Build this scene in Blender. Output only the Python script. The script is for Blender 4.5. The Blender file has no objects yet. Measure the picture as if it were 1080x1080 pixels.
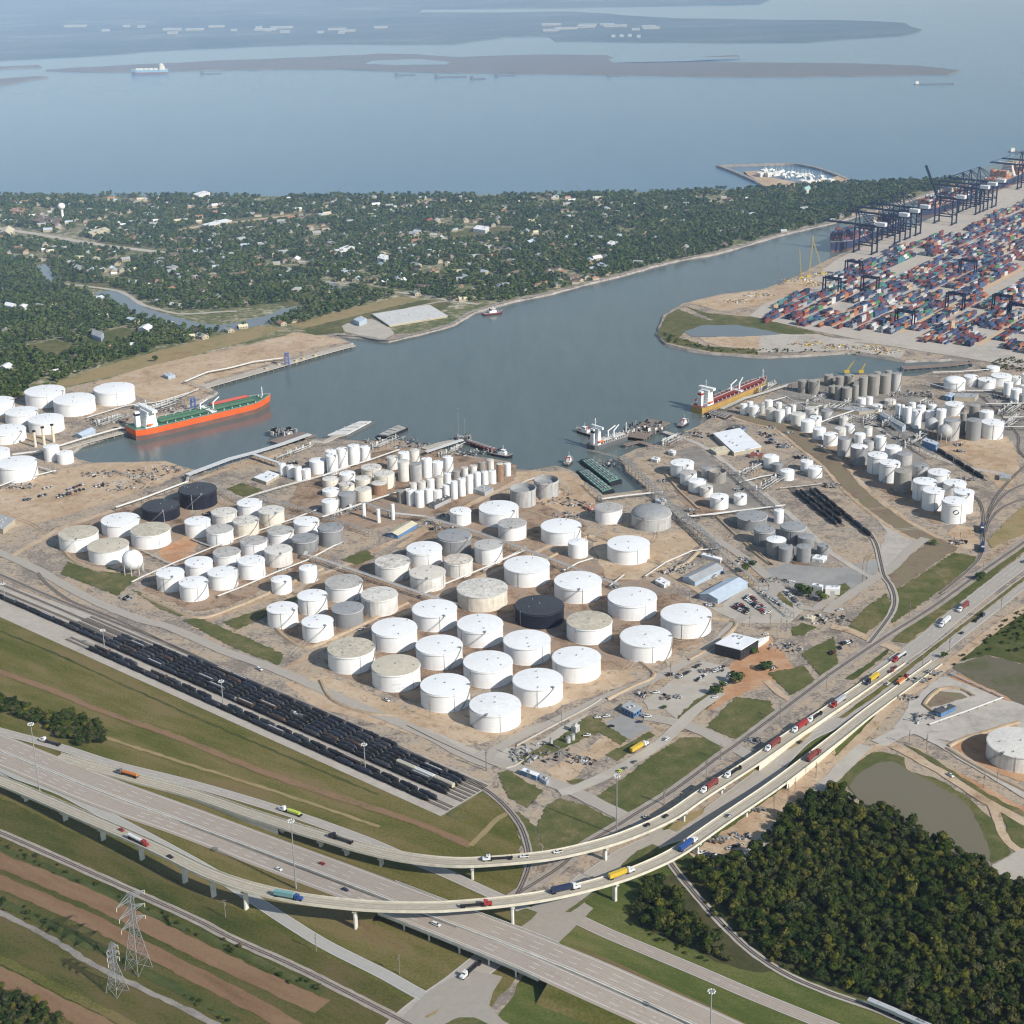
import bpy, math, random
import numpy as np
from mathutils import Vector
rnd = random.Random(11)
HAZE = 1.7e-5
S = bpy.context.scene
COL = S.collection
rad = math.radians
# ------------------------------------------------------------------ camera model (metres, z up)
F, PITCH, ROLL, CAMH = 1800.0, rad(21.3), 0.02, 587.0
FW = Vector((0, math.cos(PITCH), -math.sin(PITCH)))
UP0 = Vector((0, math.sin(PITCH), math.cos(PITCH)))
RT0 = Vector((1, 0, 0))
RT = RT0 * math.cos(ROLL) - UP0 * math.sin(ROLL)
UP = UP0 * math.cos(ROLL) + RT0 * math.sin(ROLL)

def P(px, py, z=0.0):
    """ground point (at height z) seen at photo position px,py"""
    d = FW + RT * ((px - 540) / F) + UP * ((540 - py) / F)
    t = (z - CAMH) / min(d.z, -1e-3)
    return Vector((d.x * t, d.y * t, z))
def pix(v):
    d = Vector(v) - Vector((0, 0, CAMH))
    w = d.dot(FW)
    return 540 + F * d.dot(RT) / w, 540 - F * d.dot(UP) / w
def scl(px, py):
    p = P(px, py); d = p - Vector((0, 0, CAMH))
    return F / d.dot(FW), CAMH / d.length      # px per metre, sine of the view's depression
TILE = {'A': (0, 370), 'B': (180, 370), 'C': (150, 460), 'D': (0, 500), 'E': (180, 560), 'F': (340, 610), 'G': (510, 520),
        'H': (360, 400), 'I': (510, 630), 'J': (680, 500), 'K': (680, 630), 'L': (880, 760), 'M': (340, 460), 'N': (540, 400),
        'O': (700, 370), 'Q': (880, 370), 'R': (880, 500), 'S': (880, 640), 'T': (510, 760), 'U': (680, 740), 'V': (0, 740),
        'W': (180, 820), 'X': (340, 860), 'Y': (510, 860), 'Z': (340, 740), 'a': (0, 600), 'b': (180, 680), 'c': (0, 880), 'd': (180, 930)}
def g(t, x, y):
    o = TILE[t]; return o[0] + x / 5.4, o[1] + y / 5.4
def G(t, pts):
    return [g(t, x, y) for x, y in pts]

# ------------------------------------------------------------------ mesh builder
class MB:
    def __init__(s): s.v = []; s.f = []; s.m = []; s.uv = []; s.cm = 0
    def face(s, pts, uv=None, m=None):
        b = len(s.v); s.v += [tuple(p) for p in pts]; s.f.append(tuple(range(b, b + len(pts))))
        s.m.append(s.cm if m is None else m); s.uv.append(uv)
    def faces(s, vs, fs, m=None):
        b = len(s.v); s.v += [tuple(p) for p in vs]
        for f in fs: s.f.append(tuple(b + i for i in f)); s.m.append(s.cm if m is None else m); s.uv.append(None)
    def box(s, c, d, rz=0.0, m=None):
        cx, cy, cz = c; a, b_, h = d[0] / 2, d[1] / 2, d[2] / 2
        ca, sa = math.cos(rz), math.sin(rz)
        vs = [(cx + x * ca - y * sa, cy + x * sa + y * ca, cz + z) for z in (-h, h) for x, y in ((-a, -b_), (a, -b_), (a, b_), (-a, b_))]
        s.faces(vs, [(3, 2, 1, 0), (4, 5, 6, 7), (0, 1, 5, 4), (1, 2, 6, 5), (2, 3, 7, 6), (3, 0, 4, 7)], m)
    def bar(s, p, q, w, h=None, m=None):
        p, q = Vector(p), Vector(q); h = h or w; d = (q - p)
        if d.length < 1e-6: return
        d.normalize(); x = d.cross(Vector((0, 0, 1)))
        if x.length < 1e-3: x = Vector((1, 0, 0))
        x.normalize(); y = x.cross(d); x *= w / 2; y *= h / 2
        vs = [e + sx * x + sy * y for e in (p, q) for sx, sy in ((-1, -1), (1, -1), (1, 1), (-1, 1))]
        s.faces(vs, [(0, 1, 2, 3), (7, 6, 5, 4), (0, 4, 5, 1), (1, 5, 6, 2), (2, 6, 7, 3), (3, 7, 4, 0)], m)
    def tube(s, p, q, r, n=8, r2=None, cap=True, m=None):
        p, q = Vector(p), Vector(q); r2 = r if r2 is None else r2; d = (q - p).normalized()
        x = d.cross(Vector((0, 0, 1)))
        if x.length < 1e-3: x = Vector((1, 0, 0))
        x.normalize(); y = d.cross(x)
        vs = []
        for e, rr in ((p, r), (q, r2)):
            for i in range(n):
                a = 2 * math.pi * i / n; vs.append(e + x * (rr * math.cos(a)) + y * (rr * math.sin(a)))
        fs = [(i, (i + 1) % n, n + (i + 1) % n, n + i) for i in range(n)]
        if cap: fs += [tuple(range(n - 1, -1, -1)), tuple(range(n, 2 * n))]
        s.faces(vs, fs, m)
    def lathe(s, prof, n=24, m=None, c=(0, 0, 0)):
        """prof: (radius, z) list from the bottom up; a radius of 0 closes the end"""
        vs = []; fs = []; rows = []
        for r, z in prof:
            if r < 1e-6: vs.append((c[0], c[1], c[2] + z)); rows.append([len(vs) - 1])
            else:
                rows.append(list(range(len(vs), len(vs) + n)))
                vs += [(c[0] + r * math.cos(2 * math.pi * i / n), c[1] + r * math.sin(2 * math.pi * i / n), c[2] + z) for i in range(n)]
        for a, b in zip(rows, rows[1:]):
            for i in range(n):
                j = (i + 1) % n
                if len(a) == 1 and len(b) == 1: continue
                if len(a) == 1: fs.append((a[0], b[j], b[i]))
                elif len(b) == 1: fs.append((a[i], a[j], b[0]))
                else: fs.append((a[i], a[j], b[j], b[i]))
        s.faces(vs, fs, m)
    def prism(s, pts, z0, z1, m=None, bottom=False):
        n = len(pts); vs = [(p[0], p[1], z0) for p in pts] + [(p[0], p[1], z1) for p in pts]
        fs = [(i, (i + 1) % n, n + (i + 1) % n, n + i) for i in range(n)] + [tuple(range(n, 2 * n))]
        if bottom: fs.append(tuple(range(n - 1, -1, -1)))
        s.faces(vs, fs, m)
    def build(s, name, mats, parent=None, smooth=False, loc=None, rz=0.0):
        me = bpy.data.meshes.new(name)
        me.from_pydata(s.v, [], s.f)
        if not isinstance(mats, (list, tuple)): mats = [mats]
        for m in mats: me.materials.append(m)
        if len(mats) > 1: me.polygons.foreach_set('material_index', s.m)
        if any(u is not None for u in s.uv):
            ul = me.uv_layers.new(name='UVMap'); k = 0; d = []
            for f, u in zip(s.f, s.uv):
                d += [c for q in (u or [(0, 0)] * len(f)) for c in q]
            ul.data.foreach_set('uv', d)
        if smooth:
            me.polygons.foreach_set('use_smooth', [True] * len(s.f))
            try: me.set_sharp_from_angle(angle=rad(40))
            except Exception: pass
        me.update()
        o = bpy.data.objects.new(name, me); COL.objects.link(o)
        if parent is not None: o.parent = parent
        if loc is not None: o.location = loc
        if rz: o.rotation_euler = (0, 0, rz)
        return o
USED = {}
THINGS = []
def tag(o, label, cat, group=None, share=False, zone=None):
    o['label'] = label; o['category'] = cat
    if group: o['group'] = group
    THINGS.append((o, share, zone)); return o
def thing(name, label, cat, loc=(0, 0, 0), rz=0.0, group=None, share=False, zone=None):
    o = bpy.data.objects.new(name, None); COL.objects.link(o); o.empty_display_size = 1
    o.location = loc; o.rotation_euler = (0, 0, rz)
    return tag(o, label, cat, group, share, zone)
def struct(o, kind='structure'): o['kind'] = kind; return o
CHILD = {}
def dup(root, loc, rz=0.0, label=None, group=None, sc=None, mats=None, share=False, zone=None):
    """a copy of a thing with copies of its parts; mats: {part name: material} for recoloured copies"""
    r = root.copy(); COL.objects.link(r); r.location = loc; r.rotation_euler = (0, 0, rz)
    if sc: r.scale = (sc, sc, sc) if not isinstance(sc, tuple) else sc
    if label: r['label'] = label
    if group: r['group'] = group
    kids = CHILD.get(root.name)
    if kids is None: kids = CHILD[root.name] = list(root.children)
    for ch in kids:
        c = ch.copy(); COL.objects.link(c); c.parent = r
        if mats and ch.name.split('.')[0] in mats:
            for sl, mm in zip(c.material_slots, mats[ch.name.split('.')[0]]): sl.link = 'OBJECT'; sl.material = mm
    THINGS.append((r, share, zone)); return r

# ------------------------------------------------------------------ curves on the ground
def smooth_line(pts, step=6.0):
    """Catmull-Rom through 3-D points, resampled about every step metres"""
    pts = [Vector(p) for p in pts]; out = []
    for i in range(len(pts) - 1):
        p0 = pts[max(i - 1, 0)]; p1 = pts[i]; p2 = pts[i + 1]; p3 = pts[min(i + 2, len(pts) - 1)]
        n = max(1, int((p2 - p1).length / step))
        for k in range(n):
            t = k / n
            out.append(0.5 * ((2 * p1) + (p2 - p0) * t + (2 * p0 - 5 * p1 + 4 * p2 - p3) * t * t + (3 * p1 - p0 - 3 * p2 + p3) * t ** 3))
    out.append(pts[-1]); return out
def line(pp, z=0.0, step=6.0):
    """smooth world line through photo positions; z number or list"""
    zs = z if isinstance(z, (list, tuple)) else [z] * len(pp)
    return smooth_line([P(x, y, q) for (x, y), q in zip(pp, zs)], step)
def offs(L):
    """left normals (horizontal) along a line and its running length"""
    n = len(L); N = []; D = [0.0]
    for i in range(n):
        d = L[min(i + 1, n - 1)] - L[max(i - 1, 0)]; d.z = 0
        if d.length < 1e-6: d = Vector((1, 0, 0))
        d.normalize(); N.append(Vector((-d.y, d.x, 0)))
        if i: D.append(D[-1] + (L[i] - L[i - 1]).length)
    return N, D
ZC = [0]
def zeps():
    """a small height of its own for every sheet, so that no two lie in one plane"""
    ZC[0] += 1; return .0021 * (ZC[0] % 60)
def strip(mb, L, a, b, dz=0.0, dash=None, jit=0.0, m=None):
    """flat ribbon from lateral offset a to b (metres, left positive)"""
    dz += zeps() * .5
    N, D = offs(L); nz = [(rnd.uniform(-jit, jit), rnd.uniform(-jit, jit)) for _ in L]
    for i in range(len(L) - 1):
        if dash and (D[i] % (dash[0] + dash[1])) > dash[0]: continue
        u = Vector((0, 0, dz))
        q = [L[i] + N[i] * (a + nz[i][0]) + u, L[i] + N[i] * (b + nz[i][1]) + u, L[i + 1] + N[i + 1] * (b + nz[i + 1][1]) + u, L[i + 1] + N[i + 1] * (a + nz[i + 1][0]) + u]
        mb.face(q[::-1] if b > a else q, [(a, D[i + 1]), (b, D[i + 1]), (b, D[i]), (a, D[i])] if b > a else [(a, D[i]), (b, D[i]), (b, D[i + 1]), (a, D[i + 1])], m)
def wall_strip(mb, L, a, z0, z1, w=0.3, m=None):
    """low wall along offset a: z0..z1 above the line"""
    N, D = offs(L)
    for i in range(len(L) - 1):
        p = [L[i] + N[i] * (a - w / 2), L[i + 1] + N[i + 1] * (a - w / 2), L[i + 1] + N[i + 1] * (a + w / 2), L[i] + N[i] * (a + w / 2)]
        lo = [q + Vector((0, 0, z0)) for q in p]; hi = [q + Vector((0, 0, z1)) for q in p]
        mb.faces(lo + hi, [(4, 5, 6, 7), (0, 1, 5, 4), (2, 3, 7, 6)], m)
def inside(x, y, poly):
    c = False; n = len(poly); j = n - 1
    for i in range(n):
        xi, yi = poly[i]; xj, yj = poly[j]
        if (yi > y) != (yj > y) and x < (xj - xi) * (y - yi) / (yj - yi) + xi: c = not c
        j = i
    return c
def rough_poly(pp, z, step, jit):
    W = [P(x, y, z) for x, y in pp]; out = []
    for i, a in enumerate(W):
        b = W[(i + 1) % len(W)]; n = max(1, min(80, int((b - a).length / step)))
        for k in range(n):
            q = a.lerp(b, k / n)
            if k: q = q + Vector((rnd.uniform(-jit, jit), rnd.uniform(-jit, jit), 0))
            out.append(q)
    return out
def patch(name, pp, material, z, step=5.0, jit=1.2):
    from mathutils.geometry import tessellate_polygon
    z += zeps(); out = rough_poly(pp, z, step, jit)
    mb = MB(); tris = tessellate_polygon([out])
    fs = []
    for t in tris:
        a, b, c = (out[i] for i in t)
        fs.append(tuple(t) if (b - a).cross(c - a).z > 0 else tuple(reversed(t)))
    mb.faces(out, fs)
    return struct(mb.build(name, material))

# ------------------------------------------------------------------ materials
M = {}
def nodes_of(name, rough=0.85, spec=0.25, metal=0.0):
    m = bpy.data.materials.new(name); m.use_nodes = True; nt = m.node_tree
    b = nt.nodes['Principled BSDF']; b.inputs['Roughness'].default_value = rough
    b.inputs['Specular IOR Level'].default_value = spec; b.inputs['Metallic'].default_value = metal
    return m, nt, b
def nd(nt, t, **k):
    n = nt.nodes.new(t)
    for a, v in k.items(): setattr(n, a, v)
    return n
def ramp(nt, stops):
    r = nd(nt, 'ShaderNodeValToRGB'); e = r.color_ramp.elements
    while len(e) < len(stops): e.new(0.5)
    for q, (p, c) in zip(e, stops): q.position = p; q.color = (*c, 1)
    return r
def coords(nt, kind, scale=(1, 1, 1), rot=0.0):
    if kind == 'world': s = nd(nt, 'ShaderNodeNewGeometry').outputs['Position']
    else: s = nd(nt, 'ShaderNodeTexCoord').outputs['Object' if kind == 'object' else 'UV']
    mp = nd(nt, 'ShaderNodeMapping'); mp.inputs['Scale'].default_value = scale; mp.inputs['Rotation'].default_value = (0, 0, rot)
    nt.links.new(s, mp.inputs['Vector']); return mp.outputs['Vector']
def noise(nt, vec, scale, detail=4.0, rough=0.55, dist=0.0):
    n = nd(nt, 'ShaderNodeTexNoise'); n.inputs['Scale'].default_value = scale; n.inputs['Detail'].default_value = detail
    n.inputs['Roughness'].default_value = rough; n.inputs['Distortion'].default_value = dist
    nt.links.new(vec, n.inputs['Vector']); return n.outputs['Fac']
def math_(nt, op, a, b=None, clamp=False):
    n = nd(nt, 'ShaderNodeMath', operation=op, use_clamp=clamp)
    for i, q in enumerate((a, b)):
        if q is None: continue
        if isinstance(q, (int, float)): n.inputs[i].default_value = q
        else: nt.links.new(q, n.inputs[i])
    return n.outputs[0]
def mix(nt, fac, a, b, mode='MIX'):
    n = nd(nt, 'ShaderNodeMix', data_type='RGBA', blend_type=mode)
    for s, q in ((n.inputs[0], fac), (n.inputs[6], a), (n.inputs[7], b)):
        if isinstance(q, (int, float)): s.default_value = q
        elif isinstance(q, tuple): s.default_value = (*q, 1)
        else: nt.links.new(q, s)
    return n.outputs[2]
def plain(name, c, rough=0.7, var=0.18, scale=0.3, spec=0.25, metal=0.0, kind='world'):
    m, nt, b = nodes_of(name, rough, spec, metal)
    f = noise(nt, coords(nt, kind), scale)
    r = ramp(nt, [(0.3, tuple(q * (1 - var) for q in c)), (0.7, tuple(min(1, q * (1 + var)) for q in c))])
    nt.links.new(f, r.inputs[0]); nt.links.new(r.outputs[0], b.inputs['Base Color']); M[name] = m; return m
def ground(name, cols, s=(0.012, 0.07, 0.5), w=(0.45, 0.35, 0.3), rot=0.0, stretch=1.0, rough=0.95, lo=0.34, hi=0.66, dark=None):
    """layered soil or grass: three noise sizes through a ramp of colours"""
    m, nt, b = nodes_of(name, rough, 0.1)
    cols = [tuple(max(0, sum(c) / 3 + (q - sum(c) / 3) * 1.14) * 1.14 for q in c) for c in cols]
    v = coords(nt, 'world', (1.0 / stretch, 1, 1), -rot)
    if rot or stretch != 1:
        v1 = nd(nt, 'ShaderNodeVectorRotate'); v1.inputs['Angle'].default_value = -rot; v1.inputs['Axis'].default_value = (0, 0, 1)
        nt.links.new(nd(nt, 'ShaderNodeNewGeometry').outputs['Position'], v1.inputs['Vector'])
        mp = nd(nt, 'ShaderNodeMapping'); mp.inputs['Scale'].default_value = (1.0 / stretch, 1, 1)
        nt.links.new(v1.outputs[0], mp.inputs['Vector']); v = mp.outputs['Vector']
    a = noise(nt, v, s[0], 3, 0.6, 0.4); c = noise(nt, v, s[1], 4, 0.6, 0.3); d = noise(nt, coords(nt, 'world'), s[2], 5, 0.65)
    t = math_(nt, 'ADD', math_(nt, 'ADD', math_(nt, 'MULTIPLY', a, w[0]), math_(nt, 'MULTIPLY', c, w[1])), math_(nt, 'MULTIPLY', d, w[2]))
    n = len(cols); r = ramp(nt, [(lo + (hi - lo) * i / (n - 1), q) for i, q in enumerate(cols)])
    nt.links.new(t, r.inputs[0]); col = r.outputs[0]
    if dark:
        e = noise(nt, v, s[1] * 1.7, 4, 0.7, 0.8); rr = ramp(nt, [(0.56, (0, 0, 0)), (0.66, (1, 1, 1))]); nt.links.new(e, rr.inputs[0])
        col = mix(nt, math_(nt, 'MULTIPLY', rr.outputs[0], 0.7), col, dark)
    nt.links.new(col, b.inputs['Base Color']); M[name] = m; return m
def road_mat(name, c, lane=3.6, wear=0.25, off=0.0):
    m, nt, b = nodes_of(name, 0.9, 0.15)
    uv = nd(nt, 'ShaderNodeTexCoord').outputs['UV']; sp = nd(nt, 'ShaderNodeSeparateXYZ'); nt.links.new(uv, sp.inputs[0])
    u = math_(nt, 'ADD', sp.outputs[0], off)
    k = math_(nt, 'COSINE', math_(nt, 'MULTIPLY', u, 4 * math.pi / lane))
    k = math_(nt, 'MULTIPLY', math_(nt, 'ADD', k, 1.0), 0.5)
    mp = nd(nt, 'ShaderNodeMapping'); mp.inputs['Scale'].default_value = (0.6, 0.03, 1); nt.links.new(uv, mp.inputs[0])
    st = noise(nt, mp.outputs[0], 1.0, 5, 0.65)
    fine = noise(nt, coords(nt, 'world'), 0.25, 5, 0.6)
    j = math_(nt, 'MULTIPLY', sp.outputs[1], 1 / 14.0); j = math_(nt, 'FRACT', j); j = math_(nt, 'LESS_THAN', j, 0.035)
    f = math_(nt, 'ADD', math_(nt, 'MULTIPLY', k, wear), math_(nt, 'MULTIPLY', math_(nt, 'SUBTRACT', st, 0.5), 0.9))
    f = math_(nt, 'ADD', f, math_(nt, 'MULTIPLY', math_(nt, 'SUBTRACT', fine, 0.5), 0.5))
    f = math_(nt, 'ADD', f, math_(nt, 'MULTIPLY', j, 0.18), True)
    nt.links.new(mix(nt, f, c, tuple(q * 0.55 for q in c)), b.inputs['Base Color']); M[name] = m; return m
def tank_mat(name, c, stain, amt=0.5, rough=0.45, vert=True):
    """painted steel with run-down streaks; every tank its own pattern"""
    m, nt, b = nodes_of(name, rough, 0.3)
    oi = nd(nt, 'ShaderNodeObjectInfo'); ob = nd(nt, 'ShaderNodeTexCoord').outputs['Object']
    add = nd(nt, 'ShaderNodeVectorMath', operation='ADD'); nt.links.new(ob, add.inputs[0])
    cm = nd(nt, 'ShaderNodeCombineXYZ'); nt.links.new(math_(nt, 'MULTIPLY', oi.outputs['Random'], 500.0), cm.inputs[0]); nt.links.new(cm.outputs[0], add.inputs[1])
    mp = nd(nt, 'ShaderNodeMapping'); mp.inputs['Scale'].default_value = (0.45, 0.45, 0.05 if vert else 0.45); nt.links.new(add.outputs[0], mp.inputs[0])
    f = noise(nt, mp.outputs[0], 1.0, 5, 0.65)
    f2 = noise(nt, add.outputs[0], 0.13, 3, 0.6, 0.6)
    t = math_(nt, 'ADD', math_(nt, 'MULTIPLY', f, 0.6), math_(nt, 'MULTIPLY', f2, 0.4))
    r = ramp(nt, [(0.42, (0, 0, 0)), (0.68, (1, 1, 1))]); nt.links.new(t, r.inputs[0])
    if vert:                                         # faint seams between the plate courses
        sp = nd(nt, 'ShaderNodeSeparateXYZ'); nt.links.new(ob, sp.inputs[0]); sm = math_(nt, 'LESS_THAN', math_(nt, 'FRACT', math_(nt, 'MULTIPLY', sp.outputs[2], 1 / 2.44)), .1); c = mix(nt, math_(nt, 'MULTIPLY', sm, .16), c, stain)
    fac = math_(nt, 'MULTIPLY', r.outputs[0], math_(nt, 'ADD', math_(nt, 'MULTIPLY', oi.outputs['Random'], amt), amt * 0.4))
    nt.links.new(mix(nt, fac, c, stain), b.inputs['Base Color']); M[name] = m; return m
# ------------------------------------------------------------------ palette
tan = (.40, .315, .225)
BAND = math.atan2(P(200, 967).y - P(9, 882).y, P(200, 967).x - P(9, 882).x)
ground('yard soil', [(.105, .078, .057), (.20, .152, .110), (.32, .248, .178), (.40, .322, .240), (.30, .258, .212), (.20, .172, .146)], s=(.014, .06, .4), w=(.36, .34, .44), lo=.38, hi=.63, dark=(.12, .09, .066))
ground('bare dirt', [(.22, .145, .095), (.34, .245, .165), (.42, .32, .225), (.47, .385, .29)], s=(.02, .09, .6), dark=(.21, .15, .105))
ground('red dirt', [(.25, .125, .068), (.33, .175, .10), (.39, .235, .145), (.43, .30, .20)], s=(.03, .12, .6))
ground('gravel', [(.23, .205, .18), (.33, .30, .265), (.40, .365, .32), (.45, .41, .36)], s=(.03, .15, .9))
ground('ditch mud', [(.105, .082, .06), (.155, .122, .088), (.20, .16, .115), (.16, .15, .085)], s=(.03, .12, .6))
ground('meadow', [(.030, .043, .013), (.050, .062, .018), (.078, .082, .023), (.118, .106, .040), (.165, .130, .066), (.13, .085, .050)], s=(.014, .06, .6), w=(.4, .35, .35), rot=BAND, stretch=3.5, lo=.33, hi=.68)
ground('lawn', [(.042, .054, .022), (.060, .073, .028), (.084, .092, .036), (.128, .116, .056), (.21, .17, .105)], s=(.022, .10, .7), w=(.4, .35, .35), lo=.34, hi=.69)
ground('verge grass', [(.034, .052, .016), (.052, .072, .022), (.076, .092, .028), (.125, .126, .050), (.16, .13, .07)], s=(.016, .07, .6), w=(.4, .35, .35), rot=BAND, stretch=3.0, lo=.35, hi=.72)
ground('plant gravel', [(.10, .09, .08), (.17, .155, .138), (.24, .222, .198), (.31, .275, .235)], s=(.02, .09, .6))
ground('dry grass', [(.12, .11, .05), (.20, .17, .085), (.27, .215, .12), (.22, .15, .085)], s=(.02, .08, .5), lo=.32, hi=.7)
ground('rough meadow', [(.022, .034, .010), (.042, .052, .016), (.068, .070, .022), (.10, .086, .038), (.13, .088, .052)], s=(.016, .07, .6), w=(.38, .34, .38), rot=BAND, stretch=3.0, lo=.36, hi=.66)
ground('worn track', [(.11, .066, .040), (.165, .104, .063), (.21, .14, .088), (.085, .078, .034)], s=(.03, .11, .6), rot=BAND, stretch=5.0, lo=.33, hi=.72)
ground('rough brush', [(.030, .042, .016), (.048, .062, .022), (.075, .082, .032), (.12, .11, .06)], s=(.03, .14, .7), rot=BAND, stretch=2.0, lo=.34, hi=.72)
ground('wood floor', [(.030, .036, .016), (.05, .052, .024), (.085, .075, .038)], s=(.03, .12, .6))
ground('town ground', [(.055, .075, .030), (.085, .105, .045), (.14, .14, .07), (.30, .27, .20), (.46, .43, .37)], s=(.008, .05, .11), w=(.25, .3, .5), lo=.38, hi=.66)
ground('marsh', [(.07, .068, .045), (.105, .095, .066), (.13, .115, .085), (.09, .095, .05)], s=(.008, .03, .2))
ground('far land', [(.03, .045, .028), (.05, .066, .04), (.085, .10, .075), (.22, .24, .22)], s=(.003, .010, .03), w=(.35, .35, .35), rot=.05, stretch=3.0, lo=.38, hi=.68)
ground('terminal paving', [(.29, .26, .225), (.37, .335, .29), (.43, .39, .335), (.34, .315, .285)], s=(.01, .05, .4))
ground('container lane', [(.46, .31, .18), (.50, .36, .22), (.48, .40, .30)], s=(.02, .08, .5))
ground('ballast', [(.20, .17, .145), (.28, .243, .21), (.35, .31, .265)], s=(.05, .2, 1.0))
ground('yard ballast', [(.28, .245, .21), (.36, .325, .28), (.42, .385, .335)], s=(.03, .15, 1.0))
ground('rock', [(.12, .11, .10), (.22, .20, .18), (.36, .33, .30)], s=(.1, .5, 1.5))
ground('concrete yard', [(.31, .275, .23), (.37, .335, .285), (.43, .40, .345)], s=(.02, .07, .6))
ground('grey paving', [(.20, .195, .185), (.255, .25, .235), (.31, .30, .28)], s=(.02, .1, .7))
road_mat('highway concrete', (.40, .34, .28), 3.6, .34)
road_mat('shoulder concrete', (.40, .38, .34), 3.6, .05)
road_mat('deck concrete', (.47, .415, .32), 4.4, .5, 2.2)
road_mat('frontage concrete', (.41, .37, .32), 3.6, .2)
road_mat('street concrete', (.42, .375, .315), 3.3, .2)
road_mat('pale lane', (.46, .39, .29), 3.0, .12)
plain('white line', (.68, .67, .63), .7, .12, .4)
plain('yellow line', (.62, .42, .08), .7, .12, .4)
plain('rail steel', (.085, .07, .06), .6, .2, 1.0)
plain('sleeper', (.23, .20, .17), .9, .3, 1.0)
plain('bridge concrete', (.66, .64, .57), .85, .14, .2)
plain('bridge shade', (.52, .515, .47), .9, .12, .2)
plain('barrier cream', (.62, .575, .46), .85, .14, .2)
plain('barrier white', (.62, .60, .53), .85, .14, .2)
plain('median dark', (.17, .155, .135), .9, .2, .2)

# ------------------------------------------------------------------ water
def water_mat(name, c, c2, rough, bump, spec=.5, sc=.004):
    m, nt, b = nodes_of(name, rough, spec); b.inputs['IOR'].default_value = 1.33
    f = noise(nt, coords(nt, 'world', (1, .35, 1), .5), sc, 4, .6, .5)
    nt.links.new(mix(nt, math_(nt, 'ADD', f, math_(nt, 'MULTIPLY', math_(nt, 'SUBTRACT', noise(nt, coords(nt, 'world', (1, .14, 1), .85), sc * 7, 3, .65, .4), .5), .8), True), c, c2), b.inputs['Base Color'])
    w = noise(nt, coords(nt, 'world', (1, .5, 1), .6), .09, 4, .6, .3)
    bp = nd(nt, 'ShaderNodeBump'); bp.inputs['Strength'].default_value = bump; bp.inputs['Distance'].default_value = .6
    nt.links.new(w, bp.inputs['Height']); nt.links.new(bp.outputs[0], b.inputs['Normal']); M[name] = m; return m
water_mat('bay water', (.075, .150, .228), (.112, .190, .270), .25, .35)
water_mat('basin water', (.090, .118, .112), (.140, .164, .152), .2, .5, .5, .009)
water_mat('pond water', (.165, .142, .092), (.19, .165, .11), .12, .05, .35)
water_mat('creek water', (.14, .16, .16), (.18, .19, .18), .10, .1)
def flat(name, pts, z, material, kind='structure'):
    from mathutils.geometry import tessellate_polygon
    q = [Vector((p[0], p[1], z)) for p in pts]; mb = MB(); fs = []
    for t in tessellate_polygon([q]):
        a, b, c = (q[i] for i in t); fs.append(tuple(t) if (b - a).cross(c - a).z > 0 else tuple(reversed(t)))
    mb.faces(q, fs); return struct(mb.build(name, material), kind)
flat('sea_floor', [(-40000, -4000), (40000, -4000), (40000, 60000), (-40000, 60000)], -9, M['marsh'])
flat('bay_water', [(-40000, 1200), (40000, 1200), (40000, 60000), (-40000, 60000)], -2.6, M['bay water'])
bw = [P(*q, -2.5) for q in [(-20, 520), (20, 430), (300, 340), (560, 290), (760, 240), (900, 215), (1010, 185), (1200, 125), (1250, 200), (1100, 420), (900, 420), (640, 540), (560, 520), (300, 500)]]
flat('basin_water', bw, -2.5, M['basin water'])

# ------------------------------------------------------------------ land with its banks
COAST = [(1240, 118), (1180, 146), (1080, 190), (1022, 212), (972, 235), (922, 252), (877, 272), (845, 288), (826, 297), (808, 304), (760, 310), (720, 320), (700, 332),
         (692, 352), (702, 362), (727, 369), (752, 372), (810, 376), (850, 374), (897, 371), (925, 375), (955, 380), (1003, 378), (1022, 380), (1026, 386), (1016, 390), (985, 391),
         (965, 397), (940, 396), (905, 395), (880, 397), (841, 402), (820, 406), (804, 412), (765, 434), (740, 447), (722, 455), (717, 461), (688, 470), (672, 473),
         (653, 482), (660, 497), (683, 515), (636, 522), (601, 495), (585, 491), (560, 496), (541, 494), (538, 487), (515, 483), (490, 480), (470, 474), (449, 470),
         (421, 464), (380, 465), (352, 462), (325, 463), (290, 473), (255, 485), (222, 497), (203, 495), (174, 486), (98, 488), (82, 484), (73, 478),
         (86, 469), (133, 452), (180, 436), (229, 413), (216, 405), (291, 384), (340, 370), (372, 361.5), (352, 353), (380, 355), (410, 359), (440, 352), (477, 342), (502, 328),
         (540, 317.5), (577, 310), (622, 298), (655, 290), (690, 280), (725, 272), (747, 269), (780, 260), (820, 248), (880, 234), (953, 213), (993, 200), (1020, 192),
         (1008, 189), (985, 190), (940, 192), (893, 193), (800, 199), (700, 203), (600, 205), (300, 207), (0, 206), (-600, 204)]
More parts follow.
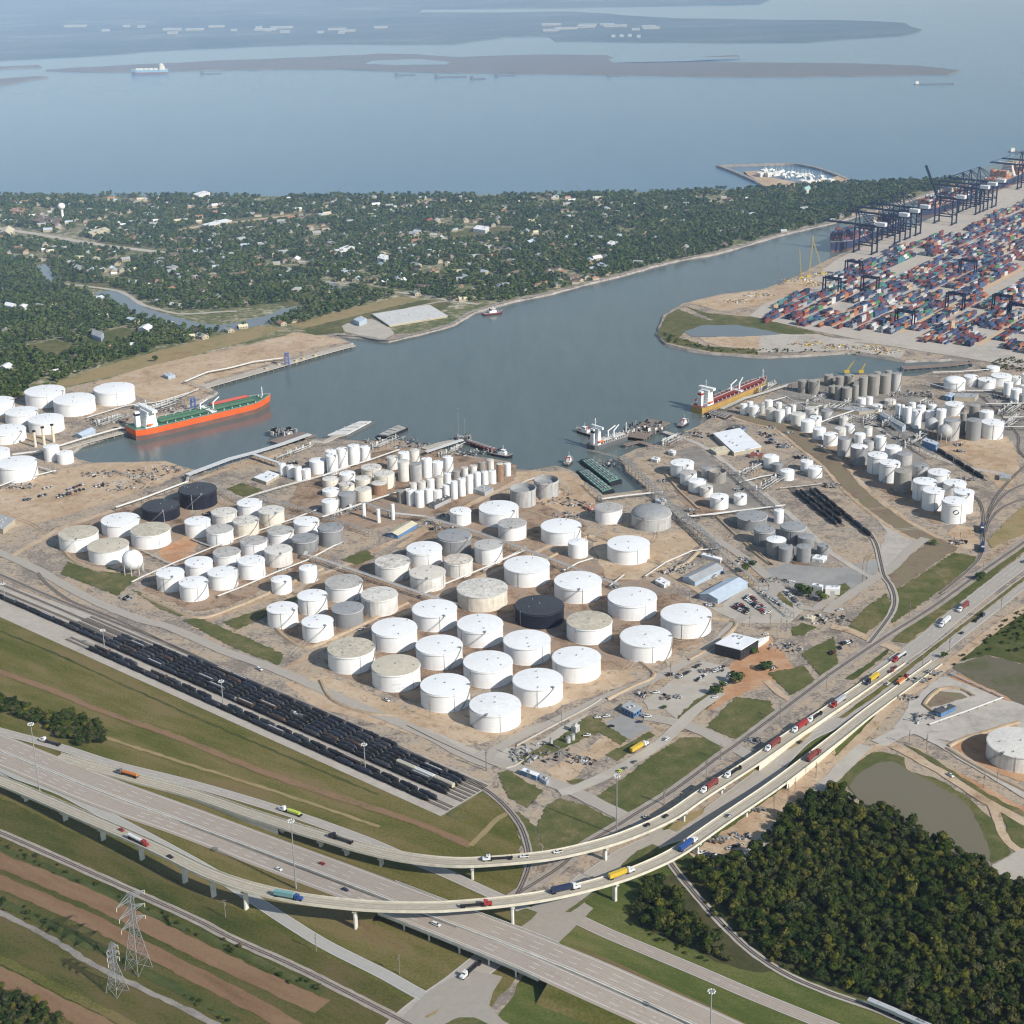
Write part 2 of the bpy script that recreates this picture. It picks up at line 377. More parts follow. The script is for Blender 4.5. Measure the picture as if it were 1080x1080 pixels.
def land(name, pp, extra, material, z=0.0, step=14.0, jit=1.5, bank=M['rock'], slope=3.0):
    from mathutils.geometry import tessellate_polygon
    W = [P(x, y, z) for x, y in pp]; out = []
    for i in range(len(W) - (1 if extra else 0)):
        a = W[i]; b = W[(i + 1) % len(W)]; n = max(1, min(60, int((b - a).length / step)))
        for k in range(n):
            q = a.lerp(b, k / n)
            if k: q = q + Vector((rnd.uniform(-jit, jit), rnd.uniform(-jit, jit), 0))
            out.append(q)
    if extra: out.append(W[-1])
    nc = len(out); allp = out + [Vector((*e, z)) for e in extra]
    mb = MB(); fs = []
    for t in tessellate_polygon([allp]):
        a, b, c = (allp[i] for i in t); fs.append(tuple(t) if (b - a).cross(c - a).z > 0 else tuple(reversed(t)))
    mb.faces(allp, fs, 0)
    A = sum((allp[i].x * allp[(i + 1) % len(allp)].y - allp[(i + 1) % len(allp)].x * allp[i].y) for i in range(len(allp)))
    sg = 1 if A > 0 else -1
    lo = []
    for i in range(nc):
        d = out[min(i + 1, nc - 1)] - out[max(i - 1, 0)]; d.z = 0; d.normalize()
        w = slope * rnd.uniform(.6, 1.5)
        lo.append(out[i] + Vector((d.y * sg * w, -d.x * sg * w, -3.6 - z)))
    for i in range(nc - 1):
        q = [out[i], lo[i], lo[i + 1], out[i + 1]]; mb.face(q if sg < 0 else q[::-1], None, 1)
    return struct(mb.build(name, [material, bank]))
land('ground', COAST, [(-16000, 4200), (-16000, -3500), (16000, -3500), (16000, 4800)], M['yard soil'])
# spoil islands and the far shore across the bay
land('spoil_island', [(48, 73.5), (120, 75.5), (200, 74), (290, 72.5), (360, 72), (430, 74.5), (480, 76), (600, 77), (700, 79), (800, 80), (900, 79.5), (1000, 78), (1012, 74),
     (965, 69), (900, 66.5), (820, 66), (740, 65), (650, 66.5), (640, 58), (560, 57.5), (480, 60), (440, 57), (400, 56.5), (330, 60), (250, 63), (180, 66.5), (110, 70)], [], M['marsh'], 0.4, 60, 12, M['marsh'])
flat('lagoon', [P(*q, .9) for q in [(392, 64), (440, 62), (475, 65.5), (470, 68), (420, 68.5), (385, 67.5)]], .9, M['bay water'])
flat('lagoon', [P(*q, .9) for q in [(640, 62), (700, 59), (790, 61), (720, 64.5), (646, 66)]], .9, M['bay water'])
land('spoil_island', [(-60, 92), (0, 90), (30, 84), (50, 81), (40, 80), (0, 83), (-60, 84)], [], M['marsh'], 0.4, 60, 10, M['marsh'])
land('spoil_island', [(-60, 75), (0, 72.5), (44, 70.5), (40, 68.5), (0, 70), (-60, 71)], [], M['marsh'], 0.4, 60, 10, M['marsh'])
land('spoil_island', [(735, 61.5), (780, 59), (775, 57.8), (735, 60)], [], M['marsh'], 0.4, 60, 4, M['marsh'])
land('far_shore', [(-900, 80), (-300, 68), (0, 63), (60, 60), (100, 58), (160, 53), (200, 51), (300, 47), (360, 45.5), (480, 46), (500, 42.5), (540, 38), (580, 38), (586, 43), (680, 44), (760, 44.5),
     (850, 44), (900, 40), (950, 37), (972, 31), (955, 24), (880, 21), (720, 19.5), (600, 12), (540, 13), (440, 13), (446, 9), (560, 8), (800, 4)], [(9000, 30000), (-30000, 30000), (-14000, 6000)], M['far land'], 0.4, 90, 14, M['far land'])
flat('lagoon', [P(*q, .9) for q in [(300, 37), (420, 33), (540, 30.5), (600, 30), (560, 33), (440, 36)]], .9, M['far land'])

# ------------------------------------------------------------------ ground cover of the mainland (photo positions unprojected to the ground plane)
patch('meadow', [(-120, 610), (0, 643), (100, 691), (200, 736), (300, 784), (380, 819), (468, 860), (478, 858), (515, 836), (535, 850), (546, 872), (551, 905), (550, 930), (575, 945), (600, 970), (560, 1010),
                 (520, 1060), (480, 1100), (470, 1300), (-300, 1300), (-300, 700)], M['meadow'], .10, 8, 1.5)
patch('bare_ground', G('U', [(250, 860), (420, 760), (640, 600), (860, 440), (1080, 270), (1080, 400), (900, 570), (640, 800), (520, 930), (440, 930), (400, 900), (300, 900)]), M['bare dirt'], .24, 4, 1)
patch('meadow', [(598, 950), (640, 915), (690, 880), (760, 840), (850, 775), (905, 740), (960, 720), (900, 800), (880, 850), (960, 960), (1140, 960), (1300, 1300), (540, 1300), (520, 1080), (560, 1020)], M['verge grass'], .11, 8, 1.5)
TOWN = [(-300, 204), (0, 206), (300, 207), (600, 205), (800, 199), (893, 193), (985, 190), (1008, 189), (1020, 192), (993, 200), (953, 212), (880, 233), (820, 247), (747, 268), (690, 279), (622, 297), (540, 316),
        (502, 327), (477, 341), (440, 351), (380, 354), (345, 352), (290, 356), (200, 376), (107, 401), (0, 424), (-300, 480)]
patch('meadow', [(-120, 815), (0, 840), (100, 888), (200, 935), (300, 985), (400, 1035), (440, 1062), (440, 1300), (-300, 1300)], M['rough meadow'], .17, 5, 2)
patch('town_ground', TOWN, M['town ground'], .06, 14, 3)
patch('levee', [(-60, 436), (60, 402), (100, 389), (170, 369), (270, 344), (300, 346), (275, 356), (190, 378), (110, 399), (0, 422), (-60, 440)], M['dry grass'], .16, 6, 1.5)
patch('field', [(303, 342), (420, 313), (446, 315), (420, 322), (318, 347)], M['dry grass'], .16, 6, 1.5)
patch('lawn', [(318, 347), (420, 322), (450, 316), (478, 320), (465, 328), (400, 336), (362, 344), (362, 351), (330, 354)], M['lawn'], .14, 6, 1.5)
patch('bare_ground', [(100, 404), (150, 388), (200, 376), (270, 363), (312, 350), (352, 356), (368, 361), (330, 366), (290, 382), (214, 403), (225, 412), (170, 425), (128, 412)], M['bare dirt'], .14, 6, 1.5)
patch('bare_ground', [(66, 494), (98, 488.5), (174, 487), (200, 496), (165, 512), (120, 528), (60, 547), (0, 560), (-40, 565), (-40, 530)], M['bare dirt'], .14, 6, 2)
patch('bare_ground', [(545, 497), (600, 497), (632, 522), (620, 540), (590, 552), (555, 540), (530, 510)], M['bare dirt'], .13, 6, 2)
patch('bare_ground', [(625, 575), (640, 562), (700, 565), (722, 560), (738, 572), (705, 598), (672, 612), (640, 610)], M['bare dirt'], .13, 6, 2)
patch('bare_ground', [(505, 745), (560, 715), (632, 708), (662, 706), (672, 717), (600, 742), (545, 770), (505, 785), (440, 768), (405, 750), (470, 745)], M['bare dirt'], .13, 6, 2)
patch('bare_ground', [(330, 745), (300, 720), (340, 712), (400, 735), (450, 760), (500, 785), (470, 786), (420, 770)], M['bare dirt'], .12, 6, 2)
patch('bare_ground', [(770, 700), (790, 684), (808, 668), (828, 690), (838, 705), (815, 720), (775, 735), (745, 752), (742, 732), (760, 712)], M['red dirt'], .14, 5, 2)
patch('bare_ground', [(150, 545), (210, 560), (205, 590), (180, 600), (160, 575)], M['red dirt'], .12, 6, 2)
patch('concrete_pad', [(620, 790), (640, 772), (660, 783), (615, 810), (600, 826), (585, 822), (575, 812)], M['bare dirt'], .15, 5, 1)
patch('gravel_pad', [(880, 600), (925, 590), (932, 596), (880, 640), (800, 602), (830, 594)], M['grey paving'], .15, 5, 1)
patch('gravel_pad', [(884, 505), (910, 510), (978, 570), (935, 600), (925, 590), (935, 560)], M['gravel'], .14, 5, 1)
patch('asphalt_lot', G('I', [(660, 740), (780, 665), (960, 745), (830, 810)]), M['grey paving'], .2, 5, .4)
patch('concrete_lot', G('K', [(-10, 590), (140, 480), (330, 360), (480, 400), (510, 440), (480, 500), (380, 520), (180, 690), (120, 640), (20, 640)]), M['concrete yard'], .2, 5, .8)
patch('concrete_lot', G('J', [(300, 710), (420, 760), (560, 650), (700, 640), (920, 760), (820, 850), (560, 850), (400, 780)]), M['concrete yard'], .15, 5, .8)
patch('concrete_pad', [(430, 765), (450, 768), (505, 792), (560, 786), (600, 762), (622, 750), (615, 762), (560, 798), (534, 812), (500, 800), (462, 784)], M['concrete yard'], .22, 5, .8)
ground('field soil', [(.055, .040, .030), (.11, .078, .057), (.20, .145, .104), (.32, .235, .168), (.24, .20, .165)], s=(.02, .08, .5), lo=.37, hi=.64)
for pp in [[(345, 708), (372, 672), (410, 640), (455, 612), (500, 590), (560, 575), (620, 592), (700, 618), (752, 650), (738, 678), (676, 702), (640, 708), (612, 700), (560, 712), (500, 728), (440, 742), (400, 728)], [(285, 660), (300, 635), (345, 605), (385, 590), (425, 615), (435, 632), (390, 652), (345, 678), (318, 680)], [(150, 622), (172, 600), (235, 568), (300, 545), (335, 575), (350, 590), (300, 612), (240, 640), (205, 645)],
           [(60, 575), (75, 555), (130, 535), (200, 528), (205, 560), (160, 585), (105, 598), (75, 590)], [(410, 600), (440, 565), (500, 545), (560, 560), (545, 585), (490, 612), (440, 630)], [(470, 545), (500, 520), (550, 520), (620, 555), (600, 580), (560, 575), (500, 560)], [(300, 540), (320, 500), (420, 470), (545, 490), (540, 515), (440, 550), (370, 560)], [(700, 500), (735, 490), (800, 530), (800, 545), (730, 545)], [(800, 560), (840, 545), (880, 590), (840, 600)], [(800, 440), (860, 440), (960, 480), (1010, 530), (990, 555), (900, 500)], [(940, 450), (1000, 440), (1062, 470), (1000, 475)]]:
    patch('field_soil', pp, M['field soil'], .10, 4, 2.0)
# drainage ditch and its verge
DITCH = [(780, 438), (800, 444), (828, 452), (852, 470), (880, 492), (903, 517), (940, 547), (972, 566), (1004, 580)]
mb = MB(); L = line(DITCH, .16); strip(mb, L, -9, 9, jit=1.0); struct(mb.build('ditch_floor', M['ditch mud']))
mb = MB(); strip(mb, L, 9.5, 14.5, .06, jit=.6); strip(mb, L, -13.5, -9.5, .06, jit=.6); struct(mb.build('ditch_track', M['bare dirt']))
patch('ditch_floor', G('R', [(330, 640), (310, 560), (400, 480), (560, 370), (660, 400), (700, 430), (660, 450), (520, 550), (350, 660)]), M['ditch mud'], .2, 5, 1.5)
lawns = [(G('R', [(350, 660), (520, 555), (680, 445), (810, 470), (800, 520), (740, 570), (330, 850)]), 'lawn'),
         (G('R', [(870, 380), (1000, 250), (1080, 180), (1200, 90), (1200, 260), (1080, 340), (900, 420)]), 'dry grass'),
         (G('R', [(80, 860), (200, 740), (300, 680), (330, 760), (250, 860), (140, 930)]), 'lawn'),
         ([(525, 815), (536, 812), (573, 834), (556, 852), (536, 841)], 'lawn'), ([(577, 848), (592, 842), (620, 850), (655, 868), (628, 884), (600, 895), (574, 897), (566, 872)], 'lawn'),
         ([(535, 852), (552, 860), (566, 872), (572, 898), (556, 902)], 'lawn'), ([(479, 858), (505, 838), (520, 845), (500, 862)], 'meadow'),
         ([(626, 843), (655, 822), (690, 796), (717, 778), (745, 777.5), (767, 786), (720, 822), (680, 849), (660, 861)], 'lawn'),
         ([(745, 767), (776, 735), (813, 739), (818, 756), (776, 779)], 'lawn'), ([(810, 710), (847, 702), (861, 719), (834, 733)], 'lawn'),
         ([(845, 689), (880, 671), (884, 706), (866, 714)], 'lawn'), (G('R', [(0, 640), (60, 620), (95, 650), (0, 720)]), 'lawn'),
         ([(545, 800), (590, 778), (618, 756), (628, 753), (640, 765), (662, 779), (655, 786), (632, 772), (585, 793), (550, 806)], 'lawn'),
         (G('K', [(180, 690), (260, 610), (400, 510), (440, 540), (380, 620), (270, 690), (230, 720)]), 'lawn'),
         ([(64, 605), (72, 592), (104, 604), (115, 598), (146, 609), (124, 628)], 'lawn'), ([(138, 621), (160, 630), (197, 648), (190, 650), (170, 643)], 'lawn'),
         ([(193, 654), (208, 651), (260, 672), (300, 690), (294, 701), (240, 680)], 'lawn'), ([(235, 656), (282, 640), (320, 625), (330, 628), (285, 648), (250, 664)], 'lawn'),
         ([(360, 590), (386, 579), (395, 588), (376, 596)], 'lawn'), ([(239, 515.5), (255.6, 509), (278, 517), (257, 524)], 'lawn'),
         (G('J', [(700, 650), (740, 640), (840, 740), (860, 770), (800, 740)]), 'lawn'), (G('J', [(840, 880), (900, 845), (980, 870), (900, 920), (840, 920)]), 'lawn'),
         (G('T', [(470, 340), (560, 330), (580, 345), (500, 360)]), 'lawn'), (G('T', [(690, 190), (830, 130), (940, 60), (980, 80), (760, 230)]), 'lawn'),
         (G('Z', [(700, 640), (750, 590), (890, 510), (960, 530), (950, 580), (870, 640), (780, 680)]), 'lawn'),
         ([(693, 352), (703, 332), (715, 326), (745, 337), (780, 342), (825, 349), (830, 353), (790, 352), (722, 350), (716, 356), (745, 365), (800, 369), (800, 374), (752, 371), (702, 361)], 'lawn'),
         ([(720, 322), (745, 330), (800, 335), (860, 350), (900, 362), (820, 352), (760, 341)], 'lawn')]
for pts, k in lawns: patch('lawn', pts, M[k], .26, 2.2, 1.1)
patch('bare_ground', [(738, 356), (800, 353), (840, 362), (800, 369), (765, 366), (745, 361)], M['bare dirt'], .3, 6, 2)
patch('bare_ground', [(724, 319), (760, 311), (810, 305), (850, 290), (870, 300), (800, 322), (760, 328)], M['bare dirt'], .3, 6, 2)
patch('pond', [(721, 350), (740, 343), (777, 342.5), (812, 349), (825, 352.5), (785, 355), (730, 355)], M['creek water'], .36, 5, 1)
patch('bare_ground', G('Q', [(600, 550), (760, 500), (980, 490), (1040, 560), (1050, 680), (1000, 800), (930, 780), (840, 680)]), M['bare dirt'], .2, 6, 2)
patch('bare_ground', G('R', [(640, 340), (700, 290), (790, 300), (820, 380), (800, 430), (720, 420)]), M['bare dirt'], .19, 6, 2)
# marsh, dirt roads and pond at the right
patch('marsh', [(1002, 703), (1040, 690), (1075, 700), (1140, 690), (1140, 780), (1075, 742), (1040, 728)], M['marsh'], .2, 6, 1.5)
patch('rough_ground', [(1000, 702), (1020, 685), (1080, 640), (1150, 590), (1150, 705), (1075, 699), (1040, 690)], M['rough brush'], .2, 6, 1.5)
patch('bare_ground', G('S', [(450, 520), (600, 400), (700, 400), (960, 510), (1080, 560), (1200, 640), (1200, 900), (960, 800), (640, 760), (330, 690), (400, 600)]), M['gravel'], .17, 6, 1.5)
patch('bare_ground', G('S', [(520, 540), (600, 480), (720, 490), (760, 515), (640, 550), (540, 575)]), M['ditch mud'], .26, 4, 1)
patch('bare_ground', G('S', [(700, 380), (980, 510), (1010, 540), (900, 500), (660, 400)]), M['red dirt'], .27, 4, 1)
patch('bare_ground', G('L', [(660, 130), (760, 80), (1040, 0), (1050, 50), (1300, 40), (1300, 420), (1080, 350), (900, 290), (720, 190)]), M['red dirt'], .23, 5, 1)
patch('bare_ground', G('L', [(560, 230), (700, 290), (1080, 490), (1200, 540), (1200, 600), (1000, 490), (640, 280)]), M['red dirt'], .23, 5, 1)
patch('meadow', G('L', [(390, 130), (470, 160), (560, 210), (880, 420), (1080, 520), (1080, 545), (860, 440), (640, 290)]), M['lawn'], .25, 5, 1)
patch('meadow', G('L', [(50, 330), (100, 270), (180, 200), (260, 175), (400, 210), (420, 290), (560, 320), (760, 430), (900, 560), (1010, 750), (900, 810), (840, 760), (90, 400)]), M['lawn'], .25, 5, 1)
patch('meadow', G('L', [(955, 520), (1080, 570), (1200, 640), (1200, 720), (1060, 730), (980, 640)]), M['lawn'], .27, 5, 1)
patch('pond', G('L', [(85, 372), (130, 310), (160, 285), (250, 238), (330, 230), (400, 268), (520, 330), (640, 400), (720, 450), (780, 510), (830, 610), (870, 690), (890, 760), (880, 800), (760, 790), (560, 720), (380, 640), (220, 520), (130, 440)]), M['pond water'], .38, 5, .8)
patch('concrete_pad', G('L', [(895, 825), (1060, 735), (1250, 700), (1250, 1000), (1080, 960), (940, 880)]), M['concrete yard'], .4, 5, .5)
for pp, w, k in [(G('L', [(-200, 470), (-60, 390), (60, 270), (190, 170), (320, 140), (430, 195), (640, 310), (850, 450), (980, 520), (1120, 600)]), 7, 'bare dirt'), (G('L', [(900, 480), (930, 560), (960, 650), (1020, 720), (1080, 760)]), 6, 'bare dirt'),
                 (G('L', [(300, 110), (430, 60), (600, 130), (760, 230), (900, 310), (1080, 420), (1250, 500)]), 7, 'gravel'), (G('L', [(250, 130), (400, 60), (640, 30), (900, -20)]), 12, 'gravel'),
                                  (G('S', [(0, 900), (160, 740), (330, 560), (560, 400), (760, 240), (960, 90), (1150, -40)]), 8, 'bare dirt'),
                 (G('U', [(380, 960), (500, 930), (620, 830), (760, 710), (900, 590), (1080, 420), (1180, 320), (1260, 250)]), 10, 'concrete yard')]:
    mb = MB(); strip(mb, line(pp, .42), -w / 2, w / 2, jit=.5); struct(mb.build('dirt_road', M[k]))
# stripes along the corridor at lower left
for pp, w, k in [([(-40, 690), (0, 708), (60, 730), (100, 747), (180, 775), (280, 815), (380, 848), (440, 868), (497, 892)], 6, 'worn track'), ([(497, 892), (520, 868), (536, 857)], 4, 'dry grass'),
                 ([(-60, 882), (0, 908), (93, 946), (200, 997), (291, 1040), (340, 1062)], 13, 'worn track'), ([(-60, 900), (0, 930), (93, 970), (200, 1025), (272, 1062), (310, 1085)], 11, 'worn track'),
                 ([(-60, 940), (0, 963), (50, 988), (93, 1014), (140, 1038), (200, 1066), (240, 1088)], 4, 'plant gravel'), ([(-60, 1003), (0, 1030), (60, 1060), (100, 1080), (160, 1115)], 13, 'worn track'),
                 ([(-60, 923), (0, 952), (40, 968), (90, 994), (140, 1018), (200, 1050), (250, 1080)], 7, 'rough brush'), ([(-60, 865), (0, 893), (60, 918), (130, 950), (200, 980), (290, 1022), (340, 1048)], 5, 'rough brush'),
                 ([(-60, 985), (0, 1012), (60, 1042), (120, 1072), (160, 1092)], 6, 'meadow'), ([(0, 665), (60, 690), (130, 722), (220, 762), (320, 805), (400, 838)], 1.6, 'rough brush'),
                 ([(0, 742), (80, 768), (180, 800), (300, 838), (400, 872)], 3, 'dry grass')]:
    mb = MB(); strip(mb, line(pp, .34, 5), -w / 2, w / 2, jit=.7); struct(mb.build('track', M[k]))
q = random.Random(77)
for i in range(46):                                        # wheel tracks worn into the bare ground
    cx, cy = q.uniform(30, 980), q.uniform(440, 800)
    if inside(cx, cy, [(20, 590), (60, 500), (330, 470), (560, 505), (700, 480), (860, 420), (1050, 420), (980, 560), (800, 660), (640, 760), (520, 790), (300, 700)]):
        a = q.uniform(0, 6.28); w = P(cx, cy); pts = [w]
        for k in range(5): a += q.uniform(-.5, .5); w = w + Vector((math.cos(a), math.sin(a), 0)) * q.uniform(18, 32); pts.append(w.copy())
        Lw = [p + Vector((0, 0, .22)) for p in smooth_line(pts, 5)]; mb = MB(); wd = q.uniform(.5, .9); strip(mb, Lw, -1.3 - wd, -1.3, jit=.2); strip(mb, Lw, 1.3, 1.3 + wd, jit=.2); struct(mb.build('wheel_track', M[q.choice(['bare dirt', 'field soil', 'field soil', 'gravel'])]))
for pp in [[(808, 418), (850, 405), (900, 400), (960, 410), (1000, 430), (1000, 445), (960, 470), (1005, 515), (985, 530), (905, 475), (860, 445), (820, 435)], [(715, 475), (735, 470), (800, 520), (850, 560), (880, 590), (860, 600), (790, 560), (735, 520)], [(1000, 400), (1080, 400), (1080, 480), (1062, 470), (1030, 440)]]:
    patch('plant_gravel', pp, M['plant gravel'], .13, 4, 2)
# creek and levee road in the town
for pp, w in [([(38, 280), (45, 286), (55, 297)], 32), ([(110, 307), (125, 316), (140, 326), (165, 334), (190, 341), (215, 345.5), (250, 344), (285, 336), (300, 331), (318, 322)], 34), ([(343, 297), (352, 303), (357, 306)], 18)]:
    mb = MB(); strip(mb, line(pp, .3), -w / 2, w / 2, jit=2); struct(mb.build('creek', M['creek water']))
for pp, w, k in [([(62, 299), (100, 303), (128, 308), (150, 321), (170, 327), (192, 331), (230, 329), (250, 328)], 7, 'concrete yard'), ([(-20, 238), (40, 247), (80, 254), (120, 260), (178, 267)], 14, 'concrete yard'),
                 ([(187, 243), (215, 238), (250, 234), (300, 228), (320, 226)], 12, 'bare dirt'), ([(333, 295), (350, 298), (372, 299)], 6, 'concrete yard'),
                 ([(418, 308), (450, 312), (475, 317), (505, 321)], 7, 'concrete yard'), ([(430, 325), (460, 319), (475, 317)], 5, 'concrete yard'), ([(660, 217), (680, 212), (700, 214), (740, 222)], 6, 'concrete yard'), ([(560, 262), (600, 255), (640, 250)], 8, 'concrete yard')]:
    mb = MB(); strip(mb, line(pp, .34), -w / 2, w / 2, jit=.8); struct(mb.build('road', M[k]))
for pp in [[(470, 247), (500, 240), (545, 240), (535, 247), (490, 252)], [(640, 268), (680, 262), (690, 268), (650, 275)], [(20, 365), (60, 358), (85, 366), (60, 376), (25, 378)], [(80, 358), (130, 345), (150, 352), (110, 366)], [(90, 300), (130, 296), (140, 303), (115, 306)],
           [(100, 254), (140, 258), (150, 264), (120, 264)], [(210, 237), (255, 232), (300, 227), (305, 232), (240, 242)], [(-20, 352), (10, 345), (30, 352), (10, 360)], [(290, 300), (330, 305), (330, 320), (300, 325)], [(665, 213), (720, 220), (715, 226), (665, 220)], [(600, 276), (640, 268), (655, 275), (610, 284)]]:
    patch('lawn', pp, M['lawn'], .28, 8, 3)
mb = MB(); L = line([(345, 353), (380, 355), (410, 359), (440, 352), (477, 342), (502, 328), (540, 317.5), (577, 310), (622, 298), (655, 290), (690, 280), (725, 272), (780, 260), (820, 248), (880, 234), (953, 213), (993, 200)], .5, 12)
strip(mb, L, 0, 6, jit=1.2); struct(mb.build('shore_track', M['rock']))
# container terminal paving
patch('terminal_paving', [(790, 333), (808, 318), (850, 300), (880, 275), (922, 254), (1022, 214), (1080, 191), (1180, 148), (1400, 160), (1400, 400), (1080, 388), (1020, 376), (960, 366), (900, 357), (850, 347)], M['terminal paving'], .2, 14, 1)
patch('bare_ground', [(800, 353), (860, 352), (905, 362), (955, 370), (950, 378), (897, 369), (840, 371), (800, 372)], M['gravel'], .24, 6, 2)
# ------------------------------------------------------------------ highways
def prof(pp, knots):
    """heights along photo positions from (x, z) knots"""
    xs = [k[0] for k in knots]; zs = [k[1] for k in knots]
    return [float(np.interp(p[0], xs, zs)) for p in pp]
def skirt(mb, L, a, side, m=None, skip=None, slope=1.8):
    N, D = offs(L)
    for i in range(len(L) - 1):
        if skip and skip(L[i]): continue
        q = []
        for k in (i, i + 1):
            t = L[k] + N[k] * a; h = max(t.z - .1, 0); b = t + N[k] * (side * h * slope); b.z = 0.05; q.append((t, b))
        f = [q[0][0], q[0][1], q[1][1], q[1][0]]
        mb.face(f if side > 0 else f[::-1], None, m)
HZ = [(-60, .5), (250, .5), (330, 3), (420, 6.5), (600, 6.8), (680, 4), (800, 1), (900, .5)]
UC = [(-60, 760), (0, 782.6), (100, 822.8), (200, 859.4), (290, 893), (380, 926.5), (460, 957), (540, 987), (620, 1019), (677, 1044), (740, 1072), (800, 1100), (880, 1138)]
LC = [(-60, 780), (0, 800), (100, 841.5), (200, 877), (290, 911.5), (380, 945), (460, 976), (540, 1008.5), (577, 1025), (644, 1055), (720, 1089), (800, 1124), (880, 1160)]
UL, LL = line(UC, prof(UC, HZ)), line(LC, prof(LC, HZ))
onbridge = lambda p: 405 < pix(p)[0] < 585
def road_obj(name, L, a, b, mk, lines=(), ym=None, dz=0.0):
    mb = MB(); strip(mb, L, a, b, dz); struct(mb.build(name, M[mk]))
    if lines:
        mb = MB()
        for o, w, dash in lines: strip(mb, L, o - w / 2, o + w / 2, dz + .06, dash)
        struct(mb.build('lane_marking', M['white line']))
    if ym is not None:
        mb = MB(); strip(mb, L, ym - .12, ym + .12, dz + .06); struct(mb.build('lane_marking', M['yellow line']))
DASH = (4.5, 9)
road_obj('highway', UL, -8.4, 8.6, 'highway concrete', [(7.0, .3, None), (-6.9, .3, None), (2.3, .26, DASH), (-2.3, .26, DASH)])
road_obj('highway', LL, -8.2, 7.4, 'highway concrete', [(5.9, .3, None), (-5.6, .35, None), (2.0, .26, DASH), (-1.8, .26, DASH)])
mb = MB()
strip(mb, UL, -10.6, -8.4, -.02); struct(mb.build('median_strip', M['median dark']))
mb = MB(); wall_strip(mb, UL, -9.4, 0, 1.05, .6)
tag(mb.build('median_barrier', M['barrier white']), 'long concrete median barrier between the two sides of the main highway', 'barrier')
mb = MB()
skirt(mb, UL, 8.6, 1, 0, onbridge); skirt(mb, LL, -8.2, -1, 0, onbridge)
struct(mb.build('embankment', M['meadow']))
# the highway bridge over the cross street
BU = [p for p in UL if onbridge(p)]; BL = [p for p in LL if onbridge(p)]
root = thing('highway_bridge', 'wide low concrete bridge carrying the main highway over the cross street', 'bridge', BL[len(BL) // 2].xyz * 1)
off = root.location.copy(); root.location.z = off.z = 0
def loc_line(L): return [p - off for p in L]
mb = MB()
for L, a, b in ((BU, -10.5, 8.7), (BL, -8.3, 9.0)):
    L = loc_line(L); N, D = offs(L)
    for i in range(len(L) - 1):
        q = [L[i] + N[i] * a, L[i] + N[i] * b, L[i + 1] + N[i + 1] * b, L[i + 1] + N[i + 1] * a]
        hi = [p + Vector((0, 0, -.08)) for p in q]; lo = [p + Vector((0, 0, -1.5)) for p in q]
        mb.faces(hi + lo, [(0, 4, 7, 3), (1, 2, 6, 5), (4, 5, 6, 7), (0, 3, 2, 1)])
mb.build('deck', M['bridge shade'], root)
for L, a in ((BU, 8.5), (BL, -8.1)):
    mb = MB(); wall_strip(mb, loc_line(L), a, -.1, .95, .35); mb.build('parapet', M['barrier white'], root)
for k in range(1, 6):
    for L, a, b in ((BU, -7, 7), (BL, -6.8, 6)):
        i = int(len(L) * k / 6); N, D = offs(L); p = L[i] - off; mb = MB()
        for t in np.linspace(a, b, 4):
            c = p + N[i] * float(t); mb.tube((c.x, c.y, 0), (c.x, c.y, p.z - 1.5), .55, 8)
        mb.bar(p + N[i] * (a - 1) + Vector((0, 0, -1.9)), p + N[i] * (b + 1) + Vector((0, 0, -1.9)), 1.2, .8)
        mb.build('bent', M['bridge concrete'], root)
# frontage road, exit ramps and streets
def street(name, pp, w, mk, z=.32, lines=(), jit=0.0, ym=None):
    L = line(pp, z); mb = MB(); strip(mb, L, -w / 2, w / 2, jit=jit); struct(mb.build(name, M[mk]))
    if lines:
        mb = MB()
        for o, ww, dash in lines: strip(mb, L, o - ww / 2, o + ww / 2, .06, dash)
        struct(mb.build('lane_marking', M['white line']))
    return L
EDGE = lambda w: [(w / 2 - .5, .22, None), (-w / 2 + .5, .22, None)]
street('frontage_road', [(-60, 753), (0, 771), (60, 787), (120, 806), (200, 826), (298, 855), (380, 884), (425, 903), (470, 921), (525, 946), (560, 962), (585, 968)], 8.4, 'frontage concrete', .34, EDGE(8.4) + [(0, .2, DASH)])
street('exit_ramp', [(-60, 792), (0, 812), (60, 833), (90, 848), (130, 869), (175, 893), (225, 921), (270, 950), (298, 968.5), (339, 994), (376, 1013), (406, 1028), (440, 1047), (470, 1062)], 8.5, 'shoulder concrete', .38, EDGE(8.5))
street('frontage_road', [(600, 965), (640, 984), (690, 1005), (740, 1026), (791, 1048), (865, 1078), (930, 1104), (1010, 1140)], 9.6, 'highway concrete', .34, EDGE(9.6) + [(0, .2, DASH)])
XS = [(400, 1110), (425, 1082), (448, 1062), (480, 1040), (505, 1020), (535, 996), (560, 976), (590, 955), (625, 926), (660, 902), (700, 884), (728, 874), (778, 838), (820, 806), (847, 779), (885, 760), (925, 734), (978, 694), (1047, 640), (1085, 611), (1180, 545)]
street('cross_street', XS[:9], 19, 'street concrete', .30, [(8.6, .25, None), (-8.6, .25, None), (3.2, .2, DASH), (-3.2, .2, DASH)])
street('cross_street', XS[8:14], 15.5, 'street concrete', .28, [(7, .25, None), (-7, .25, None), (2.4, .2, DASH), (-2.4, .2, DASH)])
street('boulevard', XS[13:], 13.5, 'frontage concrete', .30, [(6.1, .3, None), (-6.1, .4, None), (1.8, .22, DASH), (-1.8, .22, DASH)])
street('boulevard', [(925, 712), (945, 697), (975, 676), (1016, 642), (1080, 593), (1180, 522)], 14.5, 'frontage concrete', .30, [(6.6, .3, None), (-6.6, .3, None), (2.2, .22, DASH), (-2, .22, DASH)])
